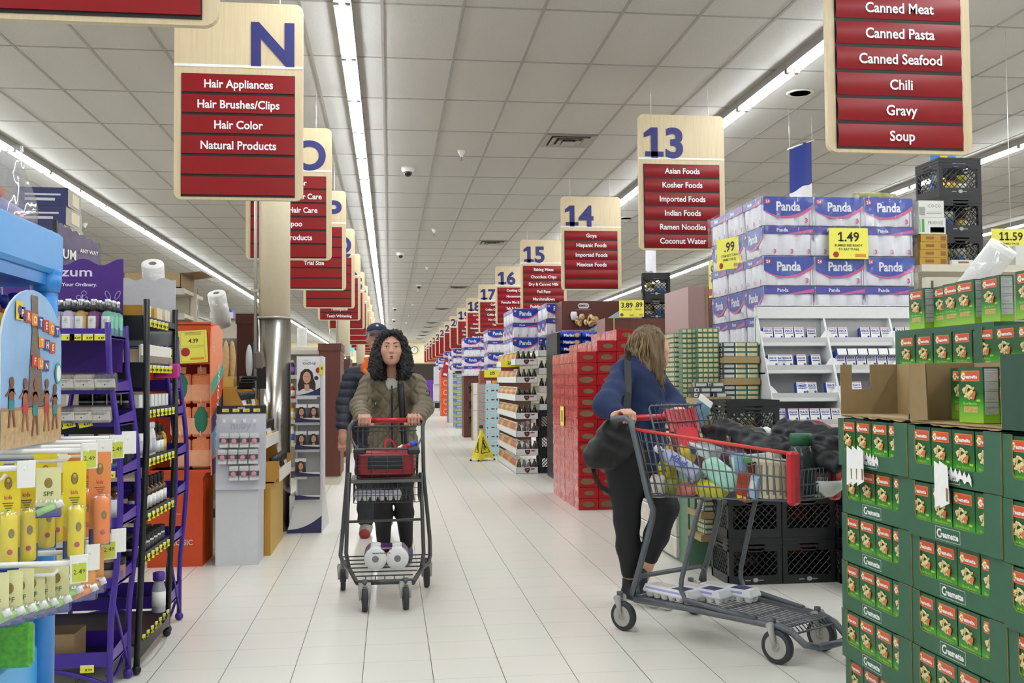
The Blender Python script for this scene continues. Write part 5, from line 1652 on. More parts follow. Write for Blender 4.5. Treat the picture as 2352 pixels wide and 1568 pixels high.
def tissue(style):
	b = MB()
	w, d = TW / 2, TD / 2
	def bump_side(M):
		def fn(u, v):
			x = -w + TW * u
			y = -d - 0.022 * abs(math.sin(math.pi * 3 * u)) ** 0.6 * (math.sin(math.pi * min(max(v, 0.02), 0.98))) ** 0.3 + 0.022
			return (x, y, 0.004 + (TH - 0.008) * v)
		b.grid(fn, 18, 6, tw, M=M)
	for q in range(4):
		bump_side(Matrix.Rotation(q * math.pi / 2, 4, 'Z'))
	b.box(-w + 0.02, w - 0.02, -d + 0.02, d - 0.02, 0.002, TH - 0.002, tw)
	for q in range(4):
		M = Matrix.Rotation(q * math.pi / 2, 4, 'Z')
		y = -d - 0.0015
		if (q % 2 == 0) == (style == 'front'):
			pts = [(-w + 0.01, TH - 0.006), (w - 0.004, TH - 0.006)]
			pts += [(w - 0.004 - (TW - 0.014) * u, 0.055 + 0.075 * (0.55 - u) ** 2 + 0.06 * (1 - u) * 0.6) for u in np.linspace(0, 1, 9)]
			pts = [(-w + 0.01, TH - 0.006), (w - 0.004, TH - 0.006)] + [(w - 0.004 - (TW - 0.014) * u, 0.066 + 0.06 * (1 - 2 * u) ** 2 + 0.02 * (1 - 2 * u)) for u in np.linspace(0, 1, 14)]
			b.add([(x, y, z) for x, z in pts], [tuple(range(len(pts)))], tb_, M=M)
			for u0, u1 in zip(np.linspace(0, 1, 14)[:-1], np.linspace(0, 1, 14)[1:]):
				f = lambda u: (w - 0.004 - (TW - 0.014) * u, 0.066 + 0.06 * (1 - 2 * u) ** 2 + 0.02 * (1 - 2 * u))
				(xa, za), (xb, zb_) = f(u0), f(u1)
				b.add([(xa, y - 0.001, za), (xb, y - 0.001, zb_), (xb, y - 0.001, zb_ - .004 - .022 * (1 - u1)), (xa, y - 0.001, za - .004 - .022 * (1 - u0))], [(0, 1, 2, 3)], tpk, M=M)
			b.text('Panda', tsl, (0.005, y - 0.002, 0.135), 0.062, bold=0.03, fit=0.175, M=M)
			b.ell((-w + 0.04, y - 0.001, TH - 0.04), (0.022, 0.001, 0.02), trd, 12, 4, M=M)
			b.text('24', tsl, (-w + 0.04, y - 0.003, TH - 0.04), 0.02, bold=0.03, res=1, M=M)
			b.text('3', tpk, (w - 0.05, y - 0.002, 0.035), 0.035, bold=0.04, res=1, M=M)
		else:
			b.box(-w + 0.006, w - 0.006, y - 0.0005, y + 0.001, TH * 0.72, TH - 0.004, tv, M=M)
			b.add([(-0.02, y - 0.001, TH * 0.72), (w - 0.006, y - 0.001, TH - 0.02), (w - 0.006, y - 0.001, TH - 0.045), (0.04, y - 0.001, TH * 0.72)], [(0, 1, 2, 3)], tpk, M=M)
			b.text('Panda', tsl, (-0.045, y - 0.002, TH * 0.86), 0.024, bold=0.03, res=1, M=M)
			for k in range(3):
				x = -w + TW / 3 * (k + 0.5)
				b.text('3', tpk, (x + 0.025, y - 0.0005, 0.03), 0.03, bold=0.04, res=1, M=M)
	return tag(b.build('bath_tissue_pack'), '', 'tissue pack')


TF, TS = Proto(tissue('front')), Proto(tissue('side'))


def tissue_stack(x, y, z, nx, ny, nz, where, dz=TH + 0.002, grp=None, top=None):
	k = 0
	for r_ in range(nz):
		for i in range(nx):
			for j in range(ny):
				if i > 0 and 0 < j and not (r_ == nz - 1 and False): continue
				P_ = TF if (r_ + nz) % 2 == 1 else TS
				face = f'front {ORD[i]}' if j == 0 else f'side {ORD[j]}'
				P_.place((x + TW * (i + 0.5) + 0.003 * ((r_ * 5 + i) % 3), y + TD * (j + 0.5), z + dz * r_), 0, label=f'tissue pack {where}, {ORD[nz - 1 - r_]} layer down, {face}', group=grp or 'bath tissue packs ' + where)


wrapf = film('stretch_wrap', '#eef0f8', 0.93, rough=0.13, bump=1.0, scale=6)


def wrap(x0, x1, y0, y1, z0, z1, label):
	t = thing('stretch_wrap', label, 'plastic wrap', (x0, y0, z0))
	b = MB()
	ring = [(x0, y0), (x1, y0), (x1, y1), (x0, y1)]
	n = 14
	for a, c_ in zip(ring, ring[1:] + ring[:1]):
		b.grid(lambda u, v: (a[0] + (c_[0] - a[0]) * u, a[1] + (c_[1] - a[1]) * u, z0 + (z1 - z0) * v), n, n, wrapf)
	b.build('film', t)


PZ = 1.27
tissue_stack(2.57, 6.66, PZ, 3, 3, 6, 'in the big wrapped stack')
wrap(2.555, 3.70, 6.63, 7.80, PZ + 0.002, PZ + 6 * 0.21 + 0.01, 'clear stretch wrap around the big bath tissue stack')
t = thing('end_shelf', 'brown end shelf carrying the big bath tissue stack', 'shelf', (3.1, 7.2, 0))
MB().box(2.56, 3.70, 6.66, 7.85, 1.22, PZ - 0.002, beige).box(2.58, 3.68, 7.2, 7.85, 0, 1.22, brown).build('carcass', t)


def price_card(lab, c, w, h, price, lines, rz=0.0):
	t = thing('price_card', lab, 'price sign', c)
	M = Matrix.Translation(Vector(c)) @ Matrix.Rotation(rz, 4, 'Z')
	b = MB().box(-w / 2, w / 2, -0.002, 0.002, -h / 2, h / 2, pos_y, M=M)
	b.build('card', t)
	b = MB().text(price, ink, (0, -0.003, h * 0.22), h * 0.3, bold=0.02, M=M, fit=w * 0.8)
	for i, s_ in enumerate(lines):
		b.text(s_, mat('dim_ink', '#5c5828', 0.6, var=0), (0, -0.003, -h * (0.06 + 0.13 * i)), h * 0.075, bold=0.03, res=1, M=M, fit=w * 0.86)
	b.ell((-w * 0.33, -0.0025, -h * 0.36), (h * 0.1, 0.001, h * 0.1), mat('stamp_red', '', .6), 16, 6, M=M)
	b.box(w * 0.16, w * 0.44, -0.003, -0.002, -h * 0.44, -h * 0.34, mat('orange_print', '', .6), M=M)
	b.build('lettering', t)
	return t


price_card('yellow price card reading 1.49 on the big tissue stack', at(1949, 559, Y=6.61), 0.285, 0.215, '1.49', ('BUMBLE BEE READY', 'TO EAT TUNA'))
price_card('yellow price card ending in .99 on the aisle side of the big tissue stack', at(1676, 582, X=2.54), 0.3, 0.235, '.99', ('STAR KIST TUNA', 'FAMILY PACK'), R(-70))

# ------------------------------------------------------------------ white tuna-snack display
wd = mat('display_white_card', '#e2e2e2', 0.5, var=0.02)
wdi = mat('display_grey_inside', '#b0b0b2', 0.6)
t = thing('snack_display', 'white cardboard tiered display of small blue and white snack boxes', 'display stand', (3.2, 6.5, 0))
XD = 2.49
rows = [(1.531, 6.5), (1.344, 6.42), (1.158, 6.34), (0.985, 6.27)]
b = MB()
for c in range(3):
	x0 = XD + 0.475 * c
	x1 = x0 + 0.468
	for x in (x0, x1):
		s = [(6.60, 1.75)]
		for z, y in rows:
			s += [(y + 0.03, z + 0.06), (y, z)]
		s += [(6.25, 0.9), (6.625, 0.9), (6.625, 1.75)]
		b.add([(x, y, z) for y, z in s] + [(x + 0.007, y, z) for y, z in s], [tuple(range(len(s))), tuple(range(2 * len(s) - 1, len(s) - 1, -1))] + [(i, (i + 1) % len(s), len(s) + (i + 1) % len(s), len(s) + i) for i in range(len(s))], wd)
	b.box(x0, x1 + 0.007, 6.56, 6.575, 1.665, 1.75, wd).box(x0, x1, 6.56, 6.625, 1.745, 1.755, wd)
	for z, y in rows:
		b.add([(x0, y + 0.02, z - 0.055), (x1, y + 0.02, z - 0.055), (x1, y, z), (x0, y, z)], [(0, 1, 2, 3)], wd)
		b.box(x0, x1, y + 0.012, y + 0.018, z - 0.055, z - 0.002, wd)
		for xx, s in ((x0, 1), (x1, -1)):
			b.add([(xx, y, z), (xx + s * 0.05, y, z), (xx + s * 0.012, y + 0.012, z + 0.045), (xx, y + 0.012, z + 0.045)], [(0, 1, 2, 3)], wd)
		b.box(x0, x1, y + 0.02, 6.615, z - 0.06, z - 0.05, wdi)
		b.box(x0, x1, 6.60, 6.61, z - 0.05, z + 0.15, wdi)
b.build('display_body', t)
rd = mat('display_red_card', '#b32a20', 0.45)
b = MB().box(XD, XD + 1.42, 6.25, 6.625, 0.12, 0.93, rd)
for c in range(3):
	cx = XD + 0.475 * c + 0.24
	b.add([(cx + 0.12 * math.cos(a), 6.262, 0.925 + 0.055 * math.sin(a)) for a in np.linspace(0, math.pi, 12)], [tuple(range(12))], rd)
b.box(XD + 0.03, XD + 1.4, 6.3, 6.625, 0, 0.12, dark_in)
b.build('base', t)


def snack():
	bb = mat('snack_blue', '#2247b0', 0.35, var=0.05)
	b = MB().box(-0.033, 0.033, -0.022, 0.022, 0, 0.094, paper, xm=bb, xp=bb)
	y = -0.0226
	b.box(-0.03, 0.03, y, y + 0.0005, 0.086, 0.0905, mat('snack_red_line', '#c08080', .5))
	b.text('SNACK', bb, (0, y - 0.0004, 0.07), 0.016, bold=0.035, res=1, fit=0.056)
	b.box(-0.025, 0.027, y, y + 0.0005, 0.050, 0.055, mat('snack_navy', '#222a52', .5))
	b.ell((0.02, y, 0.026), (0.009, 0.0008, 0.009), bb, 8, 4)
	b.ell((-0.004, y, 0.011), (0.013, 0.0008, 0.008), mat('snack_food', '#cfc4a8', .5), 8, 4)
	b.ell((0.01, y - 0.0005, 0.01), (0.006, 0.0008, 0.005), mat('snack_dark', '#4a3c2c', .5), 8, 4)
	return tag(b.build('snack_box'), '', 'box')


SN = Proto(snack())
plan = {(0, 0): [(0, 0), (1, 0), (2, 0), (3, 0), (4.5, -.03)], (0, 1): [(0, 0), (1, -.04), (1.7, -.045), (3, -.035), (4.4, -.035)], (0, 2): [(2.2, -.02), (2.5, 0), (3.5, -.035), (5, 0)], (0, 3): [(0.1, -.03), (1, -.015), (2, 0), (3, -.015), (4, -.015), (5.0, 0)],
		(1, 0): [(-.2, 0), (.8, 0), (3, 0), (4, 0), (5, 0)], (1, 1): [(0, 0), (1, 0), (2, 0), (3, 0), (4, 0), (5, 0)], (1, 2): [(1, 0), (3, 0)], (1, 3): [(2, 0), (3, 0)], (2, 0): [(0, 0), (1, 0)], (2, 1): [(0, 0), (1, 0)]}
for (c, r_), it in plan.items():
	z, y = rows[r_]
	for i, (k, dz) in enumerate(it):
		x = XD + 0.475 * c + 0.065 + 0.0735 * k
		SN.place((x, y + 0.045 + (0.05 if dz < -.02 else 0), z - 0.026), label=f'snack box in {ORD[c]} display column, {ORD[r_]} tier from the top, {ORD[i]} from its left', group='snack boxes on the white display', rot=(R(-14), R(-8 if (c, r_, i) == (0, 2, 1) else 0), 0))
for i in range(6):
	SN.place((XD + 0.475 + 0.065 + 0.0735 * i, 6.52, 1.40), label=f'blue and white snack box lying on top in the second display column, {ORD[i]} from left', group='snack boxes on the white display', rot=(R(70), 0, 0))

# ------------------------------------------------------------------ black milk crates
crm = mat('black_crate_plastic', '#1b1c1f', 0.45, var=0.1)
def milk_crate(nbar=7):
	t = thing('milk_crate', '', 'crate')
	w, h = 0.168, 0.28
	b = MB()
	for sx in (-1, 1):
		for sy in (-1, 1):
			b.box(sx * w, sx * (w - 0.03), sy * w, sy * (w - 0.03), 0, h, crm)
	for q in range(4):
		M = Matrix.Rotation(q * math.pi / 2, 4, 'Z')
		b.box(-w, w, -w, -w + 0.012, 0, 0.055, crm, M=M)
		for z in (0.225, 0.25, 0.272):
			b.box(-w, w, -w - 0.002, -w + 0.01, z - 0.006, z + 0.008, crm, M=M)
		for x0, x1 in ((-w, -0.06), (0.06, w)):
			b.box(x0, x1, -w, -w + 0.008, 0.2, 0.28, crm, M=M)
		b.box(-0.06, 0.06, -w, -w + 0.008, 0.252, 0.28, crm, M=M)
		b.tube([(-0.062, -w + 0.003, 0.215), (-0.04, -w + 0.003, 0.2), (0.04, -w + 0.003, 0.2), (0.062, -w + 0.003, 0.215)], 0.006, crm, 5, M=M)
		hh = 0.15
		for k in range(-4, nbar + 1):
			for s in (1, -1):
				x0 = -0.14 + k * 0.045
				x1 = x0 + hh
				za, zb_ = 0.055, 0.205
				xa, xb_ = x0, x1
				if xa < -0.14: za += (-0.14 - xa); xa = -0.14
				if xb_ > 0.14: zb_ -= (xb_ - 0.14); xb_ = 0.14
				if xb_ - xa < 0.01: continue
				b.tube([(s * xa, -w + 0.005, za), (s * xb_, -w + 0.005, zb_)], 0.0035, crm, 4, M=M, smooth=False)
	b.box(-w + 0.01, w - 0.01, -w + 0.01, w - 0.01, 0.004, 0.016, crm)
	b.build('crate_body', t)
	b = MB()
	for dx_, wd_ in ((-0.05, 0.035), (0.035, 0.03)):
		b.box(dx_ - wd_ / 2, dx_ + wd_ / 2, -w - 0.0008, -w, 0.024, 0.030, mat('crate_pale_print', '#a9abb0', 0.6))
	b.ell((0, -w - 0.0005, 0.028), (0.018, 0.0008, 0.014), mat('crate_pale_print', '', .6), 10, 6)
	b.build('print', t)
	return Proto(t)


CR = milk_crate()
gc = 'black milk crates beside the white display'
for c in range(4):
	for r_ in range(3 if c < 2 else 2):
		x, y = ((2.21, 6.432), (2.552, 6.432), (2.90, 6.03), (2.90, 5.69))[c]
		if c < 2: continue
		CR.place((x, y, 0.281 * r_), 0, label=f'black milk crate right of the two crate columns, {("farther", "nearer")[c - 2]} one, {ORD[r_]} from the floor', group=gc)
for c in range(2):
	for r_ in range(4 if c == 0 else 3):
		CR.place((2.21 + 0.342 * c, 6.09, 0.281 * r_), R(180 if r_ in (1,) else 0), label=f'black milk crate before the white display, {("left", "right")[c]} column, {ORD[r_]} from the floor', group=gc)
# three tall crates on the shelf top at the right, with jars inside
for r_ in range(3):
	CR.place((4.24, 7.14, 2.052 + 0.281 * r_), 0, label=f'black milk crate in the tall tower at the upper right, {("lowest", "middle", "topmost")[r_]} of three', group='black crates at the upper right')
jj = [proto_jar('pickle_jar', 'jar', 0.15, 0.038, mat('green_jar', '#5f7a3c', 0.2), mat('yellow_lid', '#e0cf3a', 0.4), paper), proto_jar('pickle_jar', 'jar', 0.15, 0.038, mat('grey_jar', '#8d948e', 0.2), glossw, mat('blue_band', '', .4)), proto_jar('pickle_jar', 'jar', 0.15, 0.038, mat('rust_jar', '#8d4a35', 0.3), blk, mat('gold_band', '', .4))]
for r_ in range(3):
	for i in range(5):
		a = R(72 * i + 20 * r_)
		jj[(i + r_) % 3].place((4.24 + 0.09 * math.cos(a), 7.14 + 0.09 * math.sin(a), 2.070 + 0.281 * r_), label=f'jar inside the upper right crate tower, {("lowest", "middle", "topmost")[r_]} crate, {ORD[i]} in its ring', group='jars in the upper right crates')
# cartons beside them, the tall shelf carrying all
t = thing('store_shelf', 'beige overstock shelf behind the pasta pallet carrying crates and cartons', 'shelf', (4.3, 7.4, 0))
MB().box(3.72, 6.2, 6.62, 8.0, 2.0, 2.05, beige).box(3.75, 3.8, 7.0, 8.0, 0, 2.0, beige).box(6.15, 6.2, 7.0, 8.0, 0, 2.0, beige).box(3.8, 6.15, 7.5, 7.55, 0.0, 2.0, beige).build('shelf_frame', t)
def carton(lab, x0, x1, y0, y1, z0, z1, m, art=None, txt=None):
	t = thing('shipping_carton', lab, 'carton', ((x0 + x1) / 2, y0, z0))
	b = MB().box(x0, x1, y0, y1, z0, z1, m)
	w, h = x1 - x0, z1 - z0
	if txt:
		b.text(txt, mat('dim_print', '#8a8c88', 0.6, var=0), (x0 + w * 0.62, y0 - 0.001, z0 + h * 0.68), h * 0.2, res=1, bold=0.02, fit=w * 0.55)
	for c_, q in (art or []):
		b.box(x0 + w * q[0], x0 + w * q[1], y0 - 0.0008, y0, z0 + h * q[2], z0 + h * q[3], c_)
	b.build('carton_shell', t)
gpn, gyp = mat('green_print', '#4f9a4a', 0.6), mat('grey_print_line', '#9a9c98', 0.6)
wcm, ycm = mat('white_carton', '#d9d9d3', 0.6, var=0.03), mat('mustard_carton', '#b28b33', 0.6, var=0.04)
carton('white carton with green print beside the crate tower', 3.73, 3.93, 6.66, 6.95, 2.272, 2.39, wcm, [(gpn, (0.02, 0.05, .1, .9)), (gpn, (0.1, 0.2, .1, .9)), (nutl, (0.42, 0.95, .08, .42)), (wcm, (0.44, 0.93, .12, .38))], 'PRODUCE')
carton('white carton printed with grey lines, topmost beside the crate tower', 3.73, 3.92, 6.66, 6.95, 2.392, 2.51, wcm, [(gyp, (0.3, 0.9, .2, .24)), (gyp, (0.3, 0.9, .3, .33)), (gyp, (0.02, 0.25, .1, .6))], 'COCO')
for k in range(4):
	carton(f'flat mustard carton beside the crate tower, {("lowest", "second", "third", "topmost")[k]} of four', 3.73 + 0.004 * k, 3.94, 6.66, 6.95, 2.052 + 0.055 * k, 2.105 + 0.055 * k, ycm, [(mat('rust_print', '#8a5a22', .6), (0.2, 0.5, .3, .7)), (mat('rust_print', '', .6), (0.75, 0.95, .15, .8))])
carton('small pale carton under the crate tower edge', 3.96, 4.12, 6.64, 6.9, 2.052, 2.085, wcm, [(mat('rust_print', '', .6), (0.3, 0.8, .3, .7))])
carton('white carton right of the leaning paper towel roll', 4.62, 4.95, 6.9, 7.3, 2.052, 2.23, wcm, [(gyp, (0.2, 0.9, .6, .64)), (gyp, (0.4, 0.8, .1, .3))], 'JUICE')
t = price_card('yellow price card reading 11.59 at the right edge', at(2322, 556, Y=7.6), 0.34, 0.22, '11.59', ('FAMILY PACK',))
p = at(2322, 556, Y=7.602)
MB().tube([(p.x, 7.602, p.z + 0.1), (p.x, 7.602, ZC - 0.002)], 0.003, wire_m, 5).build('hanging_wire', t)
t = thing('vegetable_can', 'can with a tomato label beside the leaning paper towel roll', 'can', (4.55, 7.0, 2.052))
MB().lathe([(0.04, 2.052), (0.04, 2.25)], mat('can_green_label', '#6f8d5c', 0.4, var=0.3, scale=30), 16, M=Matrix.Translation((4.55, 7.08, 0))).lathe([(0.0405, 2.15), (0.0405, 2.19)], mat('tile_red', '', .5), 16, M=Matrix.Translation((4.55, 7.08, 0))).build('can_body', t)
p = at(2222, 650, Y=5.0)
ROLL.place((p.x, p.y, p.z - 0.05), label='large white paper towel roll leaning above the topmost pasta boxes', rot=(R(30), R(27), 0), scale=1.12)
t = thing('roll_bracket', 'beige perforated bracket behind the leaning paper towel roll', 'bracket', (3.0, 5.05, 1.0))
MB().box(2.9, 3.25, 5.12, 5.16, 0.0, 1.80, beige).box(2.93, 2.94, 5.115, 5.12, 1.74, 1.78, bslot).box(3.0, 3.28, 5.0, 5.16, 1.62, 1.66, beige).build('bracket_plate', t)
t = thing('paper_bag', 'rolled brown and green packet on top of the big tissue stack', 'bag', (3.5, 6.9, 2.53))
MB().tube([(3.28, 6.75, 2.555), (3.45, 6.72, 2.555), (3.6, 6.74, 2.55)], 0.02, mat('packet_olive', '#8d8a5a', 0.5, var=0.3, scale=30), 8).ell((3.52, 6.85, 2.555), (0.12, 0.1, 0.03), mat('packet_brown', '#4a3526', 0.6), 12, 8).build('packet', t)

# ------------------------------------------------------------------ green tuna multipacks beside the display
tg = mat('tuna_green', '#53795f', 0.4, var=0.05)
tcr = mat('tuna_cream_print', '#cdbf93', 0.5, var=0.15, scale=120)
tgy = mat('tuna_grey_end', '#8f9492', 0.4)
TLx, TWx, THx = 0.150, 0.082, 0.033


def tuna():
	b = MB().rbox(-TWx / 2, TWx / 2, -TLx / 2, TLx / 2, 0, THx, tg, 0.003)
	for s in (-1, 1):
		for k in range(4):
			y = -TLx / 2 + 0.012 + 0.036 * k
			b.box(s * (TWx / 2), s * (TWx / 2 + 0.0006), y, y + 0.026, 0.006, 0.027, tcr)
	b.box(-0.030, 0.030, -TLx / 2 - 0.0006, -TLx / 2, 0.006, 0.027, tcr)
	b.box(-0.037, -0.03, -TLx / 2 - 0.0006, -TLx / 2, 0.006, 0.028, white_i)
	return tag(b.build('tuna_pack'), '', 'tuna pack')


def tuna_end():
	b = MB().rbox(-TWx / 2, TWx / 2, -TLx / 2, TLx / 2, 0, THx, mat('tuna_dark_side', '#4c524f', 0.4), 0.003)
	b.box(-0.034, 0.034, -TLx / 2 - 0.0006, -TLx / 2, 0.007, 0.027, mat('tuna_pale_end', '#c5c7c6', .5))
	for s in (-1, 1):
		b.box(s * TWx / 2, s * (TWx / 2 + 0.0006), -0.05, 0.0, 0.007, 0.027, paper).box(s * TWx / 2, s * (TWx / 2 + 0.0009), -0.04, -0.015, 0.011, 0.023, nutl)
	return tag(b.build('tuna_pack'), '', 'tuna pack')


TU, TE = Proto(tuna()), Proto(tuna_end())
ktray = mat('kraft_tray_lip', '#a08a60', 0.75, var=0.05)
gtu = 'green tuna packs beside the white display'


def tray(lab, x0, x1, y0, y1, z, lh=0.045):
	t = thing('kraft_tray', lab, 'tray', ((x0 + x1) / 2, y0, z))
	MB().box(x0, x1, y0, y1, z, z + 0.004, ktray).box(x0, x1, y0 - 0.004, y0, z, z + lh, ktray).box(x0 - 0.004, x0, y0, y1, z, z + lh * 0.9, ktray).box(x1, x1 + 0.004, y0, y1, z, z + lh * 0.9, ktray).build('tray_shell', t)


PIT = 0.145
for c in range(10):
	z0 = 1.358 - PIT * c
	if z0 < 0: break
	tray(f'kraft tray of tuna in the stack beside the white display, {ORD[c]} from the top', 2.225, 2.475, 6.50, 6.98, z0)
	for l in range(3):
		zz = z0 + 0.0045 + 0.0335 * l + (0.035 if l >= 0 else 0)
		zz = z0 + 0.042 + 0.0338 * l if c else z0 + 0.042 + 0.0338 * l
		for i in range(3):
			x = 2.268 + 0.083 * i
			if c > 4 and i < 3: continue
			(TU if i else TE).place((x, 6.585, zz), label=f'tuna pack showing its end, tray {ORD[c]} from top, layer {ORD[l]}, {ORD[i]} across', group=gtu)
			if l == 0:
				pass
	t = thing('kraft_insert', f'kraft block filling the tuna tray, {ORD[c]} from the top', 'insert', (2.35, 6.7, z0))
	MB().box(2.235, 2.465, 6.51, 6.97, z0 + 0.005, z0 + 0.0415, ktray).box(2.235, 2.465, 6.67, 6.97, z0 + 0.042, z0 + 0.142, tg).build('block', t)
# long sides facing front, just left of that stack
for l in range(21):
	z = 0.891 + 0.0338 * l
	TU.place((2.05, 6.66, z - 0.002), R(90), label=f'tuna pack at the wall corner, long side out, layer {nth(l)} from below', group=gtu)
	TU.place((2.142, 6.60, z), R(90), label=f'tuna pack, long side out, left of the kraft trays, layer {nth(l)} from below', group=gtu)
# aisle-side wall of packs
for l in range(20):
	for k in range(6):
		if l < 6 and k > 2: continue
		TU.place((2.003 + 0.004 * ((l * 3 + k) % 3), 6.84 + 0.153 * k, 0.90 + 0.0338 * l), label=f'tuna pack in the aisle-side wall, layer {nth(l)} from below, {ORD[k]} back from the corner', group=gtu)
t = thing('tuna_pallet', 'white shrink-wrapped cartons under the tuna packs', 'pallet load', (2.1, 7.4, 0))
b = MB()
for r_ in range(6):
	for k in range(4):
		b.rbox(1.955, 2.05, 6.76 + 0.36 * k, 7.11 + 0.36 * k, 0.02 + 0.145 * r_, 0.16 + 0.145 * r_, mat('pale_wrapped_carton', '#cfcabf', 0.35, var=0.15, scale=14), 0.006)
b.box(1.98, 2.22, 6.55, 8.2, 0.0, 0.885, tg)
b.build('carton_block', t)
# nearer low stack with loose packs on top
for c in range(6):
	z0 = 0.945 - PIT * c
	if z0 < 0: break
	tray(f'kraft tray in the nearer tuna stack, {ORD[c]} from the top', 1.965, 2.195, 6.21, 6.50, z0)
	t = thing('kraft_insert', f'kraft block filling the nearer tuna tray, {ORD[c]} from the top', 'insert', (2.08, 6.4, z0))
	MB().box(1.975, 2.19, 6.22, 6.49, z0 + 0.005, z0 + 0.0415, ktray).box(1.975, 2.19, 6.385, 6.49, z0 + 0.042, z0 + 0.142, tg).build('block', t)
	for l in range(3):
		for i in range(2):
			(TE if (l + i + c) % 4 == 0 else TU).place((2.03 + 0.1 * i, 6.30, z0 + 0.042 + 0.0338 * l), label=f'tuna pack in the nearer stack, tray {ORD[c]} from top, layer {ORD[l]}, {("left", "right")[i]}', group=gtu)
tray('pale kraft tray with loose tuna packs, just right of the blue-sweatered woman', 1.975, 2.19, 6.26, 6.52, 1.092)
for l in range(4):
	for i in range(2):
		TE.place((2.03 + 0.1 * i, 6.39 + 0.01 * l, 1.097 + 0.034 * l), R(12 * ((l + i) % 3) - 8), label=f'loose tuna pack above the pale kraft tray, {ORD[l]} layer, {("left", "right")[i]}', group=gtu)

# ------------------------------------------------------------------ stepped pyramid of red cartons
redc = mat('red_glossy_carton', '#a3121c', 0.3, var=0.05)
reds = mat('red_shrink_side', '#b5353a', 0.14, var=0.35, scale=22, bump=0.5, stretch=(1, 1, 0.35))
ov = mat('kraft_oval', '#7a6446', 0.8)
RW, RD, RH = 0.194, 0.245, 0.1085


def red_carton(k):
	t = MB()
	t.rbox(-RW / 2, RW / 2, -RD / 2, RD / 2, 0, RH, redc, 0.004)
	t.box(-RW / 2 - 0.0008, -RW / 2, -RD / 2 + 0.004, RD / 2 - 0.004, 0.003, RH - 0.003, reds)
	for s in (-1,):
		for q in range(3):
			y = -RD / 2 + 0.02 + 0.07 * q
			t.box(-RW / 2 - 0.002, -RW / 2 - 0.001, y, y + 0.03, 0.02, 0.07, mat('red_pink_print', '#c86a62', 0.2, var=0.3, scale=40))
	kx = (0.058, 0.068, 0.05)[k]; kz = (0.026, 0.03, 0.022)[k]; ox = (0.0, -0.008, 0.01)[k]
	t.add([(ox + kx * (abs(math.cos(a)) ** 0.8) * (1 if math.cos(a) > 0 else -1), -RD / 2 - 0.0008, 0.054 + kz * math.sin(a)) for a in np.linspace(0, 2 * math.pi, 22)[:-1]], [tuple(range(21))], ov)
	return Proto(tag(t.build('red_carton'), '', 'carton'))


RC = [red_carton(k) for k in range(3)]
RX, RY = 1.80, 9.53
for r_ in range(16):
	ncol = 4
	for i in range(ncol):
		top = 14 + i
		if r_ >= top: continue
		for j in range(6):
			if i > 0 and j > 0 and r_ < 14 + i - 1: continue
			if r_ >= 14 and j > 6 - (r_ - 13): continue
			RC[(r_ * 2 + i + j) % 3].place((RX + RW * (i + 0.5) + 0.002, RY + 0.25 * j + RD / 2 + 0.006 * ((r_ + j + i) % 3), (RH + 0.0006) * r_), R(0.8 * ((r_ * 3 + j * 2 + i) % 3 - 1)), label=f'red carton in the stepped pile, layer {nth(r_)} from the floor, column {ORD[i]} across, {ORD[j]} deep', group='red cartons in the stepped pile')
t = thing('price_card', 'narrow yellow card hanging on the aisle side of the red carton pile', 'price sign', at(1291, 955, X=1.785))
p = at(1291, 955, X=1.79)
MB().box(p.x - 0.004, p.x, p.y - 0.11, p.y + 0.08, p.z - 0.1, p.z + 0.1, pos_y).box(p.x - 0.005, p.x, p.y - 0.07, p.y + 0.04, p.z - 0.06, p.z + 0.06, mat('faint_rule', '', .6)).build('card', t)

# ------------------------------------------------------------------ brown end shelves and cookie display behind the red pile
t = thing('end_shelf', 'tall brown end panel between the tissue stack and the green sign row', 'shelf', (2.75, 8.5, 0))
MB().box(2.583, 2.60, 8.45, 9.2, 0, 2.06, mat('end_panel_lit_brown', '#a98a86', 0.4, var=0.03)).box(2.60, 2.76, 8.45, 8.47, 0, 2.06, mat('end_panel_lit_brown', '', .4)).box(2.76, 3.6, 8.45, 9.2, 0, 2.06, brown).box(2.74, 2.76, 8.44, 8.46, 0, 2.06, mat('panel_edge', '#a1835f', 0.6)).build('carcass', t)  # brown panel; light on its bright faces is painted in as a paler tone
t = thing('end_shelf', 'long brown end shelf with price cards and two crates on top', 'shelf', (3.0, 11.8, 0))
MB().box(2.56, 3.65, 11.75, 12.22, 0, 1.99, brown, xm=mat('end_panel_lit_brown', '', .4)).box(2.66, 2.68, 11.74, 11.75, 0, 1.99, mat('panel_edge', '', .6)).build('carcass', t)  # aisle side takes the same painted-in lit tone
for r_ in range(2):
	CR.place((3.27, 12.05, 1.992 + 0.281 * r_), R(-12), label=f'black milk crate on the long brown end shelf, {("lower", "upper")[r_]} of two', group='black crates on the brown end shelf')
for r_ in range(2):
	for i in range(4):
		jj[(i + 1) % 3].place((3.27 + 0.08 * math.cos(R(90 * i)), 12.05 + 0.08 * math.sin(R(90 * i)), 2.01 + 0.281 * r_), label=f'jar in the crates on the brown end shelf, {("lower", "upper")[r_]} crate, {ORD[i]} in its ring', group='jars in the brown shelf crates')
price_card('yellow price card reading 3.89 on the brown end shelf, nearer the aisle', at(1440, 709, Y=11.72), 0.19, 0.2, '3.89', ('SODA PACK',))
price_card('yellow price card partly behind the other 3.89 card', at(1463, 708, Y=11.76), 0.17, 0.2, '3.89', ('SODA PACK',))
price_card('yellow price card right of the two crates, cut off by the brown panel', at(1566, 709, Y=11.72), 0.2, 0.2, '3.89', ('SODA PACK',))
price_card('thin yellow card edge beside the big tissue stack', at(1639, 640, X=2.6), 0.12, 0.3, '.99', ('SALE',), R(-70))

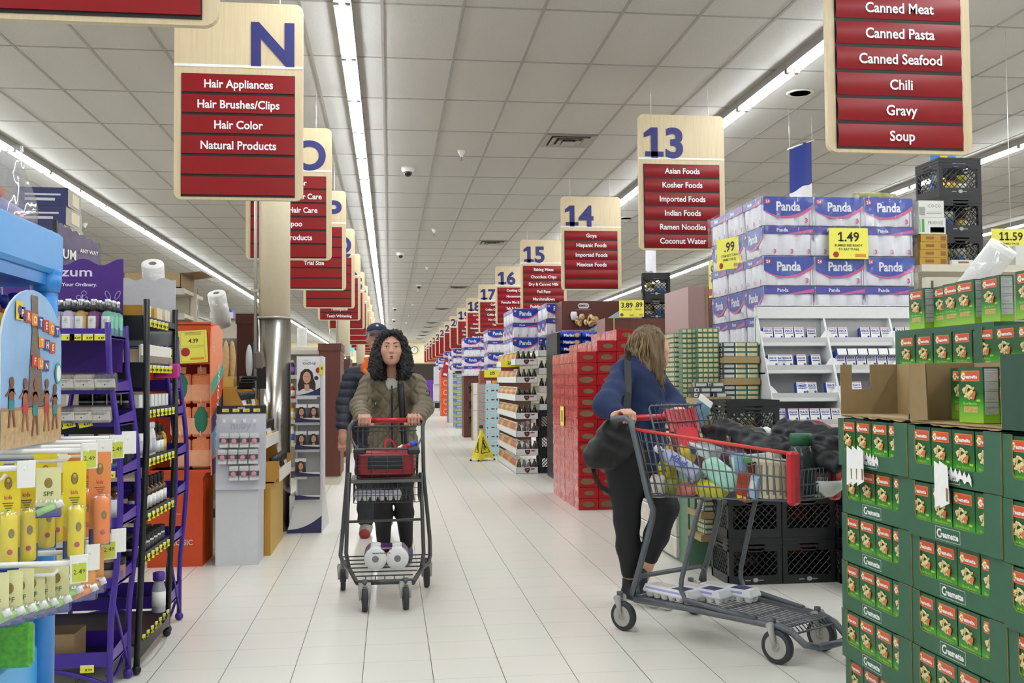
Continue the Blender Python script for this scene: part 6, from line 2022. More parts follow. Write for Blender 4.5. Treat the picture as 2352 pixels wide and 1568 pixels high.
t = thing('cookie_display', 'brown cookie display header with a diagonal blue band and cookie picture', 'display stand', (2.5, 12.6, 0))
hb_, hbl = mat('cocoa_brown_card', '#5a2720', 0.45, var=0.04), mat('powder_blue_card', '#a9c3e0', 0.45)
a, c_ = at(1290, 691, Y=12.6), at(1478, 757, Y=12.6)
b = MB().box(a.x, c_.x, 12.6, 12.63, c_.z, a.z, hb_).box(a.x, a.x + 0.02, 12.63, 13.1, c_.z, a.z, hb_)
b.add([(a.x + 0.35, 12.598, c_.z), (c_.x, 12.598, c_.z), (c_.x, 12.598, a.z - 0.01), (a.x + 0.92, 12.598, a.z - 0.02)], [(0, 1, 2, 3)], hbl)
b.build('header_card', t)
b = MB()
cxx = a.x + 0.28
b.slab(rounded(cxx - 0.07, cxx + 0.075, a.z - 0.095, a.z - 0.03, 0.03), 0.004, paper, Matrix.Translation((0, 12.592, 0)))
b.text('BIMBO', hb_, (cxx, 12.590, a.z - 0.06), 0.03, bold=0.03, fit=0.12)
b.box(cxx - 0.1, cxx + 0.1, 12.597, 12.599, a.z - 0.115, a.z - 0.108, mat('dim_print', '', .6))
rnd = random.Random(5)
for k in range(16):
	px_, pz_ = cxx - 0.1 + 0.27 * rnd.random(), a.z - 0.30 + 0.1 * rnd.random()
	b.lathe([(0.012, 0.0), (0.04, 0.0), (0.04, 0.012), (0.012, 0.012)], (past, mat('cookie_tan', '#c29a62', 0.6, var=0.1), mat('cookie_gold', '#d9b87c', .6))[k % 3], 12, M=TM((px_, 12.59 - 0.002 * k, pz_), rx=R(60 + 50 * rnd.random()), rz=R(60 * rnd.random())))
b.lathe([(0.03, 0), (0.045, 0.07), (0.035, 0.11)], paper, 12, M=Matrix.Translation((cxx - 0.13, 12.57, a.z - 0.25)))
b.build('cookie_picture', t)
MB().box(2.06, 2.1, 12.25, 13.1, 0, 1.84, blackm).box(2.1, 3.0, 12.7, 13.1, 0, 1.86, hb_).box(2.1, 2.68, 12.25, 12.7, 1.3, 1.33, blackm).build('rack_body', t)
bp_ = mat('blue_cookie_wrapper', '#1f47b4', 0.25, var=0.15, scale=14)
ck = MB()
def ckf(u, v):
	return (-0.13 + 0.26 * u, -0.09 * math.sin(math.pi * v) * (0.75 + 0.25 * math.sin(math.pi * u)) , 0.0 + 0.085 * v)
ck.grid(ckf, 8, 6, bp_).box(-0.13, 0.13, 0, 0.06, 0, 0.085, bp_)
ck.text('Marias', white_i, (-0.03, -0.094, 0.045), 0.035, bold=0.03, fit=0.13).ell((0.075, -0.09, 0.042), (0.035, 0.006, 0.028), mat('cookie_tan', '', .6), 12, 6)
CKP = Proto(tag(ck.build('cookie_pack'), '', 'cookie pack'))
for r_ in range(6):
	for i in range(2):
		CKP.place((2.25 + 0.28 * i, 12.42, 1.332 + 0.0875 * r_), R(3 * (r_ % 2)), label=f'shiny blue cookie pack under the brown header, layer {ORD[r_]} from below, {("left", "right")[i]} column', group='blue cookie packs')

# ------------------------------------------------------------------ ginger ale stacks
gls = mat('soda_dark_bottle', '#16180f', 0.15, var=0.1)
gcap = mat('soda_green_cap', '#2f7a3a', 0.35)
wtray = mat('white_soda_tray', '#e8e8e6', 0.5, var=0.02)
crest = mat('soda_crest_maroon', '#5c2028', 0.5)


def soda(nm, body, cap, band):
	t = thing('soda_bottle', '', 'bottle')
	MB().lathe([(0.030, 0), (0.034, 0.006), (0.034, 0.1), (0.026, 0.135), (0.013, 0.16), (0.013, 0.17)], body, 10).lathe([(0.0345, 0.035), (0.0345, 0.085)], band, 10).build('bottle_body', t)
	MB().lathe([(0.015, 0.168), (0.015, 0.186)], cap, 8).build('cap', t)
	return Proto(t)


SD = [soda('green', gls, gcap, mat('soda_green_band', '#1f3a22', .4)), soda('yellow', mat('soda_yellow', '#c9ad5c', .2), mat('yellow_lid', '', .4), mat('soda_yellow_band', '#d9c24a', .4)), soda('pink', mat('soda_pink', '#c07a6c', .2), glossw, mat('soda_pink_band', '#c9a49a', .4)), soda('black', mat('soda_black', '#121214', .12), blk, mat('soda_black_band', '#222226', .3))]


def soda_tray(label, x, y, z, w=0.30, d=0.62):
	t = thing('soda_tray', label, 'tray', (x, y, z))
	b = MB().box(x, x + w, y, y + 0.005, z, z + 0.085, wtray).box(x, x + 0.005, y, y + d, z, z + 0.085, wtray).box(x + w - 0.005, x + w, y, y + d, z, z + 0.085, wtray).box(x, x + w, y + d - 0.005, y + d, z, z + 0.085, wtray).box(x, x + w, y, y + d, z, z + 0.004, wtray)
	b.build('tray_shell', t)
	b = MB()
	cx = x + w * 0.5
	b.add([(cx - 0.04, y - 0.001, z + 0.06), (cx - 0.03, y - 0.001, z + 0.075), (cx + 0.03, y - 0.001, z + 0.075), (cx + 0.04, y - 0.001, z + 0.06), (cx + 0.025, y - 0.001, z + 0.025), (cx, y - 0.001, z + 0.008), (cx - 0.025, y - 0.001, z + 0.025)], [tuple(range(7))], crest)
	b.ell((cx + 0.075, y - 0.001, z + 0.062), (0.032, 0.001, 0.011), mat('soda_red_oval', '#a8474a', .5), 12, 4)
	b.ell((cx, y - 0.002, z + 0.05), (0.018, 0.001, 0.008), mat('dim_print', '', .6), 10, 4)
	b.build('crest', t)


for tier in range(7):
	z = 0.243 * tier
	x, y = 1.68 + 0.006 * (tier % 2), 13.38
	soda_tray(f'white soda tray with maroon crest in the aisle stack, {ORD[tier]} from the floor', x, y, z, d=2.4)
	for i in range(4):
		(SD[3] if tier < 3 else SD[0]).place((x + 0.045 + 0.07 * i, y + 0.045, z + 0.005), label=f'dark soda bottle at the front of the aisle stack, tray {ORD[tier]} from floor, {ORD[i]} across', group='dark soda bottles in the aisle stack')
	for j in range(1, 16):
		k = (1 if j % 4 < 2 else 2) if tier > 2 else (1, 2, 2)[(j // 2) % 3]
		SD[k].place((x + 0.045, y + 0.045 + 0.15 * j, z + 0.005), label=f'pale soda bottle on the side of the aisle stack, tray {ORD[tier]} from floor, {ORD[j]} back', group='pale soda bottles in the aisle stack')
shr = film('bottle_shrink', '#e8e8ec', 0.8, bump=0.8, scale=9)
for tier in range(3):
	t = thing('shrink_wrap', f'crinkled film over the soda front, tray {ORD[tier]} from the floor', 'plastic wrap', (1.68, 13.37, 0.243 * tier))
	MB().grid(lambda u, v: (1.683 + 0.294 * u, 13.378 + 0.02 * v, 0.243 * tier + 0.085 + 0.13 * v * (0.8 + 0.2 * math.sin(math.pi * u))), 8, 4, shr).build('film', t)
for r_ in range(3):
	CR.place((2.17, 13.55, 0.281 * r_), 0, label=f'black milk crate beside the soda stack, {ORD[r_]} from the floor', group='black crates beside the soda')
for tier in range(4):
	z = 0.845 + 0.243 * tier
	soda_tray(f'white soda tray on the black crates, {ORD[tier]} up', 2.0, 13.40, z, w=0.34)
	for i in range(4):
		(SD[0] if tier != 1 else SD[3]).place((2.045 + 0.075 * i, 13.445, z + 0.005), label=f'dark soda bottle above the black crates, tray {ORD[tier]} up, {ORD[i]} across', group='dark soda bottles above the crates')

# yellow wet floor cone
t = thing('wet_floor_cone', 'yellow pop-up wet floor cone standing in the aisle', 'floor sign', (1.39, 15.75, 0))
wy = mat('wet_floor_yellow', '#e8d92c', 0.5, var=0.06)
apex = (1.43, 15.8, 0.52)
base = [(1.25, 15.62, 0.03), (1.36, 15.5, 0.0), (1.63, 15.72, 0.02), (1.45, 15.98, 0.03)]
b = MB()
for i in range(4):
	p, q = Vector(base[i]), Vector(base[(i + 1) % 4])
	A = Vector(apex)
	def fn(u, v):
		e = p.lerp(q, u); e.z += 0.035 * math.sin(math.pi * u)
		m_ = e.lerp(A, v)
		return m_
	b.grid(fn, 6, 6, wy)
b.build('fabric', t)
MB().lathe([(0.03, 0.5), (0.03, 0.545), (0.02, 0.55)], blk, 10, M=Matrix.Translation((1.43, 15.8, 0))).build('top_cap', t)
for q in base:
	MB().ell((q[0], q[1], 0.015), (0.018, 0.018, 0.015), blk, 8, 6).build('foot', t)
b = MB()
p, q, A = Vector(base[1]), Vector(base[2]), Vector(apex)
def fp(u, v, d=0.006):
	m_ = p.lerp(q, u).lerp(A, v); return (m_.x + d * 0.3, m_.y - d, m_.z + 0.035 * math.sin(math.pi * u) * (1 - v))
def stroke(uv, r=0.006):
	b.tube([fp(u, v) for u, v in uv], r, ink, 4)
stroke([(0.18, 0.2), (0.82, 0.2), (0.5, 0.68), (0.18, 0.2)])
stroke([(0.44, 0.52), (0.5, 0.42), (0.62, 0.3)], 0.008); stroke([(0.5, 0.42), (0.4, 0.32), (0.5, 0.25)], 0.007); stroke([(0.36, 0.46), (0.47, 0.46), (0.58, 0.44)], 0.006)
b.ell(fp(0.43, 0.55), (0.013, 0.008, 0.013), ink, 8, 6)
b.ell(fp(0.5, 0.08), (0.02, 0.004, 0.01), mat('orange_print', '', .6), 8, 4)
p, q = Vector(base[0]), Vector(base[1])
stroke([(0.3, 0.2), (0.8, 0.2), (0.55, 0.65), (0.3, 0.2)]); stroke([(0.45, 0.5), (0.55, 0.38), (0.62, 0.26)], 0.007)
b.build('warning_picture', t)

# ------------------------------------------------------------------ light blue cartons beyond
lb = mat('light_blue_carton', '#b3d3dc', 0.5, var=0.03)
dkside = mat('carton_colour_side', '#7a4a3a', 0.5, var=0.4, scale=25)
lc = MB().box(0, 0.225, 0, 0.3, 0, 0.148, lb, xm=dkside)
lc.ell((0.12, -0.001, 0.04), (0.035, 0.001, 0.013), mat('sled_red', '#8f3038', .5), 10, 4).ell((0.19, -0.001, 0.04), (0.014, 0.001, 0.018), mat('navy_print', '#26305a', .5), 8, 4).ell((0.03, -0.001, 0.035), (0.01, 0.001, 0.014), mat('navy_print', '', .5), 8, 4)
for k in range(4):
	lc.ell((0.03 + 0.05 * k, -0.001, 0.09 + 0.01 * (k % 2)), (0.006, 0.001, 0.006), mat('dim_print', '', .6), 6, 4)
for k in range(3):
	lc.box(-0.001, 0, 0.02 + 0.1 * k, 0.08 + 0.1 * k, 0.02, 0.12, mat('carton_dark_window', '#2c2220', .5)).box(-0.001, 0, 0.0 + 0.1 * k, 0.02 + 0.1 * k, 0.0, 0.13, paper)
LC = Proto(tag(lc.build('light_blue_carton'), '', 'carton'))
for r_ in range(8):
	for j in range(4):
		LC.place((1.545, 16.25 + 0.305 * j, 0.15 * r_), label=f'light blue carton behind the wet floor cone, layer {ORD[r_]} from the floor, {ORD[j]} back', group='light blue cartons')
def ysign(lab, c, w, h, red=True):
	t = thing('price_card', lab, 'price sign', c)
	b = MB().box(c.x - w / 2, c.x + w / 2, c.y, c.y + 0.004, c.z - h / 2, c.z + h / 2, tag_y)
	b.text('2/5', ink, (c.x, c.y - 0.002, c.z + h * 0.08), h * 0.4, bold=0.03, res=1)
	if red:
		b.box(c.x - w / 2, c.x + w / 2, c.y - 0.002, c.y, c.z - h / 2 - 0.05, c.z - h / 2, mat('maroon_strip', '#7a2630', .5))
	b.build('card', t)
ysign('yellow strip sign above the light blue cartons', at(1131, 858, Y=16.2), 0.27, 0.12)
ysign('yellow strip sign above the soda side', at(1172, 834, Y=13.9), 0.26, 0.11)
price_card('yellow price card reading 17.69 above the soda stack', at(1168, 775, Y=17.885), 0.2, 0.2, '17.69', ('BATH TISSUE',))

# ------------------------------------------------------------------ farther stacks along the right side
whd = mat('white_display_far', '#dcdcdc', 0.5, var=0.05, scale=8)
t = thing('display_stand', 'white and kraft display with dark gadgets, beyond the light blue cartons', 'display stand', (1.75, 20.8, 0))
MB().box(1.72, 1.98, 20.8, 21.3, 0, 1.2, whd, xm=kraft).box(1.725, 1.97, 20.79, 20.8, 0.62, 0.64, wdi).box(1.725, 1.97, 20.79, 20.8, 0.95, 0.97, wdi).build('display_body', t)
for k in range(3):
	g = MB().tube([(1.68, 20.9, 0.4 + 0.32 * k), (1.62, 20.95, 0.46 + 0.32 * k), (1.68, 21.05, 0.5 + 0.32 * k), (1.66, 20.95, 0.36 + 0.32 * k)], 0.025, blk, 6)
	g.build('dangling_gadget', t)
canb = mat('blue_can_case', '#2f5ea8', 0.35, var=0.3, scale=18); cany = mat('yellow_case_line', '#d0bc62', 0.5); kgr = mat('grey_case', '#9c9c8c', 0.5, var=0.2, scale=20)
bc = MB().box(0, 0.26, 0, 0.4, 0, 0.15, canb, xm=canb).box(-0.001, 0.261, -0.001, 0.4, 0.135, 0.155, cany).box(-0.001, 0.261, -0.001, 0.4, 0, 0.05, kgr).box(0.02, 0.24, -0.0015, 0, 0.06, 0.12, mat('blue_case_window', '#8fa9cc', .4, var=0.3, scale=30))
BCP = Proto(tag(bc.build('blue_can_case'), '', 'case'))
for r_ in range(9):
	for i in range(3):
		for j in range(3):
			if i and j: continue
			BCP.place((1.72 + 0.27 * i, 26.3 + 0.42 * j, 0.16 * r_ ), label=f'blue and yellow can case down the right side, layer {ORD[r_]}, {ORD[i]} across, {ORD[j]} deep', group='blue can cases far down the aisle')
orb = mat('orange_soap_carton', '#d9561f', 0.4, var=0.15, scale=9)
oc = MB().box(0, 0.34, 0, 0.8, 0, 0.33, orb).ell((0.17, -0.002, 0.17), (0.1, 0.002, 0.1), mat('pale_orange_ring', '#eaa873', .5), 16, 4).ell((0.17, -0.004, 0.17), (0.07, 0.002, 0.07), orb, 16, 4)
OC = Proto(tag(oc.build('orange_carton'), '', 'carton'))
for r_ in range(5):
	OC.place((1.80, 35.5, 0.335 * r_), label=f'orange carton far down the right side, {ORD[r_]} from the floor', group='orange cartons far down the aisle')
t = thing('banner_sign', 'red tilted sign far down the right side above the orange cartons', 'sign', at(1028, 845, Y=34))
c = at(1028, 846, Y=34)
MB().box(-0.16, 0.16, -0.01, 0.01, -0.32, 0.32, mat('sign_red_far', '#a81e28', .5), M=TM(c, ry=R(12))).box(-0.1, 0.1, -0.02, -0.01, 0.12, 0.2, paper, M=TM(c, ry=R(12))).box(-0.1, 0.1, -0.02, -0.01, -0.25, -0.18, paper, M=TM(c, ry=R(12))).box(c.x - 0.015, c.x + 0.015, c.y + 0.012, c.y + 0.03, 0, c.z, blk).build('sign_board', t)
t = thing('display_stand', 'blue edged display beside the orange cartons', 'display stand', (1.9, 30, 0))
MB().box(1.72, 1.85, 29.6, 30.4, 0, 1.5, mat('deep_blue_card', '#2b3d8c', .4), ym=whd).build('display_body', t)
t = thing('display_stand', 'white tilted display far down the right side', 'display stand', (2.0, 46, 0))
MB().box(2.0, 2.5, 46, 46.8, 0.3, 1.1, whd, M=None).box(2.02, 2.48, 45.9, 46.7, 1.1, 1.9, mat('lilac_white_card', '#d5d5df', .5)).box(2.0, 2.5, 46, 46.8, 0.25, 0.32, mat('sky_stripe', '', .4)).box(2.05, 2.5, 46.05, 46.8, 0, 0.25, blk).build('display_body', t)
vb = mat('violet_carton', '#6a2f9c', 0.45, var=0.3, scale=10)
t = thing('violet_carton_stack', 'violet cartons at the far end of the aisle', 'carton stack', (2.0, 56, 0))
MB().box(2.0, 2.6, 56, 57, 0, 1.3, vb).build('carton_block', t)
t = thing('display_stand', 'dark display at the far right of the aisle', 'display stand', (2.3, 41, 0))
MB().box(2.05, 2.6, 41, 41.8, 0, 0.7, blk).box(2.05, 2.6, 41, 41.8, 0.7, 1.6, vb).build('display_body', t)
t = thing('shelf_stock', 'small red and white cartons above the light blue cartons', 'cartons', (1.7, 17.6, 1.2))
b = MB()
for k in range(6):
	b.box(1.56 + 0.1 * (k % 3), 1.65 + 0.1 * (k % 3), 17.36 + 0.2 * (k // 3), 17.54 + 0.2 * (k // 3), 1.2, 1.42 - 0.02 * k, (mat('rust_jar', '', .3), wcm, mat('tile_orange', '', .5))[k % 3])
b.box(1.55, 1.9, 17.48, 17.86, 0, 1.2, kraft)
b.build('cartons', t)
# bath tissue stacks on the end shelves, receding
FAR = [(1.74, 17.9, 1.335, 1, 2, 4, 'above the light blue cartons'), (1.62, 22.0, 1.36, 2, 2, 4, 'past the light blue cartons'), (1.74, 27.8, 1.52, 2, 2, 3, 'above the blue can cases'), (1.84, 31.1, 1.5, 2, 2, 3, 'beyond the blue can cases'), (1.96, 36.5, 1.68, 2, 1, 3, 'above the orange cartons'), (2.08, 43.2, 1.62, 2, 1, 3, 'beyond the orange cartons'), (2.2, 48.2, 1.6, 2, 1, 3, 'near the far end')]
for x, y, z, nx, ny, nz, where in FAR:
	tissue_stack(x, y, z, nx, ny, nz, where)
	t = thing('end_shelf', f'brown end shelf under the tissue packs {where}', 'shelf', (x, y, 0))
	MB().box(x + (0.1 if y > 25 else 0.0), x + 0.8, y + 0.1, y + 0.76, 0, z - 0.003, brown).build('carcass', t)
tissue_stack(1.74, 14.2, 1.655, 2, 3, 3, 'on top of the soda stack')
tissue_stack(2.06, 13.16, 1.862, 2, 2, 2, 'behind the cookie header')
# long gondola bodies behind the ends on both sides, closing the view
for i in range(12):
	y = 11.2 + 4.32 * i
	t = thing('store_shelf', f'long beige shelf run behind the right end displays, {ORD[i]} from the front', 'shelf', (5, y, 0))
	MB().box(3.75, 16.0, y + 0.9, y + 2.0, 0, 1.95, mat('shelf_run_stock', '#a49a86', 0.6, var=0.35, scale=3)).build('shelf_body', t)
for i in range(14):
	y = 17.2 + 3.24 * i
	t = thing('store_shelf', f'long beige shelf run behind the left end cabinets, {ORD[i]} from the front', 'shelf', (-6, y, 0))
	MB().box(-14, -0.95 - 0.02 * (i % 2), y, y + 1.0, 0, 1.62, mat('shelf_run_stock', '', .6)).build('shelf_body', t)
	if i == 1: continue
	t = thing('end_cabinet', f'brown end cabinet far down the left side, {ORD[i]} beyond the second column', 'cabinet', (-0.8, y, 0))
	MB().box(-0.93, -0.7, y + 1.0, y + 1.3, 0, 1.66, brown).build('carcass', t)
sb = mat('lit_blue_sign', '#58b8ea', 0.4, emit=0.6)
t = thing('lightbox_sign', 'glowing blue sign far away on the left', 'sign', at(770, 775, Y=45))
a, c_ = at(741, 788, Y=45), at(812, 806, Y=45)
MB().box(a.x, c_.x, 45, 45.2, c_.z, a.z, sb).box(a.x, c_.x, 45.01, 45.2, c_.z - 0.25, c_.z, paper).build('sign_face', t)
MB().tube([(a.x + 0.3, 45.1, a.z), (a.x + 0.3, 45.1, ZC - 0.002)], 0.01, wire_m, 5).build('hanging_wire', t)

# ------------------------------------------------------------------ smooth bodies: blended rounded shapes meshed as one skin
class Body:
	def __init__(self, h=0.006):
		self.p, self.h = [], h

	def cone(self, a, ra, b, rb, m=0, k=0.02, sub=False):
		self.p.append(('c', np.array(a, float), ra, np.array(b, float), rb, m, k, sub)); return self

	def chain(self, pts, m=0, k=0.02):
		for (a, ra), (b, rb) in zip(pts, pts[1:]):
			self.cone(a, ra, b, rb, m, k)
		return self

	def ell(self, c, r, m=0, k=0.02, sub=False, rot=None):
		self.p.append(('e', np.array(c, float), np.array(r, float), rot, None, m, k, sub)); return self

	@staticmethod
	def _d(q, P):
		if q[0] == 'c':
			a, ra, b, rb = q[1], q[2], q[3], q[4]
			ab = b - a
			t = np.clip(((P - a) @ ab) / max(ab @ ab, 1e-9), 0, 1)
			return np.linalg.norm(P - a - t[..., None] * ab, axis=-1) - (ra + (rb - ra) * t)
		L = P - q[1]
		if q[3] is not None:
			L = L @ q[3]
		k0 = np.linalg.norm(L / q[2], axis=-1); k1 = np.linalg.norm(L / (q[2] ** 2), axis=-1)
		return k0 * (k0 - 1) / np.maximum(k1, 1e-6)

	def mesh(self, name, parent, mats, disp=None, recolor=None, cut=None):
		h = self.h
		lo, hi = np.full(3, 1e9), np.full(3, -1e9)
		bb = []
		for q in self.p:
			if q[0] == 'c':
				l = np.minimum(q[1] - q[2], q[3] - q[4]); u = np.maximum(q[1] + q[2], q[3] + q[4])
			else:
				R_ = q[2] if q[3] is None else np.full(3, q[2].max())
				l, u = q[1] - R_, q[1] + R_
			bb.append((l, u))
			if not q[7]:
				lo, hi = np.minimum(lo, l), np.maximum(hi, u)
		lo -= 3 * h; hi += 3 * h
		n = np.ceil((hi - lo) / h).astype(int) + 1
		F = np.full(n, 0.1, np.float32)
		ax = [lo[i] + h * np.arange(n[i]) for i in range(3)]
		for q, (l, u) in zip(self.p, bb):
			mg = q[6] + 0.02
			i0 = np.clip(np.floor((l - mg - lo) / h).astype(int), 0, n); i1 = np.clip(np.ceil((u + mg - lo) / h).astype(int) + 1, 0, n)
			if (i1 <= i0).any(): continue
			G = np.stack(np.meshgrid(*[ax[i][i0[i]:i1[i]] for i in range(3)], indexing='ij'), -1)
			d = self._d(q, G)
			s = tuple(slice(i0[i], i1[i]) for i in range(3))
			o = F[s]; k = q[6]
			if q[7]:
				hh = np.clip(0.5 - 0.5 * (o + d) / k, 0, 1)
				F[s] = o * (1 - hh) - d * hh + k * hh * (1 - hh)
			else:
				hh = np.clip(0.5 + 0.5 * (o - d) / k, 0, 1)
				F[s] = o * (1 - hh) + d * hh - k * hh * (1 - hh)
		if cut is not None:
			G = np.stack(np.meshgrid(*ax, indexing='ij'), -1)
			F = np.maximum(F, cut(G))
		ins = F < 0
		m = n - 1
		cnt = np.zeros(m, np.float32); acc = np.zeros((*m, 3), np.float32)
		base = np.stack(np.meshgrid(*[np.arange(m[i]) for i in range(3)], indexing='ij'), -1)
		C8 = [(i, j, k) for i in (0, 1) for j in (0, 1) for k in (0, 1)]
		sl = lambda c: tuple(slice(c[i], c[i] + m[i]) for i in range(3))
		for c in C8:
			for a in range(3):
				if c[a]: continue
				e = list(c); e[a] = 1
				f0, f1 = F[sl(c)], F[sl(e)]
				x = (f0 < 0) != (f1 < 0)
				t = np.where(x, f0 / np.where(x, f0 - f1, 1), 0)
				cnt += x
				for i in range(3):
					acc[..., i] += np.where(x, c[i] + (t if i == a else 0), 0)
		act = cnt > 0
		idx = np.full(m, -1, np.int64); idx[act] = np.arange(act.sum())
		V = lo + h * (base[act] + acc[act] / cnt[act][:, None])
		Q = []
		for a in range(3):
			b_, c_ = (a + 1) % 3, (a + 2) % 3
			s0 = [slice(1, m[i]) for i in range(3)]; s0[a] = slice(0, m[a])
			s1 = list(s0); s1[a] = slice(1, m[a] + 1)
			f0, f1 = ins[tuple(s0)], ins[tuple(s1)]
			for flip, x in ((False, f0 & ~f1), (True, ~f0 & f1)):
				w = np.argwhere(x)
				if not len(w): continue
				w = w + np.array([0 if i == a else 1 for i in range(3)])
				def g(db, dc):
					z = w.copy(); z[:, b_] -= db; z[:, c_] -= dc
					return idx[z[:, 0], z[:, 1], z[:, 2]]
				f4 = [g(1, 1), g(0, 1), g(0, 0), g(1, 0)]
				Q.append(np.stack(f4[::-1] if flip else f4, 1))
		Q = np.concatenate(Q)
		# material of each vertex: nearest shape
		best = np.full(len(V), 1e9); mi = np.zeros(len(V), int)
		for q in self.p:
			if q[7]: continue
			d = self._d(q, V)
			z = d < best
			best[z] = d[z]; mi[z] = q[5]
		if recolor is not None:
			mi = recolor(V, mi)
		off = WLOC[parent.name]
		me = bpy.data.meshes.new(name)
		me.from_pydata((V - np.array(off)).tolist(), [], Q.tolist())
		if disp is not None:
			nn = np.zeros(len(V) * 3); me.vertices.foreach_get('normal', nn)
			V2 = V + nn.reshape(-1, 3) * disp(V)[:, None] - np.array(off)
			me.vertices.foreach_set('co', V2.ravel())
		for q in mats:
			me.materials.append(q)
		me.polygons.foreach_set('material_index', mi[Q[:, 0]].astype(int).tolist())
		me.polygons.foreach_set('use_smooth', [True] * len(Q))
		me.update()
		o = bpy.data.objects.new(name, me)
		COL.objects.link(o)
		o.parent = parent
		WLOC[o.name] = off
		return o


def skin_mat(name, hexa):
	m = mat(name, hexa, 0.5, var=0.06, scale=25)
	b = m.node_tree.nodes['Principled BSDF']
	b.inputs['Subsurface Weight'].default_value = 0.12
	b.inputs['Subsurface Radius'].default_value = (0.012, 0.006, 0.004)
	return m


def head(B, c, yaw, pitch=0.0, s=1.0, roll=0.0, nose=1.0, man=False):
	"""Head with brow, nose, lips, chin and ears around centre c; yaw 0 looks towards -y. Returns local-to-world."""
	Mr = np.array((Matrix.Rotation(yaw, 3, 'Z') @ Matrix.Rotation(roll, 3, 'Y') @ Matrix.Rotation(pitch, 3, 'X')))
	W = lambda p: np.array(c) + Mr @ (np.array(p) * s)
	e = lambda p, r, m=0, k=0.02, sub=False: B.ell(W(p), np.array(r) * s, m, k * s, sub, Mr)
	cn = lambda a, ra, b, rb, m=0, k=0.015: B.cone(W(a), ra * s, W(b), rb * s, m, k * s)
	e((0, .012, .032), (.074, .092, .080)); e((0, -.02, -.01), (.064, .068, .086)); e((0, -.032, -.064), (.050, .050, .042), k=.03)
	e((0, -.070, -.090), (.018, .015, .015), k=.03)
	for q in (-1, 1):
		e((q * .042, -.056, -.016), (.024, .022, .022), k=.03)
		e((q * .031, -.098, .011), (.016, .015, .011), k=.012, sub=True)
		e((q * .031, -.0745, .010), (.0135, .0125, .0115), k=.004)
		e((q * .075, .008, -.006), (.010, .020, .031), k=.012)
		e((q * .010, -.091, -.025), (.0075, .009, .0065), k=.010)
	cn((-.036, -.073, .033), .011, (.036, -.073, .033), .011, k=.02)
	cn((0, -.080, .018), .0085, (0, -.099 * nose, -.020), .0105, k=.014)
	e((0, -.076, -.058), (.026, .013, .016), k=.02)
	return W, Mr


def face_parts(t, W, Mr, s, iris, brow, lip, gap=False):
	for q in (-1, 1):
		b = MB()
		Mx = Matrix.Translation(Vector(W((q * .031, -.0765, .0095)))) @ Matrix(Mr.tolist()).to_4x4()
		b.ell((0, 0, 0), (.0135 * s, .0115 * s, .0076 * s), mat('eye_white', '#d8d0c8', 0.25, var=0), 14, 10, M=Mx)
		b.ell((0, -.0065 * s, .0005), (.0064 * s, .0058 * s, .0062 * s), iris, 12, 8, M=Mx)
		b.build('eye', t)
		b = MB()
		b.tube([W((q * (.031 + .014 * u), -.0875 + .004 * abs(u), .0165 - .0035 * u * u)) for u in np.linspace(-1, 1, 7)], .0022 * s, mat('dark_lash', '#1c1412', .6), 5)
		b.build('eyelid', t)
		b = MB()
		b.tube([W((q * (.012 + .036 * u), -.0865 + .010 * u * u, .033 + .006 * math.sin(2.4 * u))) for u in np.linspace(0, 1, 7)], [.003 * s, .0042 * s, .0042 * s, .004 * s, .0035 * s, .003 * s, .0015 * s], brow, 6)
		b.build('eyebrow', t)
	b = MB()
	zz = -.0035 if gap else 0
	us = np.linspace(-1, 1, 11)
	b.tube([W((.026 * u, -.0915 + .012 * u * u, -.0540 - .0035 * u * u + .0015 * math.cos(6 * u))) for u in us], [.0035 * s * (1.05 - u * u) + .0006 for u in us], lip, 6)
	b.tube([W((.024 * u, -.0910 + .012 * u * u, -.0635 + zz + .0045 * u * u)) for u in us], [.0052 * s * (1.05 - u * u) + .0006 for u in us], lip, 6)
	b.tube([W((.023 * u, -.0905 + .012 * u * u, -.0585)) for u in us], [(.0048 if gap else .0012) * s * (1.05 - u * u) + .0003 for u in us], mat('mouth_dark', '#3a1614', .6), 6)
	b.build('lips', t)


def grip(B, c, along, fw, wrist, side, m=0):
	"""A hand closed over a bar at c: along = bar direction (towards the little finger), fw = away from the person."""
	c, A, Fw = np.array(c, float), np.array(along, float), np.array(fw, float)
	U = np.array((0, 0, 1.0))
	P = lambda a, f, u: c + A * a + Fw * f + U * u
	for i, (ln, rr) in enumerate(((0.95, .0092), (1.05, .0096), (1.0, .0092), (0.82, .0080))):
		a = -.030 + .0205 * i
		B.chain([(P(a, -.040, .026), rr + .001), (P(a, -.008, .036), rr), (P(a, .024 * ln, .020), rr * .95), (P(a, .027 * ln, -.010), rr * .9), (P(a, .006, -.025), rr * .8)], m, .006)
	B.cone(P(-.028, -.048, .012), .019, P(.028, -.048, .012), .017, m, .015)
	B.cone(P(-.026, -.075, .008), .018, P(.02, -.075, .008), .017, m, .02)
	B.chain([(P(-.036, -.068, .004), .016), (P(-.054, -.036, -.002), .0125), (P(-.050, -.004, -.020), .0105), (P(-.036, .014, -.026), .009)], m, .008)
	B.chain([(P(0, -.078, .008), .022), (np.array(wrist, float), .026)], m, .02)


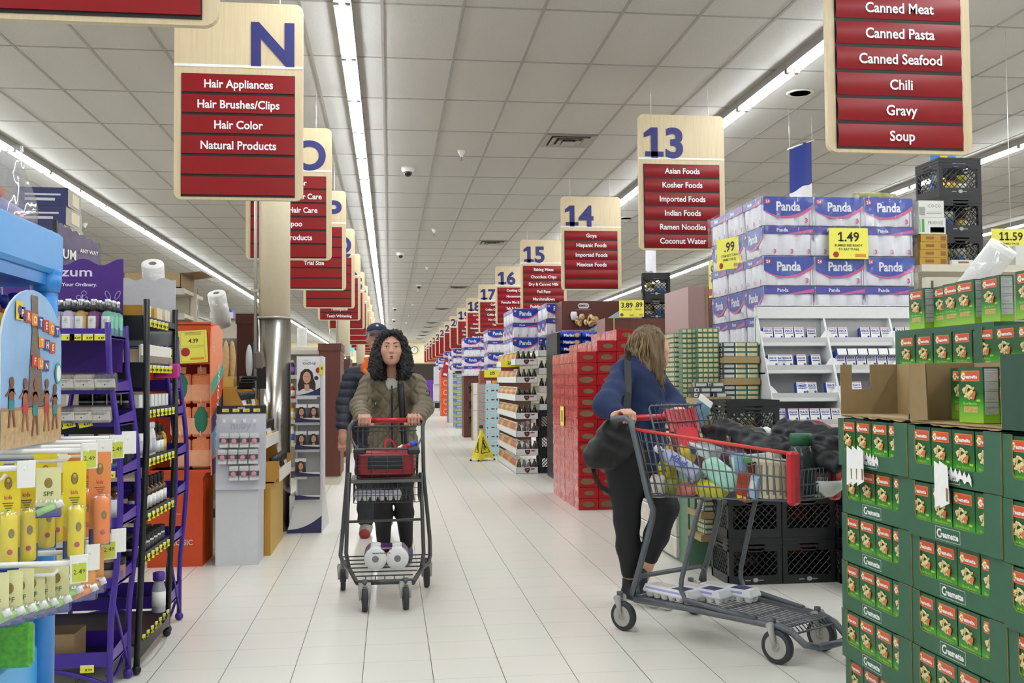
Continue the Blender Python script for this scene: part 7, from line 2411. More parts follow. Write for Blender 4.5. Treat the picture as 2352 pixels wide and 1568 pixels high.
def shoe(t, heel, toe, up, mats, w=.044, name='shoe', sole=.022):
	"""Trainer from heel point to toe point along the floor, with a sole and laces."""
	h, e = np.array(heel, float), np.array(toe, float)
	d = e - h; L = np.linalg.norm(d); d /= L
	z = np.array((0, 0, 1.0)); z -= d * (z @ d); z /= np.linalg.norm(z)
	sd = np.cross(d, z)
	B = Body(.005)
	P = lambda a, b, c: h + d * (a * L) + sd * b + z * c
	B.chain([(P(.14, 0, .055), w * .92), (P(.45, 0, .055), w * .95), (P(.8, 0, .042), w * .9)], 0, .02)
	B.cone(P(.85, 0, .036), w * .78, P(.86, 0, .036), w * .78, 2, .02)
	B.cone(P(.15, 0, .06), w * .9, P(.17, 0, up), w * .92, 0, .02)
	S = lambda G: -((G - (h + z * .004)) @ z)
	o = B.mesh(name, t, mats, cut=S, recolor=lambda V, mi: np.where(((V - h) @ z) < sole + .006 * np.sin(40 * ((V - h) @ d)), 1, mi))
	b = MB()
	for k in range(4):
		a = .42 + .09 * k
		b.tube([P(a, -.026, .098 - .014 * k), P(a + .01, 0, .108 - .016 * k), P(a, .026, .098 - .014 * k)], .003, mats[3] if len(mats) > 3 else paper, 5)
	b.build('lace', o)
	return o


nz_ = np.random.RandomState(4)
def strands(V, f, amp):
	return amp * (np.sin(V[:, 0] * f + 9 * V[:, 2]) * np.sin(V[:, 1] * f * 1.1 + 7 * V[:, 2]) + .6 * np.sin(V[:, 0] * f * 2.3 + V[:, 1] * f * 2.1 - 11 * V[:, 2]))


# ------------------------------------------------------------------ person with the two-tier cart
sk1 = skin_mat('skin_light_olive', '#bf8f78'); lip1 = mat('lip_rose', '#9a5a52', 0.45)
t = thing('person', 'person with black curly hair in a quilted olive jacket pushing the small cart', 'person', (0.02, 6.93, 0))
W1 = t
B = Body(.0052)
hc = (0.008, 6.752, 1.462)
Wh, Mr1 = head(B, hc, R(2), R(-6), 0.98)
B.chain([((.012, 6.80, 1.40), .047), ((.016, 6.83, 1.30), .052), ((.02, 6.86, 1.24), .07)], 0, .02)
B.chain([((.02, 6.88, 1.18), .10), ((.02, 6.92, 1.02), .10), ((.02, 6.95, .86), .115)], 0, .04)
B.cone((-.12, 6.86, 1.235), .05, (.165, 6.86, 1.22), .05, 0, .04)
for sx, el, wr, bar in ((-1, (-.195, 6.74, 1.08), (-.175, 6.48, 1.012), (-.160, 6.352, 1.004)), (1, (.222, 6.74, 1.07), (.175, 6.48, 1.012), (.148, 6.352, 1.004))):
	sh = (.02 + .155 * sx, 6.86, 1.225)
	B.chain([(sh, .045), (el, .036), (wr, .027)], 0, .02)
	grip(B, bar, (sx, 0, 0), (0, -1, 0), wr, sx)
for sx, kn, an in ((-1, (-.05, 6.90, .46), (-.045, 6.97, .085)), (1, (.09, 6.88, .47), (.112, 7.05, .10))):
	B.chain([((.02 + .07 * sx, 6.95, .82), .085), (kn, .046), (an, .030)], 0, .03)
B.mesh('body', t, [sk1])
face_parts(t, Wh, Mr1, .98, mat('iris_dark_brown', '#2a1a12', .2), mat('brow_dark', '#2a1e1a', .7), lip1, gap=True)
# quilted jacket
olive = mat('olive_quilt', '#6f6450', 0.62, var=0.05, scale=60)
zipm = mat('black_zip', '#17161a', 0.5)
B = Body(.0055)
B.chain([((.02, 6.885, 1.17), .138), ((.02, 6.915, 1.02), .140), ((.02, 6.94, .86), .158), ((.02, 6.94, .72), .17)], 0, .04)
B.cone((-.115, 6.875, 1.235), .078, (.16, 6.875, 1.22), .078, 0, .05)
B.cone((-.055, 6.85, 1.295), .034, (-.03, 6.785, 1.245), .028, 0, .02).cone((.085, 6.85, 1.295), .034, (.062, 6.785, 1.245), .028, 0, .02).cone((-.055, 6.87, 1.30), .034, (.085, 6.87, 1.30), .034, 0, .02)
for sx, el, wr in ((-1, (-.197, 6.755, 1.085), (-.178, 6.515, 1.018)), (1, (.224, 6.755, 1.075), (.182, 6.515, 1.018))):
	B.chain([((.02 + .155 * sx, 6.87, 1.225), .070), (el, .064), (wr, .050)], 0, .03)
B.ell((.015, 6.78, 1.27), (.05, .06, .075), 0, .015, True)
def quilt(V):
	x, y, z = V[:, 0] - .02, V[:, 1], V[:, 2]
	sleeve = (np.abs(x) > .165 + .03 * (z < 1.1)) | (y < 6.70)
	u = x + .25 * (y - 6.8)
	a = np.abs(((u * .78 + z * .62) / .062) % 1 - .5); b_ = np.abs(((-u * .78 + z * .62) / .062) % 1 - .5)
	g1 = np.minimum(a, b_)
	tt = np.abs(((z * .8 + y * .6) / .055) % 1 - .5)
	g = np.where(sleeve, tt * .9, g1)
	return .0145 * (np.clip(g / .26, 0, 1) ** .55) - .011
B.mesh('quilted_jacket', t, [olive], disp=quilt)
b = MB()
b.tube([(.012 + .004 * k / 9, 6.885 - (.147, .155, .156, .156, .156, .158, .16, .165, .17, .17)[k] - .006 + .005 * k, 1.225 - .055 * k) for k in range(10)], .007, zipm, 6)
b.build('zip', t)
b = MB()
b.tube([(.066 + .003 * k, 6.83 - .025 * math.sin(min(1, k / 3) * 1.57) - .07 * min(1, k / 2.5) , 1.30 - .045 * k) for k in range(12)], .021, zipm, 6)
for i in range(len(b.v)):
	x, y, z = b.v[i]
	b.v[i] = (x, y - .0 + (0.012 if y > 6.77 else 0), z)
b.build('bag_strap', t)
MB().tube([(-.09, 6.765, 1.12), (-.097, 6.755, 1.095)], .004, silver, 5).build('pocket_zip', t)
MB().tube([(.252 - .012 * math.cos(a), 6.79 + .01 * math.sin(a) - .062, 1.172 + .017 * math.sin(a)) for a in np.linspace(.6, 5.6, 10)], .004, blk, 5).build('sleeve_badge', t)
B = Body(.005); B.ell((.014, 6.799, 1.234), (.050, .027, .058), 0); B.mesh('white_top', t, [mat('white_tee', '#d9d4cd', .8)])
# leggings and shoes
B = Body(.006)
bk = mat('black_leggings', '#131318', 0.75, var=0.1)
for sx, kn, an in ((-1, (-.05, 6.90, .46), (-.045, 6.97, .11)), (1, (.09, 6.88, .47), (.112, 7.05, .13))):
	B.chain([((.02 + .07 * sx, 6.95, .80), .098), (kn, .064), ((kn[0] * .65 + an[0] * .35, kn[1] * .65 + an[1] * .35, kn[2] * .65 + an[2] * .35), .060), (an, .043)], 0, .03)
B.mesh('leggings', t, [bk])
pr_ = mat('purple_trainer', '#4d4766', .6, var=.2, scale=50); sole_ = mat('lilac_sole', '#8f8aa8', .6)
shoe(t, (.115, 7.12, .0), (.105, 6.87, .0), .13, [pr_, sole_, pr_, blk], name='shoe')
shoe(t, (-.045, 7.05, .0), (-.05, 6.80, .0), .12, [pr_, sole_, pr_, blk], name='shoe')
# hair
hair1 = mat('black_curly_hair', '#0a0809', 0.6, var=0.15, scale=40)
B = Body(.005)
HW = lambda p: Wh(p)
B.ell(HW((0, .045, .045)), (.083, .088, .085), 0, .02)
for q in (-1, 1):
	for (x, y, z, r) in ((.05, -.035, .085, .03), (.074, .0, .05, .036), (.083, .015, .0, .042), (.092, .012, -.05, .05), (.098, .0, -.105, .052), (.092, -.012, -.155, .045), (.06, .06, -.08, .06), (.05, .06, -.14, .055)):
		B.ell(HW((q * x, y, z)), (r, r, r * 1.15), 0, .03)
B.ell(HW((.02, -.035, .105)), (.05, .04, .028), 0, .02).ell(HW((-.03, -.03, .105)), (.045, .04, .028), 0, .02)
B.ell(HW((0, -.085, .03)), (.060, .052, .078), 0, .012, True).ell(HW((0, -.09, -.08)), (.062, .085, .15), 0, .012, True).ell(HW((0, -.03, -.16)), (.060, .09, .11), 0, .012, True)
def curl(V):
	rr = np.sin(V[:, 0] * 150 + 60 * V[:, 2]) * np.sin(V[:, 1] * 140 + 40 * V[:, 2]) * np.sin(V[:, 2] * 120 + 50 * V[:, 0])
	return .010 * rr + .006 * np.sin(V[:, 0] * 310 + V[:, 2] * 270) * np.sin(V[:, 1] * 290)
ho = B.mesh('hair', t, [hair1], disp=curl)
b = MB()
for q in (-1, 1):
	for k in range(26):
		a = nz_.rand() * 2 - 1
		p0 = Vector(HW((q * (.085 + .04 * nz_.rand()), -.03 + .07 * nz_.rand(), .02 - .17 * nz_.rand())))
		r_ = .012 + .008 * nz_.rand()
		b.tube([p0 + Vector((q * r_ * math.cos(s_), .4 * r_ * math.sin(s_ * 1.3), r_ * math.sin(s_) - .01 * s_ / 3)) for s_ in np.linspace(a, a + 4.2, 8)], .0028, hair1, 4)
b.build('curl', ho)

# ------------------------------------------------------------------ person behind, in the cap
sk2 = skin_mat('skin_ruddy', '#b98a74'); lip2 = mat('lip_dull', '#9a675c', .5)
t = thing('person', 'person in a navy cap and navy puffer with orange collar, walking behind the olive jacket', 'person', (-.12, 8.3, 0))
B = Body(.006)
hc = (-.105, 8.20, 1.60)
Wm, Mr2 = head(B, hc, R(-4), R(-4), 1.04, man=True, nose=1.05)
B.chain([((-.10, 8.24, 1.53), .056), ((-.10, 8.28, 1.40), .062), ((-.11, 8.3, 1.34), .09)], 0, .02)
B.chain([((-.12, 8.3, 1.28), .12), ((-.12, 8.32, 1.1), .12), ((-.12, 8.34, .92), .125)], 0, .04)
B.cone((-.26, 8.32, 1.30), .05, (.03, 8.32, 1.30), .05, 0, .04)
for sx, el, wr in ((-1, (-.365, 8.30, 1.06), (-.378, 8.2, .86)), (1, (.13, 8.32, 1.06), (.12, 8.2, .86))):
	B.chain([((-.12 + .17 * sx, 8.32, 1.28), .045), (el, .04), (wr, .03)], 0, .02)
	x, y, z = wr
	B.chain([(wr, .03), ((x, y - .01, z - .06), .034), ((x, y - .01, z - .09), .03)], 0, .015)
	for i in range(4):
		dx_ = -.03 + .02 * i
		B.chain([((x + dx_, y - .012, z - .095), .0105), ((x + dx_, y - .02, z - .135), .0098), ((x + dx_ + .003, y - .006, z - .165 + .006 * abs(i - 1.5)), .0088)], 0, .006)
	B.chain([((x - sx * .03, y - .02, z - .05), .013), ((x - sx * .05, y - .035, z - .09), .011), ((x - sx * .045, y - .04, z - .125), .0095)], 0, .008)
for sx, kn, an in ((-1, (-.2, 8.22, .5), (-.19, 8.28, .11)), (1, (-.02, 8.35, .5), (-.03, 8.62, .24))):
	B.chain([((-.12 + .08 * sx, 8.34, .88), .09), (kn, .06), (an, .042)], 0, .03)
B.mesh('body', t, [sk2])
face_parts(t, Wm, Mr2, 1.04, mat('iris_grey', '#4a4a44', .2), mat('brow_grey', '#6a5a50', .7), lip2)
navym = mat('navy_puffer', '#1c2233', 0.5, var=0.08)
B = Body(.006)
B.chain([((-.12, 8.30, 1.26), .165), ((-.12, 8.32, 1.1), .165), ((-.12, 8.34, .9), .17), ((-.12, 8.34, .78), .172)], 0, .04)
B.cone((-.26, 8.32, 1.31), .075, (.03, 8.32, 1.31), .075, 0, .06)
for sx, el, wr in ((-1, (-.365, 8.30, 1.07), (-.375, 8.22, .90)), (1, (.14, 8.32, 1.07), (.13, 8.22, .90))):
	B.chain([((-.12 + .19 * sx, 8.32, 1.29), .078), (el, .072), (wr, .060)], 0, .03)
B.ell((-.09, 8.16, 1.36), (.055, .09, .14), 0, .015, True)
B.mesh('puffer_jacket', t, [navym], disp=lambda V: .009 * np.abs(np.sin(V[:, 2] * 48 + 2 * V[:, 0])) ** .6 - .006)
B = Body(.006)
orc = mat('orange_lining', '#d8631e', .7, var=.1)
B.ell((-.185, 8.21, 1.38), (.045, .028, .075), 0, .02, rot=np.array(Matrix.Rotation(R(22), 3, 'Y'))).chain([((-.19, 8.18, 1.33), .02), ((-.13, 8.14, 1.24), .016)], 0, .02).chain([((-.0, 8.27, 1.42), .022), ((-.03, 8.18, 1.33), .024), ((-.08, 8.14, 1.22), .014)], 0, .02).cone((-.19, 8.30, 1.43), .024, (.0, 8.3, 1.43), .024, 0, .02)
B.mesh('orange_collar', t, [orc], disp=lambda V: strands(V, 80, .003))
B = Body(.006); B.ell((-.09, 8.22, 1.34), (.055, .05, .10), 0); B.mesh('dark_shirt', t, [mat('maroon_dark_shirt', '#2d2326', .8)])
B = Body(.006)
jean = mat('dark_jeans', '#2b2f38', .8, var=.15, scale=40)
for sx, kn, an in ((-1, (-.2, 8.22, .5), (-.195, 8.29, .14)), (1, (-.02, 8.35, .5), (-.03, 8.60, .27))):
	B.chain([((-.12 + .08 * sx, 8.34, .86), .11), (kn, .078), (an, .07)], 0, .03)
B.mesh('jeans', t, [jean], disp=lambda V: .004 * np.sin(V[:, 2] * 60 + 20 * V[:, 0]))
gsh = mat('grey_trainer', '#a09c94', .6, var=.15, scale=40); gso = mat('red_toe_sole', '#8f2f2c', .6); gdk = mat('grey_sole', '#6d6a66', .6)
shoe(t, (-.19, 8.40, .0), (-.205, 8.10, .0), .13, [gsh, gso, gso, gsh], .05)
shoe(t, (-.03, 8.70, .2), (-.02, 8.50, .02), .12, [gsh, gdk, gsh, gsh], .05)
cap_m = mat('navy_cap', '#1d2340', .8, var=.1)
B = Body(.005)
B.ell(Wm((0, .012, .062)), (.086, .104, .068), 0, .02)
B.mesh('cap', t, [cap_m], cut=lambda G: -((G - np.array(Wm((0, 0, .045)))) @ (Mr2 @ np.array((0, .12, 1.0)))))
b = MB()
def brim(u, v):
	a = R(-72 + 144 * u)
	r0, r1 = .080, .080 + .070 * max(0, math.cos(a)) ** .7
	r = r0 + (r1 - r0) * v
	return tuple(Wm((r * math.sin(a) * .98, -.012 - r * math.cos(a) * 1.10, .058 - .030 * v * math.cos(a) - .012 * abs(math.sin(a)))))
b.grid(brim, 14, 5, cap_m).build('cap_brim', t)
MB().ell(Wm((.01, -.085, .093)), (.012, .004, .008), paper, 10, 6).build('cap_badge', t)
B = Body(.005)
for q in (-1, 1):
	B.ell(Wm((q * .074, .02, .015)), (.012, .04, .04), 0, .02)
B.ell(Wm((0, .09, .0)), (.06, .025, .05), 0, .02)
B.mesh('hair', t, [mat('grey_hair', '#57504b', .7, var=.3, scale=200)])

# ------------------------------------------------------------------ person with the large cart, seen from behind
CA, CU, CN = np.array((1.16, 4.96)), np.array((.5245, -.8514)), np.array((.8514, .5245))
def cw(s, n, z):
	p = CA + CU * s + CN * n
	return (float(p[0]), float(p[1]), float(z))
def cart_pt(px, py, n):
	d = _fw + _rt * (px - 1176) / FPX - _up * (py - 784) / FPX
	k = float((n + (CA - EYE[:2]) @ CN) / (d[:2] @ CN))
	p = EYE + d * k
	return (float(p[0]), float(p[1]), float(p[2]))


t = thing('person', 'person with wavy brown hair in a blue sweater and black leggings pushing the large cart', 'person', (1.36, 5.5, 0))
sk3 = skin_mat('skin_fair', '#d3a088'); lip3 = mat('lip_soft', '#b5716a', .5)
B = Body(.0055)
fyaw = R(104)
hc = tuple(at(1499, 800, Y=5.52))
Wf, Mr3 = head(B, hc, fyaw, R(-3), .98, nose=1.0)
hx, hy, hz = hc
nb_ = (hx - .035, hy - .0, hz - .10)
B.chain([((hx - .02, hy, hz - .07), .047), ((hx - .045, hy, hz - .15), .05), ((hx - .06, hy, hz - .21), .075)], 0, .02)
sR, sL = (1.28, 5.44, 1.305), (1.49, 5.60, 1.305)
cx_, cy_ = 1.385, 5.52
B.cone(sR, .05, sL, .05, 0, .04)
B.chain([((cx_, cy_, 1.27), .11), ((cx_, cy_, 1.08), .105), ((cx_ + .0, cy_, .86), .12)], 0, .04)
eR, wR = tuple(at(1392, 928, Y=5.2)), tuple(at(1420, 955, Y=5.12))
bR = cw(-.02, .06, 1.06)
B.chain([(sR, .045), (eR, .036), (wR, .028)], 0, .02)
grip(B, bR, (-CN[0], -CN[1], 0), (CU[0], CU[1], 0), wR, -1)
bL = cw(-.02, .46, 1.06); eL = (1.60, 5.50, 1.10); wL = tuple(np.array(bL) - np.array((CU[0], CU[1], 0)) * .12)
B.chain([(sL, .045), (eL, .036), (wL, .028)], 0, .02)
grip(B, bL, (CN[0], CN[1], 0), (CU[0], CU[1], 0), wL, 1)
kR, aR = tuple(at(1440, 1195, Y=5.50)), tuple(at(1447, 1345, Y=5.56))
kL, aL = tuple(at(1528, 1165, Y=5.42)), tuple(at(1478, 1325, Y=5.52))
hR, hL = (1.30, 5.47, .84), (1.45, 5.55, .84)
B.chain([(hR, .095), (kR, .056), (aR, .034)], 0, .03).chain([(hL, .095), (kL, .056), (aL, .034)], 0, .03)
B.mesh('body', t, [sk3])
face_parts(t, Wf, Mr3, .98, mat('iris_blue', '#5a6a78', .2), mat('brow_brown', '#7a6048', .7), lip3)
blue = mat('blue_sweater', '#1b2b52', .85, var=.08, scale=40)
B = Body(.006)
B.cone((1.295, 5.45, 1.30), .066, (1.475, 5.585, 1.30), .066, 0, .06)
B.chain([((cx_, cy_, 1.26), .142), ((cx_, cy_, 1.1), .135), ((cx_, cy_, .93), .148), ((cx_, cy_, .84), .15)], 0, .05)
B.chain([((1.285, 5.44, 1.285), .066), (eR, .064), (tuple(np.array(wR) * .7 + np.array(eR) * .3), .052)], 0, .03)
B.chain([((1.485, 5.60, 1.285), .066), (eL, .062), (wL, .042)], 0, .03)
B.ell((hx - .045, hy, hz - .13), (.056, .056, .06), 0, .012, True)
B.mesh('sweater', t, [blue], disp=lambda V: .005 * np.sin(V[:, 2] * 38 + 30 * V[:, 0]) * np.sin(V[:, 1] * 33 + 14 * V[:, 2]))
B = Body(.006)
B.chain([(hR, .128), (tuple((np.array(hR) + kR) / 2), .098), (kR, .070), (tuple(np.array(kR) * .6 + np.array(aR) * .4), .064), (tuple(np.array(kR) * .22 + np.array(aR) * .78), .046)], 0, .03)
B.chain([(hL, .128), (tuple((np.array(hL) + kL) / 2), .098), (kL, .072), (tuple(np.array(kL) * .6 + np.array(aL) * .4), .066), (tuple(np.array(kL) * .3 + np.array(aL) * .7), .048)], 0, .03)
B.cone(hR, .135, hL, .135, 0, .04)
B.mesh('leggings', t, [bk])
dsh = mat('black_trainer', '#17181f', .6, var=.2, scale=60); wso = mat('white_sole', '#d9d9d8', .5)
f1 = at(1432, 1388, Z=0); f2 = at(1452, 1398, Z=0)
shoe(t, (aR[0] - .03, aR[1] + .03, 0), (aR[0] + .12, aR[1] - .18, 0), .13, [dsh, wso, dsh, dsh], .043)
shoe(t, (aL[0] - .06, aL[1] - .02, 0), (aL[0] + .12, aL[1] - .20, 0), .17, [dsh, wso, dsh, dsh], .043)
hair3 = mat('brown_wavy_hair', '#6a5438', .42, var=.3, scale=30, stretch=(5, 5, 0.6))
B = Body(.005)
B.ell(Wf((0, .03, .05)), (.088, .098, .082), 0, .02)
for (x, y, z, r, rz_) in ((-.07, .03, .0, .045, .06), (.07, .03, .0, .045, .06), (-.08, .03, -.07, .046, .06), (.08, .035, -.07, .046, .06), (0, .085, -.03, .07, .08), (-.05, .085, -.11, .055, .07), (.05, .09, -.11, .06, .07), (0, .115, -.10, .05, .07), (-.082, .03, -.14, .034, .05), (-.076, .015, -.19, .026, .04), (-.06, .04, -.16, .04, .05), (.06, .10, -.16, .04, .05), (.03, .14, -.15, .035, .04), (-.070, .0, .05, .025, .05), (.070, .0, .05, .025, .05)):
	B.ell(Wf((x, y, z)), (r, r, rz_), 0, .03)
B.ell(Wf((0, -.10, -.02)), (.13, .085, .115), 0, .02, True)
ho = B.mesh('hair', t, [hair3], disp=lambda V: strands(V, 130, .007))
b = MB()
for k in range(120):
	a = nz_.rand() * 2 * math.pi
	x, y = .09 * math.sin(a), .045 + .095 * math.cos(a)
	if y < -.02: continue
	ln = .17 + .09 * nz_.rand()
	z0 = .10 - .12 * nz_.rand()
	ph = nz_.rand() * 6
	b.tube([Wf((x * (1 + .25 * u) + .008 * math.sin(9 * u + ph), y * (1 + .25 * u) + .008 * math.cos(8 * u + ph), z0 - ln * u)) for u in np.linspace(0, 1, 8)], [.0035, .004, .004, .004, .0035, .003, .0025, .001], (hair3, mat('dark_blond_strand', '#8f744d', .4, var=.1))[k % 3 == 0], 4)
b.build('strand', ho)
# shoulder bag
t = thing('shoulder_bag', 'large black shoulder bag hanging at the blue-sweatered hip', 'bag', (1.22, 5.42, .8))
bgm = mat('black_nylon', '#17181b', .55, var=.1)
B = Body(.006)
c0 = np.array(at(1400, 1020, Y=5.28))
rotb = np.array(Matrix.Rotation(R(25), 3, 'Z') @ Matrix.Rotation(R(-14), 3, 'Y'))
B.ell(c0 + np.array((-.0, 0, -.03)), (.175, .07, .10), 0, .03, rot=rotb).ell(c0 + np.array((.03, 0, .05)), (.12, .05, .09), 0, .03, rot=rotb)
B.mesh('bag_body', t, [bgm], disp=lambda V: .006 * np.sin(V[:, 0] * 40 + V[:, 2] * 30) * np.sin(V[:, 2] * 50))
b = MB()
def ribbon(pts, w, m):
	for i in range(len(pts) - 1):
		p, q = Vector(pts[i]), Vector(pts[i + 1])
		d = (q - p).normalized(); s_ = d.cross(Vector((.35, -.93, 0))).normalized() * w
		b.add([p - s_, q - s_, q + s_, p + s_], [(0, 1, 2, 3)], m)
		o = Vector((.002, .004, 0))
		b.add([p - s_ + o, q - s_ + o, q + s_ + o, p + s_ + o], [(0, 1, 2, 3)], m)
ribbon([(1.335, 5.52, 1.405), (1.315, 5.43, 1.405), (1.29, 5.355, 1.36), at(1443, 900, Y=5.27), at(1438, 960, Y=5.24), at(1430, 985, Y=5.24)], .022, bgm)
b.build('strap', t); b = MB()
ribbon([at(1356, 1052, Y=5.26), at(1366, 1090, Y=5.25), at(1380, 1118, Y=5.25), at(1402, 1130, Y=5.27)], .012, bgm)
b.build('dangling_strap', t)

# ------------------------------------------------------------------ large shopping cart
gm = mat('grey_cart_steel', '#5c6066', .4, metal=.35, var=.08)
redp = mat('cart_red_plastic', '#b5202a', .35, var=.04)
tire = mat('caster_rubber', '#2e2f33', .6, var=.1); hubm = mat('caster_grey_hub', '#a9a6a0', .5, var=.1)


def caster(parent, c, rad, ax, wd, hubw=True):
	"""Wheel of a cart with its fork: c the hub, ax the axle direction (unit, level)."""
	A = Vector((ax[0], ax[1], 0)).normalized(); F = Vector((-A.y, A.x, 0))
	M = Matrix(((F.x, 0, A.x, c[0]), (F.y, 0, A.y, c[1]), (0, 1, 0, c[2]), (0, 0, 0, 1)))
	b = MB().lathe([(rad * .72, -wd / 2), (rad * .94, -wd / 2), (rad, -wd * .28), (rad, wd * .28), (rad * .94, wd / 2), (rad * .72, wd / 2)], tire, 28, M=M)
	o = b.build('wheel', parent)
	b = MB()
	for s in (-1, 1):
		b.lathe([(rad * .73, s * wd * .46), (rad * .68, s * wd * .52), (rad * .52, s * wd * .40), (rad * .26, s * wd * .40), (rad * .24, s * wd * .62), (.0005, s * wd * .62)], hubm if hubw else tire, 24, M=M)
	b.build('hub', o)
	b = MB()
	for s in (-1, 1):
		q = Vector(c) + A * (s * (wd / 2 + .007))
		b.tube([q, q + Vector((0, 0, rad * .7)) + F * .01, q + Vector((0, 0, rad * 1.22)) + F * .022], [.010, .014, .017], hubm, 6)
	top = Vector(c) + Vector((0, 0, rad * 1.22)) + F * .022
	b.tube([top - A * (wd / 2 + .018), top + A * (wd / 2 + .018)], .015, hubm, 8).tube([top, top + Vector((0, 0, .03))], .016, gm, 8)
	b.build('fork', o)


t = thing('shopping_cart', 'large grey steel shopping cart with red trim, full of groceries', 'shopping cart', cw(.45, .265, 0))
CART = t
nr = lambda s: .117 * s
fr = lambda s: .53 - .117 * s
for n_, nm in ((nr, 'near'), (fr, 'far')):
	MB().tube([cw(-.06, n_(-.06), 1.052), cw(.03, n_(0), 1.062), cw(.066, n_(0), 1.045), cw(.085, n_(0), .99), cw(.165, n_(.1), .69), cw(.20, n_(.1), .62), cw(.19, n_(.1), .56), cw(.10, n_(.05), .30), cw(.055, n_(.05), .19), cw(.075, n_(.05), .165), cw(.4, n_(.4), .168), cw(.87, n_(.87), .162), cw(.93, n_(.93), .145), cw(.985, n_(1), .105), cw(1.04, n_(1) + (.03 if n_ is nr else -.03), .10)] , .0155, gm, 10).build('side_frame', t)
	MB().tube([cw(.47, n_(.47), .69), cw(.44, n_(.45), .60), cw(.35, n_(.37), .30), cw(.345, n_(.36), .25), cw(.37, n_(.38), .205), cw(.55, n_(.55), .19), cw(.75, n_(.75), .175)], .0125, gm, 8).build('strut', t)
MB().tube([cw(1.035, nr(1) + .02, .10), cw(1.05, .265, .10), cw(1.035, fr(1) - .02, .10)], .0155, gm, 10).tube([cw(.07, .02, .17), cw(.07, .51, .17)], .0125, gm, 8).build('cross_tube', t)
MB().tube([cw(.08, .02, .19), cw(.075, .02, .25), cw(.08, .05, .275), cw(.09, .48, .275), cw(.09, .51, .25), cw(.09, .51, .18)], .012, gm, 8).build('rear_loop', t)
b = MB().tube([cw(-.045, .0, 1.055), cw(-.045, .53, 1.055)], .0165, redp, 12)
b.build('handle_bar', t)
b = MB()
for k in range(13):
	u = .04 + .034 * k
	b.tube([cw(.10, u, .172), cw(.90, nr(.9) + (fr(.9) - nr(.9)) * (u - .04) / .41, .168), cw(.93, nr(.9) + (fr(.9) - nr(.9)) * (u - .04) / .41, .145)], .0035, gm, 5)
for s in (.12, .3, .5, .68, .84, .90):
	b.tube([cw(s, nr(s), .166), cw(s, fr(s), .166)], .005, gm, 5)
b.tube([cw(.935, nr(.93), .142), cw(.935, fr(.93), .142)], .005, gm, 5)
b.build('lower_rack', t)
# basket: sides, floor, front, back
def zt(s): return 1.005 - .085 * (s - .08) / .85
def zb(s): return .682 + .035 * (s - .165) / .78
for n_, nm in ((nr, 'near'), (fr, 'far')):
	b = MB()
	for k in range(23):
		s = .19 + .0335 * k
		st = .10 + (s - .19) * (.82 / .737)
		b.tube([cw(st, n_(st), zt(st)), cw(s, n_(s), zb(s))], .0027, gm, 4)
	for f in (.16, .5, .8, 1.0):
		s0, s1 = .09 + .1 * f, .935
		b.tube([cw(s0, n_(s0), zt(s0) + (zb(s0) - zt(s0)) * f), cw(s1, n_(s1), zt(s1) + (zb(s1) - zt(s1)) * f)], .0038, gm, 5)
	b.build('basket_side', t)
	MB().tube([cw(.08, n_(.08), 1.006), cw(.93, n_(.93), .925)], .0085, mat('cart_rim_red', '#c8382e', .35), 8).build('rim', t)
b = MB()
for k in range(20):
	s = .18 + .04 * k
	b.tube([cw(s, nr(s), zb(s)), cw(s, fr(s), zb(s))], .0027, gm, 4)
for k in range(7):
	u = k / 6
	b.tube([cw(.17, nr(.17) + (fr(.17) - nr(.17)) * u, zb(.17)), cw(.94, nr(.94) + (fr(.94) - nr(.94)) * u, zb(.94))], .004, gm, 5)
b.build('basket_floor', t)
b = MB()
for k in range(12):
	u = k / 11
	n0 = nr(.94) + (fr(.94) - nr(.94)) * u
	b.tube([cw(.95, n0, .715), cw(.965, n0, .85), cw(.955, n0, .857)], .0027, gm, 4)
for z in (.72, .735, .785, .85):
	b.tube([cw(.955, nr(.94), z), cw(.955, fr(.94), z)], .004, gm, 5)
b.build('basket_front', t)
for n_, sg in ((nr, 1), (fr, -1)):
	MB().rbox(-.022, .022, -.03, .03, .70, .935, redp, .012, M=Matrix.Translation(cw(.945, n_(.945), 0)) @ Matrix.Rotation(R(-58.4), 4, 'Z')).build('corner_bumper', t)
b = MB()
for k in range(14):
	u = .03 + .47 * k / 13
	b.tube([cw(.10, u, 1.0), cw(.17, u, .69)], .0027, gm, 4)
for f in (0, .33, .66, 1):
	b.tube([cw(.10 + .07 * f, .015, 1.0 - .31 * f), cw(.10 + .07 * f, .515, 1.0 - .31 * f)], .0036, gm, 5)
b.build('basket_back', t)
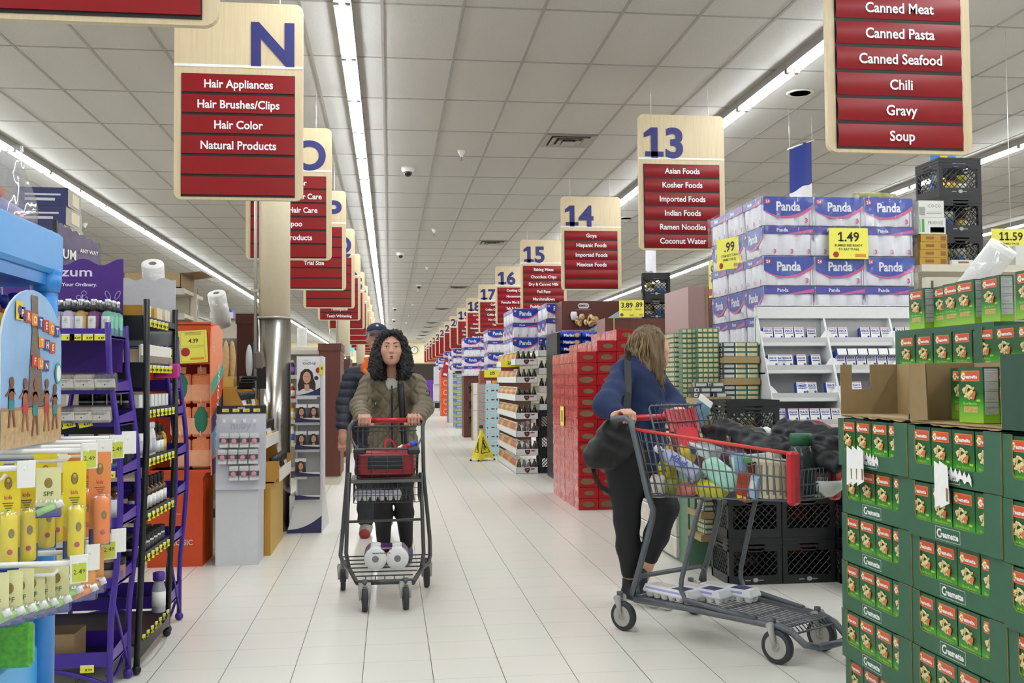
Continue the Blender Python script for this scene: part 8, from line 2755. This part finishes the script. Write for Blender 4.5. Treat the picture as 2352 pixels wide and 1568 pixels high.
# child seat
b = MB()
for k in range(13):
	u = .06 + .41 * k / 12
	b.tube([cw(.17, u, 1.115), cw(.155, u, 1.13), cw(.14, u, 1.112), cw(.245, u, .80)][1:], .0027, gm, 4)
b.tube([cw(.24, .05, .80), cw(.145, .05, 1.11), cw(.145, .06, 1.122), cw(.145, .46, 1.122), cw(.145, .475, 1.11), cw(.24, .475, .80)], .005, gm, 6)
b.tube([cw(.17, .05, 1.04), cw(.17, .475, 1.04)], .0036, gm, 5).tube([cw(.21, .05, .9), cw(.21, .475, .9)], .0036, gm, 5)
b.build('child_seat', t)
b = MB()
for n0, n1, z0, z1, dz in ((.17, .39, .93, 1.10, 0), ):
	for i in range(4):
		pass
	P_ = lambda u, z, d=0: cw(.115 + (1.11 - z) * .33 + d, u, z)
	for (u0, u1, za, zb_, d) in ((.17, .20, .99, 1.105, .012), (.36, .39, .99, 1.105, .012), (.20, .36, 1.0, 1.10, .006), (.175, .385, .80, .99, .004)):
		rr_ = redp if za > .9 else mat('cart_dark_red', '#7a2026', .4)
		vs = [P_(u0, za, d), P_(u1, za, d), P_(u1, zb_, d), P_(u0, zb_, d), P_(u0, za, d + .014), P_(u1, za, d + .014), P_(u1, zb_, d + .014), P_(u0, zb_, d + .014)]
		b.add(vs, [(0, 1, 2, 3), (7, 6, 5, 4), (0, 4, 5, 1), (1, 5, 6, 2), (2, 6, 7, 3), (3, 7, 4, 0)], rr_)
b.build('seat_flap', t)
for s, n_ in ((.0, .0), (.0, .53)):
	p = cw(s, n_, .072); caster(t, p, .072, CN if n_ else (.78, .62), .034)
for n_ in (.099, .431):
	p = cw(.855, n_, .075); caster(t, p, .075, (.80, .60) if n_ < .2 else (.86, .5), .036)

# groceries in it: each laid where it shows through the wires
def lay(name, lab, cat, px0, px1, n, prof_r, m, capm=None, squash=1.0, nseg=14):
	"""A long round pack lying between two photo points at depth n in the basket."""
	a, c_ = Vector(cart_pt(*px0, n)), Vector(cart_pt(*px1, n))
	d = c_ - a; L = d.length
	z = d.normalized(); x = z.orthogonal().normalized(); y = z.cross(x)
	M = Matrix(((x.x, y.x * squash, z.x, a.x), (x.y, y.y * squash, z.y, a.y), (x.z, y.z * squash, z.z, a.z), (0, 0, 0, 1)))
	t = thing(name, lab, cat, a)
	MB().lathe([(r, u * L) for r, u in prof_r], m, nseg, M=M).build('body', t)
	if capm:
		MB().lathe([(.019, -.028), (.020, -.004), (.014, .004)], capm, 12, M=M).build('cap', t)
	return t, M, L


lay('bread_bag', 'yellow bag of fruit under the red lid in the large cart', 'bag', (1532, 1030), (1590, 1050), .25, [(.02, 0), (.06, .3), (.065, .7), (.03, 1)], mat('yellow_bag', '#d9b323', .3, var=.15))
o, M, L = lay('water_bottle', 'tilted pale blue sparkling water bottle with white cap in the large cart', 'bottle', (1516, 1034), (1606, 1092), .10, [(.013, 0), (.016, .06), (.036, .22), (.036, .97), (.028, 1)], mat('pale_blue_bottle', '#b9c4e2', .15, trans=.15), paper)
MB().text('bubly', mat('blue_print', '#3b4a9a', .5, var=0), (.0, -.0385, L * .55), .034, xd=(0, 0, -1), yd=(-1, 0, 0), bold=.03, M=M).build('brand_print', o)
lay('pear_bag', 'yellow fruit beside the pale blue bottle in the large cart', 'fruit', (1524, 1050), (1540, 1110), .2, [(.012, 0), (.045, .3), (.05, .6), (.03, 1)], mat('yellow_fruit', '#c3b52c', .4, var=.1))
lay('salad_bag', 'pale green frosty bag in the large cart', 'bag', (1620, 1058), (1690, 1120), .12, [(.02, 0), (.05, .15), (.055, .6), (.04, .9), (.02, 1)], mat('mint_bag', '#9fd0bd', .3, var=.2, scale=20), squash=.6)
lay('banana_bunch', 'yellow packet lying low in the middle of the large cart', 'fruit', (1600, 1120), (1668, 1128), .12, [(.02, 0), (.045, .2), (.045, .8), (.02, 1)], mat('lemon_bag', '#c9c43c', .3, var=.2, scale=20))
lay('wine_bottle', 'dark bottle with gold neck standing in the large cart', 'bottle', (1675, 1000), (1672, 1060), .3, [(.014, 0), (.016, .3), (.016, .5), (.036, .8), (.036, 1)], mat('dark_gold_bottle', '#4a3c2a', .2))
lay('grape_pack', 'purple bag of grapes behind the wires of the large cart', 'bag', (1660, 1048), (1725, 1056), .28, [(.02, 0), (.05, .2), (.05, .8), (.02, 1)], mat('grape_purple', '#4c2c3c', .3, var=.2, scale=40))
lay('milk_jug', 'white jug standing in the rear corner of the large cart', 'jug', (1511, 1140), (1511, 1090), .12, [(.045, 0), (.047, .1), (.047, .7), (.03, 1)], mat('milk_white', '#e4dccf', .35))
lay('herb_pack', 'olive green tub beside the white jug in the large cart', 'tub', (1547, 1140), (1547, 1100), .15, [(.04, 0), (.043, .9), (.04, 1)], mat('olive_tub', '#7f8438', .4, var=.2))
lay('meat_pack', 'pink tray of meat low in the large cart', 'pack', (1560, 1122), (1602, 1124), .10, [(.015, 0), (.04, .1), (.04, .9), (.015, 1)], mat('pink_pack', '#b9605a', .3, var=.2), squash=.5)
o = thing('plastic_tub', 'red-lidded tub near the child seat of the large cart', 'tub', cart_pt(1574, 1010, .24))
c_ = Vector(cart_pt(1574, 1004, .24))
M = Matrix.Translation(c_) @ Matrix.Rotation(R(-10), 4, 'Z') @ Matrix.Rotation(R(62), 4, 'X')
b = MB().slab(rounded(-.062, .062, -.055, .055, .03), .014, mat('tub_red_lid', '#cf1f35', .3), Matrix.Translation(c_) @ Matrix.Rotation(R(-15), 4, 'Z') @ Matrix.Rotation(R(-20), 4, 'X'))
b.build('lid', o)
MB().box(-.052, .052, .014, .07, -.045, .045, mat('tub_clear', '#d8b8b0', .3), M=Matrix.Translation(c_) @ Matrix.Rotation(R(-15), 4, 'Z') @ Matrix.Rotation(R(-20), 4, 'X')).build('tub_body', o)
def pack(name, lab, cat, px, py, n, w, h, d, m, rz=0.0, ry=0.0, extra=None):
	c_ = Vector(cart_pt(px, py, n))
	t = thing(name, lab, cat, c_)
	M = Matrix.Translation(c_) @ Matrix.Rotation(R(-58.4 + rz), 4, 'Z') @ Matrix.Rotation(R(ry), 4, 'Y')
	b = MB().rbox(-w / 2, w / 2, -d / 2, d / 2, -h / 2, h / 2, m, min(w, h, d) * .1, M=M)
	for q in (extra or []):
		b.box(-w / 2 + w * q[1], -w / 2 + w * q[2], -d / 2 - .001, -d / 2, -h / 2 + h * q[3], -h / 2 + h * q[4], q[0], M=M)
	b.build('body', t)
pack('snack_carton', 'red and orange snack packet standing in the large cart', 'pack', 1712, 1118, .14, .07, .13, .05, mat('rust_packet', '#a5401f', .35, var=.2), 0, 8, [(mat('sun_yellow_tile', '', .5), .1, .9, .05, .2), (mat('tile_red', '', .5), .1, .9, .4, .6)])
pack('milk_carton', 'tall blue and white carton in the large cart', 'carton', 1700, 1082, .22, .06, .17, .06, mat('blue_white_carton', '#8fb2dc', .4, var=.3, scale=18), 0, -6, [(paper, .1, .4, .1, .9)])
pack('yogurt_tube', 'small blue and white packet leaning by the cream canister', 'pack', 1733, 1118, .12, .045, .10, .03, mat('pale_sky_packet', '#a9c3e4', .35), 0, 14, [(paper, .2, .8, .4, .8)])
pack('chocolate_box', 'dark brown packet leaning behind the cream canister', 'pack', 1740, 1105, .2, .06, .16, .03, mat('cocoa_packet', '#5a2c1a', .4), 0, -16)
pack('frozen_bag', 'silver and green frozen bag on top near the front of the large cart', 'bag', 1745, 1050, .3, .24, .04, .16, mat('silver_bag', '#c3c9c2', .25, var=.3, scale=20), 8, -8, [(gpn, .0, .5, 0, .6)])
pack('salad_box', 'white and teal bag between the bottles of the large cart', 'bag', 1618, 1032, .3, .16, .05, .12, mat('pale_ice_bag', '#cfd8d8', .25, var=.2), 0, 14, [(mat('deep_teal_print', '#2a5560', .4), 0, .5, 0, .7)])
pack('green_packet', 'bright green packet standing in the middle of the large cart', 'pack', 1682, 1080, .3, .09, .16, .04, mat('leaf_packet', '#2f7a44', .35), 0, -20)
o = thing('canister', 'cream ribbed canister near the front of the large cart', 'canister', cart_pt(1778, 1140, .22))
c_ = Vector(cart_pt(1778, 1142, .2))
MB().lathe([(.074, 0), (.076, .005), (.075, .155), (.078, .16), (.078, .172), (.01, .175)], mat('cream_canister', '#d8cfb0', .4, var=.1), 24, M=Matrix.Translation(c_)).build('body', o)
b = MB()
for k in range(9):
	a = R(160 + 22 * k)
	b.box(c_.x + .0755 * math.cos(a) - .004, c_.x + .0755 * math.cos(a) + .004, c_.y + .0755 * math.sin(a) - .004, c_.y + .0755 * math.sin(a) + .004, c_.z + .02, c_.z + .15, mat('canister_grey_print', '#8d8a7a', .5))
b.build('print', o)
o = thing('drink_bottle', 'large clear bottle with dark green screw cap at the cart front corner', 'bottle', cart_pt(1842, 1132, .3))
c_ = Vector(cart_pt(1842, 1136, .26))
MB().lathe([(.06, 0), (.066, .01), (.066, .17), (.05, .215), (.046, .228)], mat('smoky_clear_bottle', '#4a5554', .1, trans=.5, var=.05), 24, M=Matrix.Translation(c_)).build('body', o)
MB().lathe([(.05, .226), (.05, .272), (.046, .276)], mat('dark_green_cap', '#1f5a3c', .4), 24, M=Matrix.Translation(c_)).build('cap', o)
o = thing('bowl', 'white bowl at the front of the large cart', 'bowl', cart_pt(1895, 1135, .38))
c_ = Vector(cart_pt(1890, 1138, .36))
MB().lathe([(.05, 0), (.085, .03), (.095, .075), (.09, .075), (.08, .035), (.045, .008)], mat('white_ceramic_bowl', '#dcdbd5', .3), 28, M=Matrix.Translation(c_)).build('body', o)
# black coat over the front of the cart
o = thing('coat', 'black puffy coat draped over the front of the large cart', 'coat', cw(.6, .35, .95))
B = Body(.007)
ctm = mat('black_coat_nylon', '#141519', .5, var=.1)
CP = lambda px, py, n: np.array(cart_pt(px, py, n))
for a, ra, c_, rb in (((1628, 992, .36), .035, (1668, 992, .36), .05), ((1668, 992, .36), .05, (1730, 1012, .34), .06), ((1730, 1012, .34), .06, (1772, 1028, .32), .055), ((1800, 995, .42), .055, (1850, 1010, .42), .07), ((1850, 1005, .42), .07, (1915, 1018, .42), .065), ((1872, 1045, .34), .06, (1920, 1060, .36), .05), ((1780, 1030, .36), .05, (1870, 1045, .36), .05), ((1800, 978, .46), .03, (1830, 985, .46), .03)):
	B.cone(CP(*a), ra, CP(*c_), rb, 0, .03)
B.mesh('coat_cloth', o, [ctm], disp=lambda V: .010 * np.sin(V[:, 0] * 42 + V[:, 1] * 25 + V[:, 2] * 20) * np.sin(V[:, 2] * 46 + V[:, 0] * 15) + .004 * np.sin(V[:, 1] * 90 + V[:, 2] * 60))
o = thing('produce_bag', 'white and green plastic bag lying on the black coat', 'bag', cart_pt(1755, 992, .42))
B = Body(.005)
B.cone(CP(1725, 992, .42), .012, CP(1760, 996, .42), .028, 0, .02).cone(CP(1760, 996, .42), .028, CP(1782, 1000, .42), .022, 0, .02).cone(CP(1722, 986, .42), .008, CP(1748, 980, .42), .004, 1, .01)
B.mesh('bag_film', o, [mat('white_bag_film', '#dfe3da', .35, var=.08), mat('green_bag_print', '#8fc07a', .4)], disp=lambda V: .003 * np.sin(V[:, 0] * 120 + V[:, 2] * 90))
o = thing('magazine', 'folded leaflet tucked behind the red child seat flap', 'leaflet', cw(.2, .42, 1.0))
MB().box(-.045, .045, -.004, .004, -.08, .08, mat('leaflet_teal', '#6c8ea0', .4, var=.4, scale=30), M=Matrix.Translation(cart_pt(1610, 945, .44)) @ Matrix.Rotation(R(-58), 4, 'Z') @ Matrix.Rotation(R(30), 4, 'Y')).box(-.046, .046, -.0045, .0045, .05, .08, paper, M=Matrix.Translation(cart_pt(1610, 945, .44)) @ Matrix.Rotation(R(-58), 4, 'Z') @ Matrix.Rotation(R(30), 4, 'Y')).build('page', o)


# egg cartons
def eggs():
	t = thing('egg_carton', '', 'egg carton')
	foam = mat('white_foam', '#e6e6e8', .6, var=.02)
	b = MB()
	prof = [(-.05, .028), (-.052, .032), (-.044, .062), (.044, .062), (.052, .032), (.05, .028)]
	b.add([(-.148 if abs(y) > .045 else -.138, y, z) for y, z in prof] + [(.148 if abs(y) > .045 else .138, y, z) for y, z in prof], [tuple(range(6)), tuple(range(11, 5, -1))] + [(i, i + 1, 7 + i, 6 + i) for i in range(5)], foam)
	b.build('lid', t)
	b = MB()
	for i in range(6):
		for j in range(2):
			b.lathe([(.013, 0), (.017, .006), (.0235, .03)], foam, 12, M=Matrix.Translation((-.122 + .0488 * i, -.0245 + .049 * j, 0)))
	b.box(-.147, .147, -.05, .05, .026, .03, foam)
	b.build('base', t)
	b = MB().box(.03, .11, -.038, .038, .0622, .063, mat('indigo_print', '#3a3568', .5)).box(-.12, .0, -.038, .038, .0622, .063, mat('beige_print', '#cfc8c4', .5)).box(-.13, .1, -.0498, -.0478, .042, .052, mat('lilac_print', '#a9a5d8', .5), M=Matrix.Identity(4))
	b.build('label_print', t)
	return Proto(t)


EG = eggs()
for i, (s, n_) in enumerate(((.235, .10), (.32, .215), (.40, .33))):
	p = cw(s, n_, .178)
	EG.place(p, R(-58.4 + 4 * i), label=f'white foam egg carton on the lower rack of the large cart, {("nearest", "middle", "farthest")[i]} of three', group='egg cartons on the large cart')

# ------------------------------------------------------------------ small two-tier cart
t = thing('shopping_cart', 'small grey two-tier shopping cart with a red bar, facing down the aisle', 'shopping cart', (-.03, 5.9, 0))
dg = mat('dark_cart_steel', '#4a4a49', .4, metal=.35, var=.08)
q5 = lambda px, py, Y: tuple(at(px, py, Y=Y))
for s in (-1, 1):
	X = (lambda a, b_: a if s < 0 else b_)
	MB().tube([q5(X(845, 962), 966, 6.36), q5(X(812, 974), 968, 6.34), q5(X(803, 971), 978, 6.30), q5(X(801, 971), 1000, 6.26), q5(X(798, 973), 1090, 6.2), q5(X(786, 987), 1235, 6.16), q5(X(782, 988), 1275, 6.1), q5(X(788, 984), 1292, 6.0), q5(X(802, 968), 1306, 5.85), q5(X(820, 948), 1338, 5.62)], .0125, dg, 10).build('side_frame', t)
	MB().tube([q5(X(803, 966), 1085, 5.95), q5(X(798, 970), 1180, 5.9), q5(X(795, 973), 1270, 5.85), q5(X(801, 968), 1302, 5.82)], .0115, dg, 8).build('front_leg', t)
MB().tube([q5(818, 1338, 5.62), q5(950, 1334, 5.62)], .0145, dg, 10).tube([q5(802, 1198, 5.95), q5(969, 1192, 5.95)], .008, dg, 8).build('cross_tube', t)
MB().tube([q5(850, 966, 6.36), q5(968, 964, 6.36)], .0165, redp, 12).build('handle_bar', t)
MB().tube([q5(842, 966, 6.36), q5(852, 966, 6.36)], .02, paper, 12).tube([q5(818, 967, 6.35), q5(842, 966, 6.36)], .0155, dg, 10).build('handle_grip', t)
b = MB()
for k in range(6):
	f = k / 5
	y = 6.12 - .46 * f
	xl, xr = at(785 + 33 * f ** 1.3, 1280 + 55 * f, Y=y), at(986 - 38 * f ** 1.3, 1276 + 55 * f, Y=y)
	b.tube([(xl.x, y, .205 - .03 * f), (xr.x, y, .205 - .03 * f)], .004, dg, 5)
b.tube([q5(826, 1334, 5.63), q5(942, 1330, 5.63)], .004, dg, 5)
for k in range(5):
	b.tube([q5(840 + 22 * k, 1336, 5.63), q5(840 + 22 * k, 1322, 5.63)], .003, dg, 4)
b.build('lower_rack', t)
def wire_basket(nm, Yf, Yb, x0, x1, z0, z1, nx, nz, xt=0.0, rim=.006):
	b = MB()
	for k in range(nx + 1):
		u = k / nx
		xa, xb_ = x0 + (x1 - x0) * u, x0 - xt + (x1 - x0 + 2 * xt) * u
		b.tube([(xb_, Yf, z1), (xa, Yf, z0), (xa, Yb, z0)], .0022, dg, 4)
	for k in range(nz + 1):
		v = k / nz
		z = z0 + (z1 - z0) * v; e = xt * v
		b.tube([(x0 - e, Yb, z), (x0 - e, Yf + .01, z), (x0 - e + .01, Yf, z), (x1 + e - .01, Yf, z), (x1 + e, Yf + .01, z), (x1 + e, Yb, z)], .0022 if v < 1 else rim, dg, 5)
	for k in range(9):
		y = Yf + (Yb - Yf) * (k + .5) / 9
		for s in (-1, 1):
			xa = x0 if s < 0 else x1
			b.tube([(xa + s * xt, y, z1), (xa, y, z0)], .0022, dg, 4)
	b.build(nm, t)
A1, A2 = at(822, 1032, Y=5.88), at(957, 1098, Y=5.88)
wire_basket('upper_basket', 5.88, 6.22, A1.x - .005, A2.x + .005, A2.z + .005, A1.z, 4, 7, .006, .008)
B1, B2 = at(812, 1106, Y=5.9), at(963, 1152, Y=5.9)
wire_basket('lower_basket', 5.9, 6.2, B1.x, B2.x, B2.z, B1.z, 15, 3)
MB().box(at(806, 1100, Y=5.9).x, at(967, 1100, Y=5.9).x, 5.875, 6.2, A2.z - .022, A2.z - .004, mat('grey_basket_tray', '#5a5a58', .4)).build('basket_tray', t)
for px in (826, 950):
	c_ = at(px, 1036, Y=5.875)
	MB().rbox(c_.x - .036, c_.x + .036, 5.855, 5.90, c_.z - .018, c_.z + .016, blk, .008).build('corner_guard', t)
b = MB()
for k in range(12):
	x = at(822 + 11.6 * k, 1000, Y=6.24).x
	b.tube([(x, 6.25, .98), (x, 6.235, .915)], .0022, dg, 4)
	b.tube([(x, 6.235, .93), (x, 6.22, .80)], .0022, dg, 4)
for py, r_ in ((980, .006), (990, .004)):
	b.tube([q5(815, py, 6.25), q5(957, py - 2, 6.25)], r_, dg, 6)
b.build('back_grid', t)
for s in (-1, 1):
	X = (lambda a, b_: a if s < 0 else b_)
	MB().tube([q5(X(806, 968), 1005, 6.2), q5(X(815, 960), 1022, 6.0), q5(X(822, 955), 1032, 5.9)], .006, dg, 6).build('side_rail', t)
for (px, py, Y, r_) in ((838, 1404, 5.57, .062), (932, 1399, 5.58, .062), (788, 1354, 6.167, .062), (980, 1347, 6.165, .062)):
	p = at(px, py, Z=0)
	caster(t, (p.x, p.y, r_), r_, (1, .06), .030, False)
# its load
o = thing('tote_bag', 'red insulated tote with a black front pocket in the small cart', 'bag', (-.03, 5.95, .73))
a, c_ = at(822, 1040, Y=5.92), at(950, 1094, Y=5.92)
rt_ = mat('red_tote', '#9e1f26', .5, var=.08)
MB().rbox(a.x, c_.x, 5.92, 6.15, c_.z, a.z, rt_, .015).build('bag_body', o)
p, q = at(845, 1046, Y=5.915), at(925, 1076, Y=5.915)
MB().rbox(p.x, q.x, 5.907, 5.92, q.z, p.z, mat('charcoal_pocket', '#24262a', .5), .004).build('pocket', o)
b = MB()
rs = mat('red_strap', '#cf2029', .45)
hp = [at(884, 1034, Y=5.98), at(882, 1018, Y=5.98), at(886, 1008, Y=5.98), at(896, 1005, Y=5.98), at(904, 1012, Y=5.98), at(911, 1026, Y=5.98), at(912, 1034, Y=5.98)]
for i in range(6):
	u, w_ = hp[i], hp[i + 1]
	b.add([(u.x, 5.96, u.z), (w_.x, 5.96, w_.z), (w_.x, 6.02, w_.z - .005), (u.x, 6.02, u.z - .005)], [(0, 1, 2, 3)], rs)
	k0 = .012
	b.add([(u.x, 5.96, u.z), (w_.x, 5.96, w_.z), (w_.x + .25 * (at(897, 1030, Y=5.98).x - w_.x), 5.962, w_.z - .012), (u.x + .25 * (at(897, 1030, Y=5.98).x - u.x), 5.962, u.z - .012)], [(0, 1, 2, 3)], rs)
b.build('handle_loop', o)
o = thing('snack_bag', 'crumpled red, white and blue packet on the red tote', 'pack', at(935, 1022, Y=6.0))
B = Body(.004)
PQ = lambda px, py: np.array(at(px, py, Y=5.99))
B.cone(PQ(916, 1030), .012, PQ(922, 1026), .012, 1, .01).cone(PQ(924, 1027), .012, PQ(943, 1023), .016, 0, .01).cone(PQ(946, 1020), .017, PQ(952, 1018), .016, 2, .006)
B.mesh('packet', o, [mat('packet_red', '#a92632', .3), paper, mat('packet_blue', '#1f4fc0', .3)], disp=lambda V: .002 * np.sin(V[:, 0] * 200 + V[:, 2] * 150))
EG.place((at(868, 1150, Y=6.0).x, 6.0, B2.z + .004), 0, label='grey-white egg carton in the lower basket of the small cart', scale=(.94, 1, 1))
# toilet paper pack on the bottom rack
o = thing('toilet_paper_pack', 'violet and white toilet paper pack on the bottom rack of the small cart', 'tissue pack', (at(890, 1330, Y=5.7).x, 5.7, .19))
tpw = mat('toilet_paper_white', '#efeeec', .7, var=.02)
vp_ = mat('violet_pack_film', '#4a2a62', .3, var=.35, scale=18); vp2 = mat('mauve_pack_film', '#a587a8', .3, var=.3, scale=18)
x1_, x2_ = at(862, 1300, Y=5.68).x, at(913, 1300, Y=5.68).x
R_ = .063
zc = .197 + R_
for i, xc in enumerate((x1_, x2_)):
	for j in range(2):
		M = TM((xc, 5.69 + .115 * j, zc), rx=R(-90))
		r_ = MB().lathe([(.019, 0), (.058, 0), (R_, .006), (R_, .104), (.058, .11), (.019, .11)], tpw, 28, M=M)
		ob = r_.build('roll', o)
		MB().lathe([(.0188, .001), (.0188, .109)], mat('grey_core', '#77757a', .6), 18, M=M).lathe([(.0001, .03), (.0188, .03)], mat('grey_core', '', .6), 18, M=M).build('core', ob)
b = MB()
def wrapf_(u, v):
	a = math.pi * (1.12 - 1.24 * u)
	xm = (x1_ + x2_) / 2
	c0 = x1_ if a > math.pi / 2 else x2_
	rr = R_ + .0015
	x = c0 + rr * math.cos(a); z = zc + rr * math.sin(a)
	if abs(a - math.pi / 2) < .5:
		f = (a - math.pi / 2) / .5
		x = xm + (x2_ - x1_) / 2 * -f * 1.0 + rr * math.cos(a); z = zc + rr * math.sin(a) - .010 * (1 - f * f)
	return (x, 5.70 + .205 * v, z)
b.grid(wrapf_, 30, 6, vp2); b.build('wrapper_side', o)
b = MB()
b.grid(lambda u, v: tuple(np.array(wrapf_(.12 + .8 * u, .25 + .75 * v)) + np.array((0, 0, .0012))), 24, 5, vp_)
b.build('wrapper_band', o)
b = MB()
for k, c_ in enumerate(('#4b3a8c', '#2f6f8c', '#5a9a7a', '#b05a7a', '#c9a03a')):
	b.box(x1_ - .015 + .02 * k, x1_ + .003 + .02 * k, 5.6885, 5.6895, zc + .03, zc + .036, mat('print_dot_%d' % k, c_, .5))
b.build('colour_print', o)
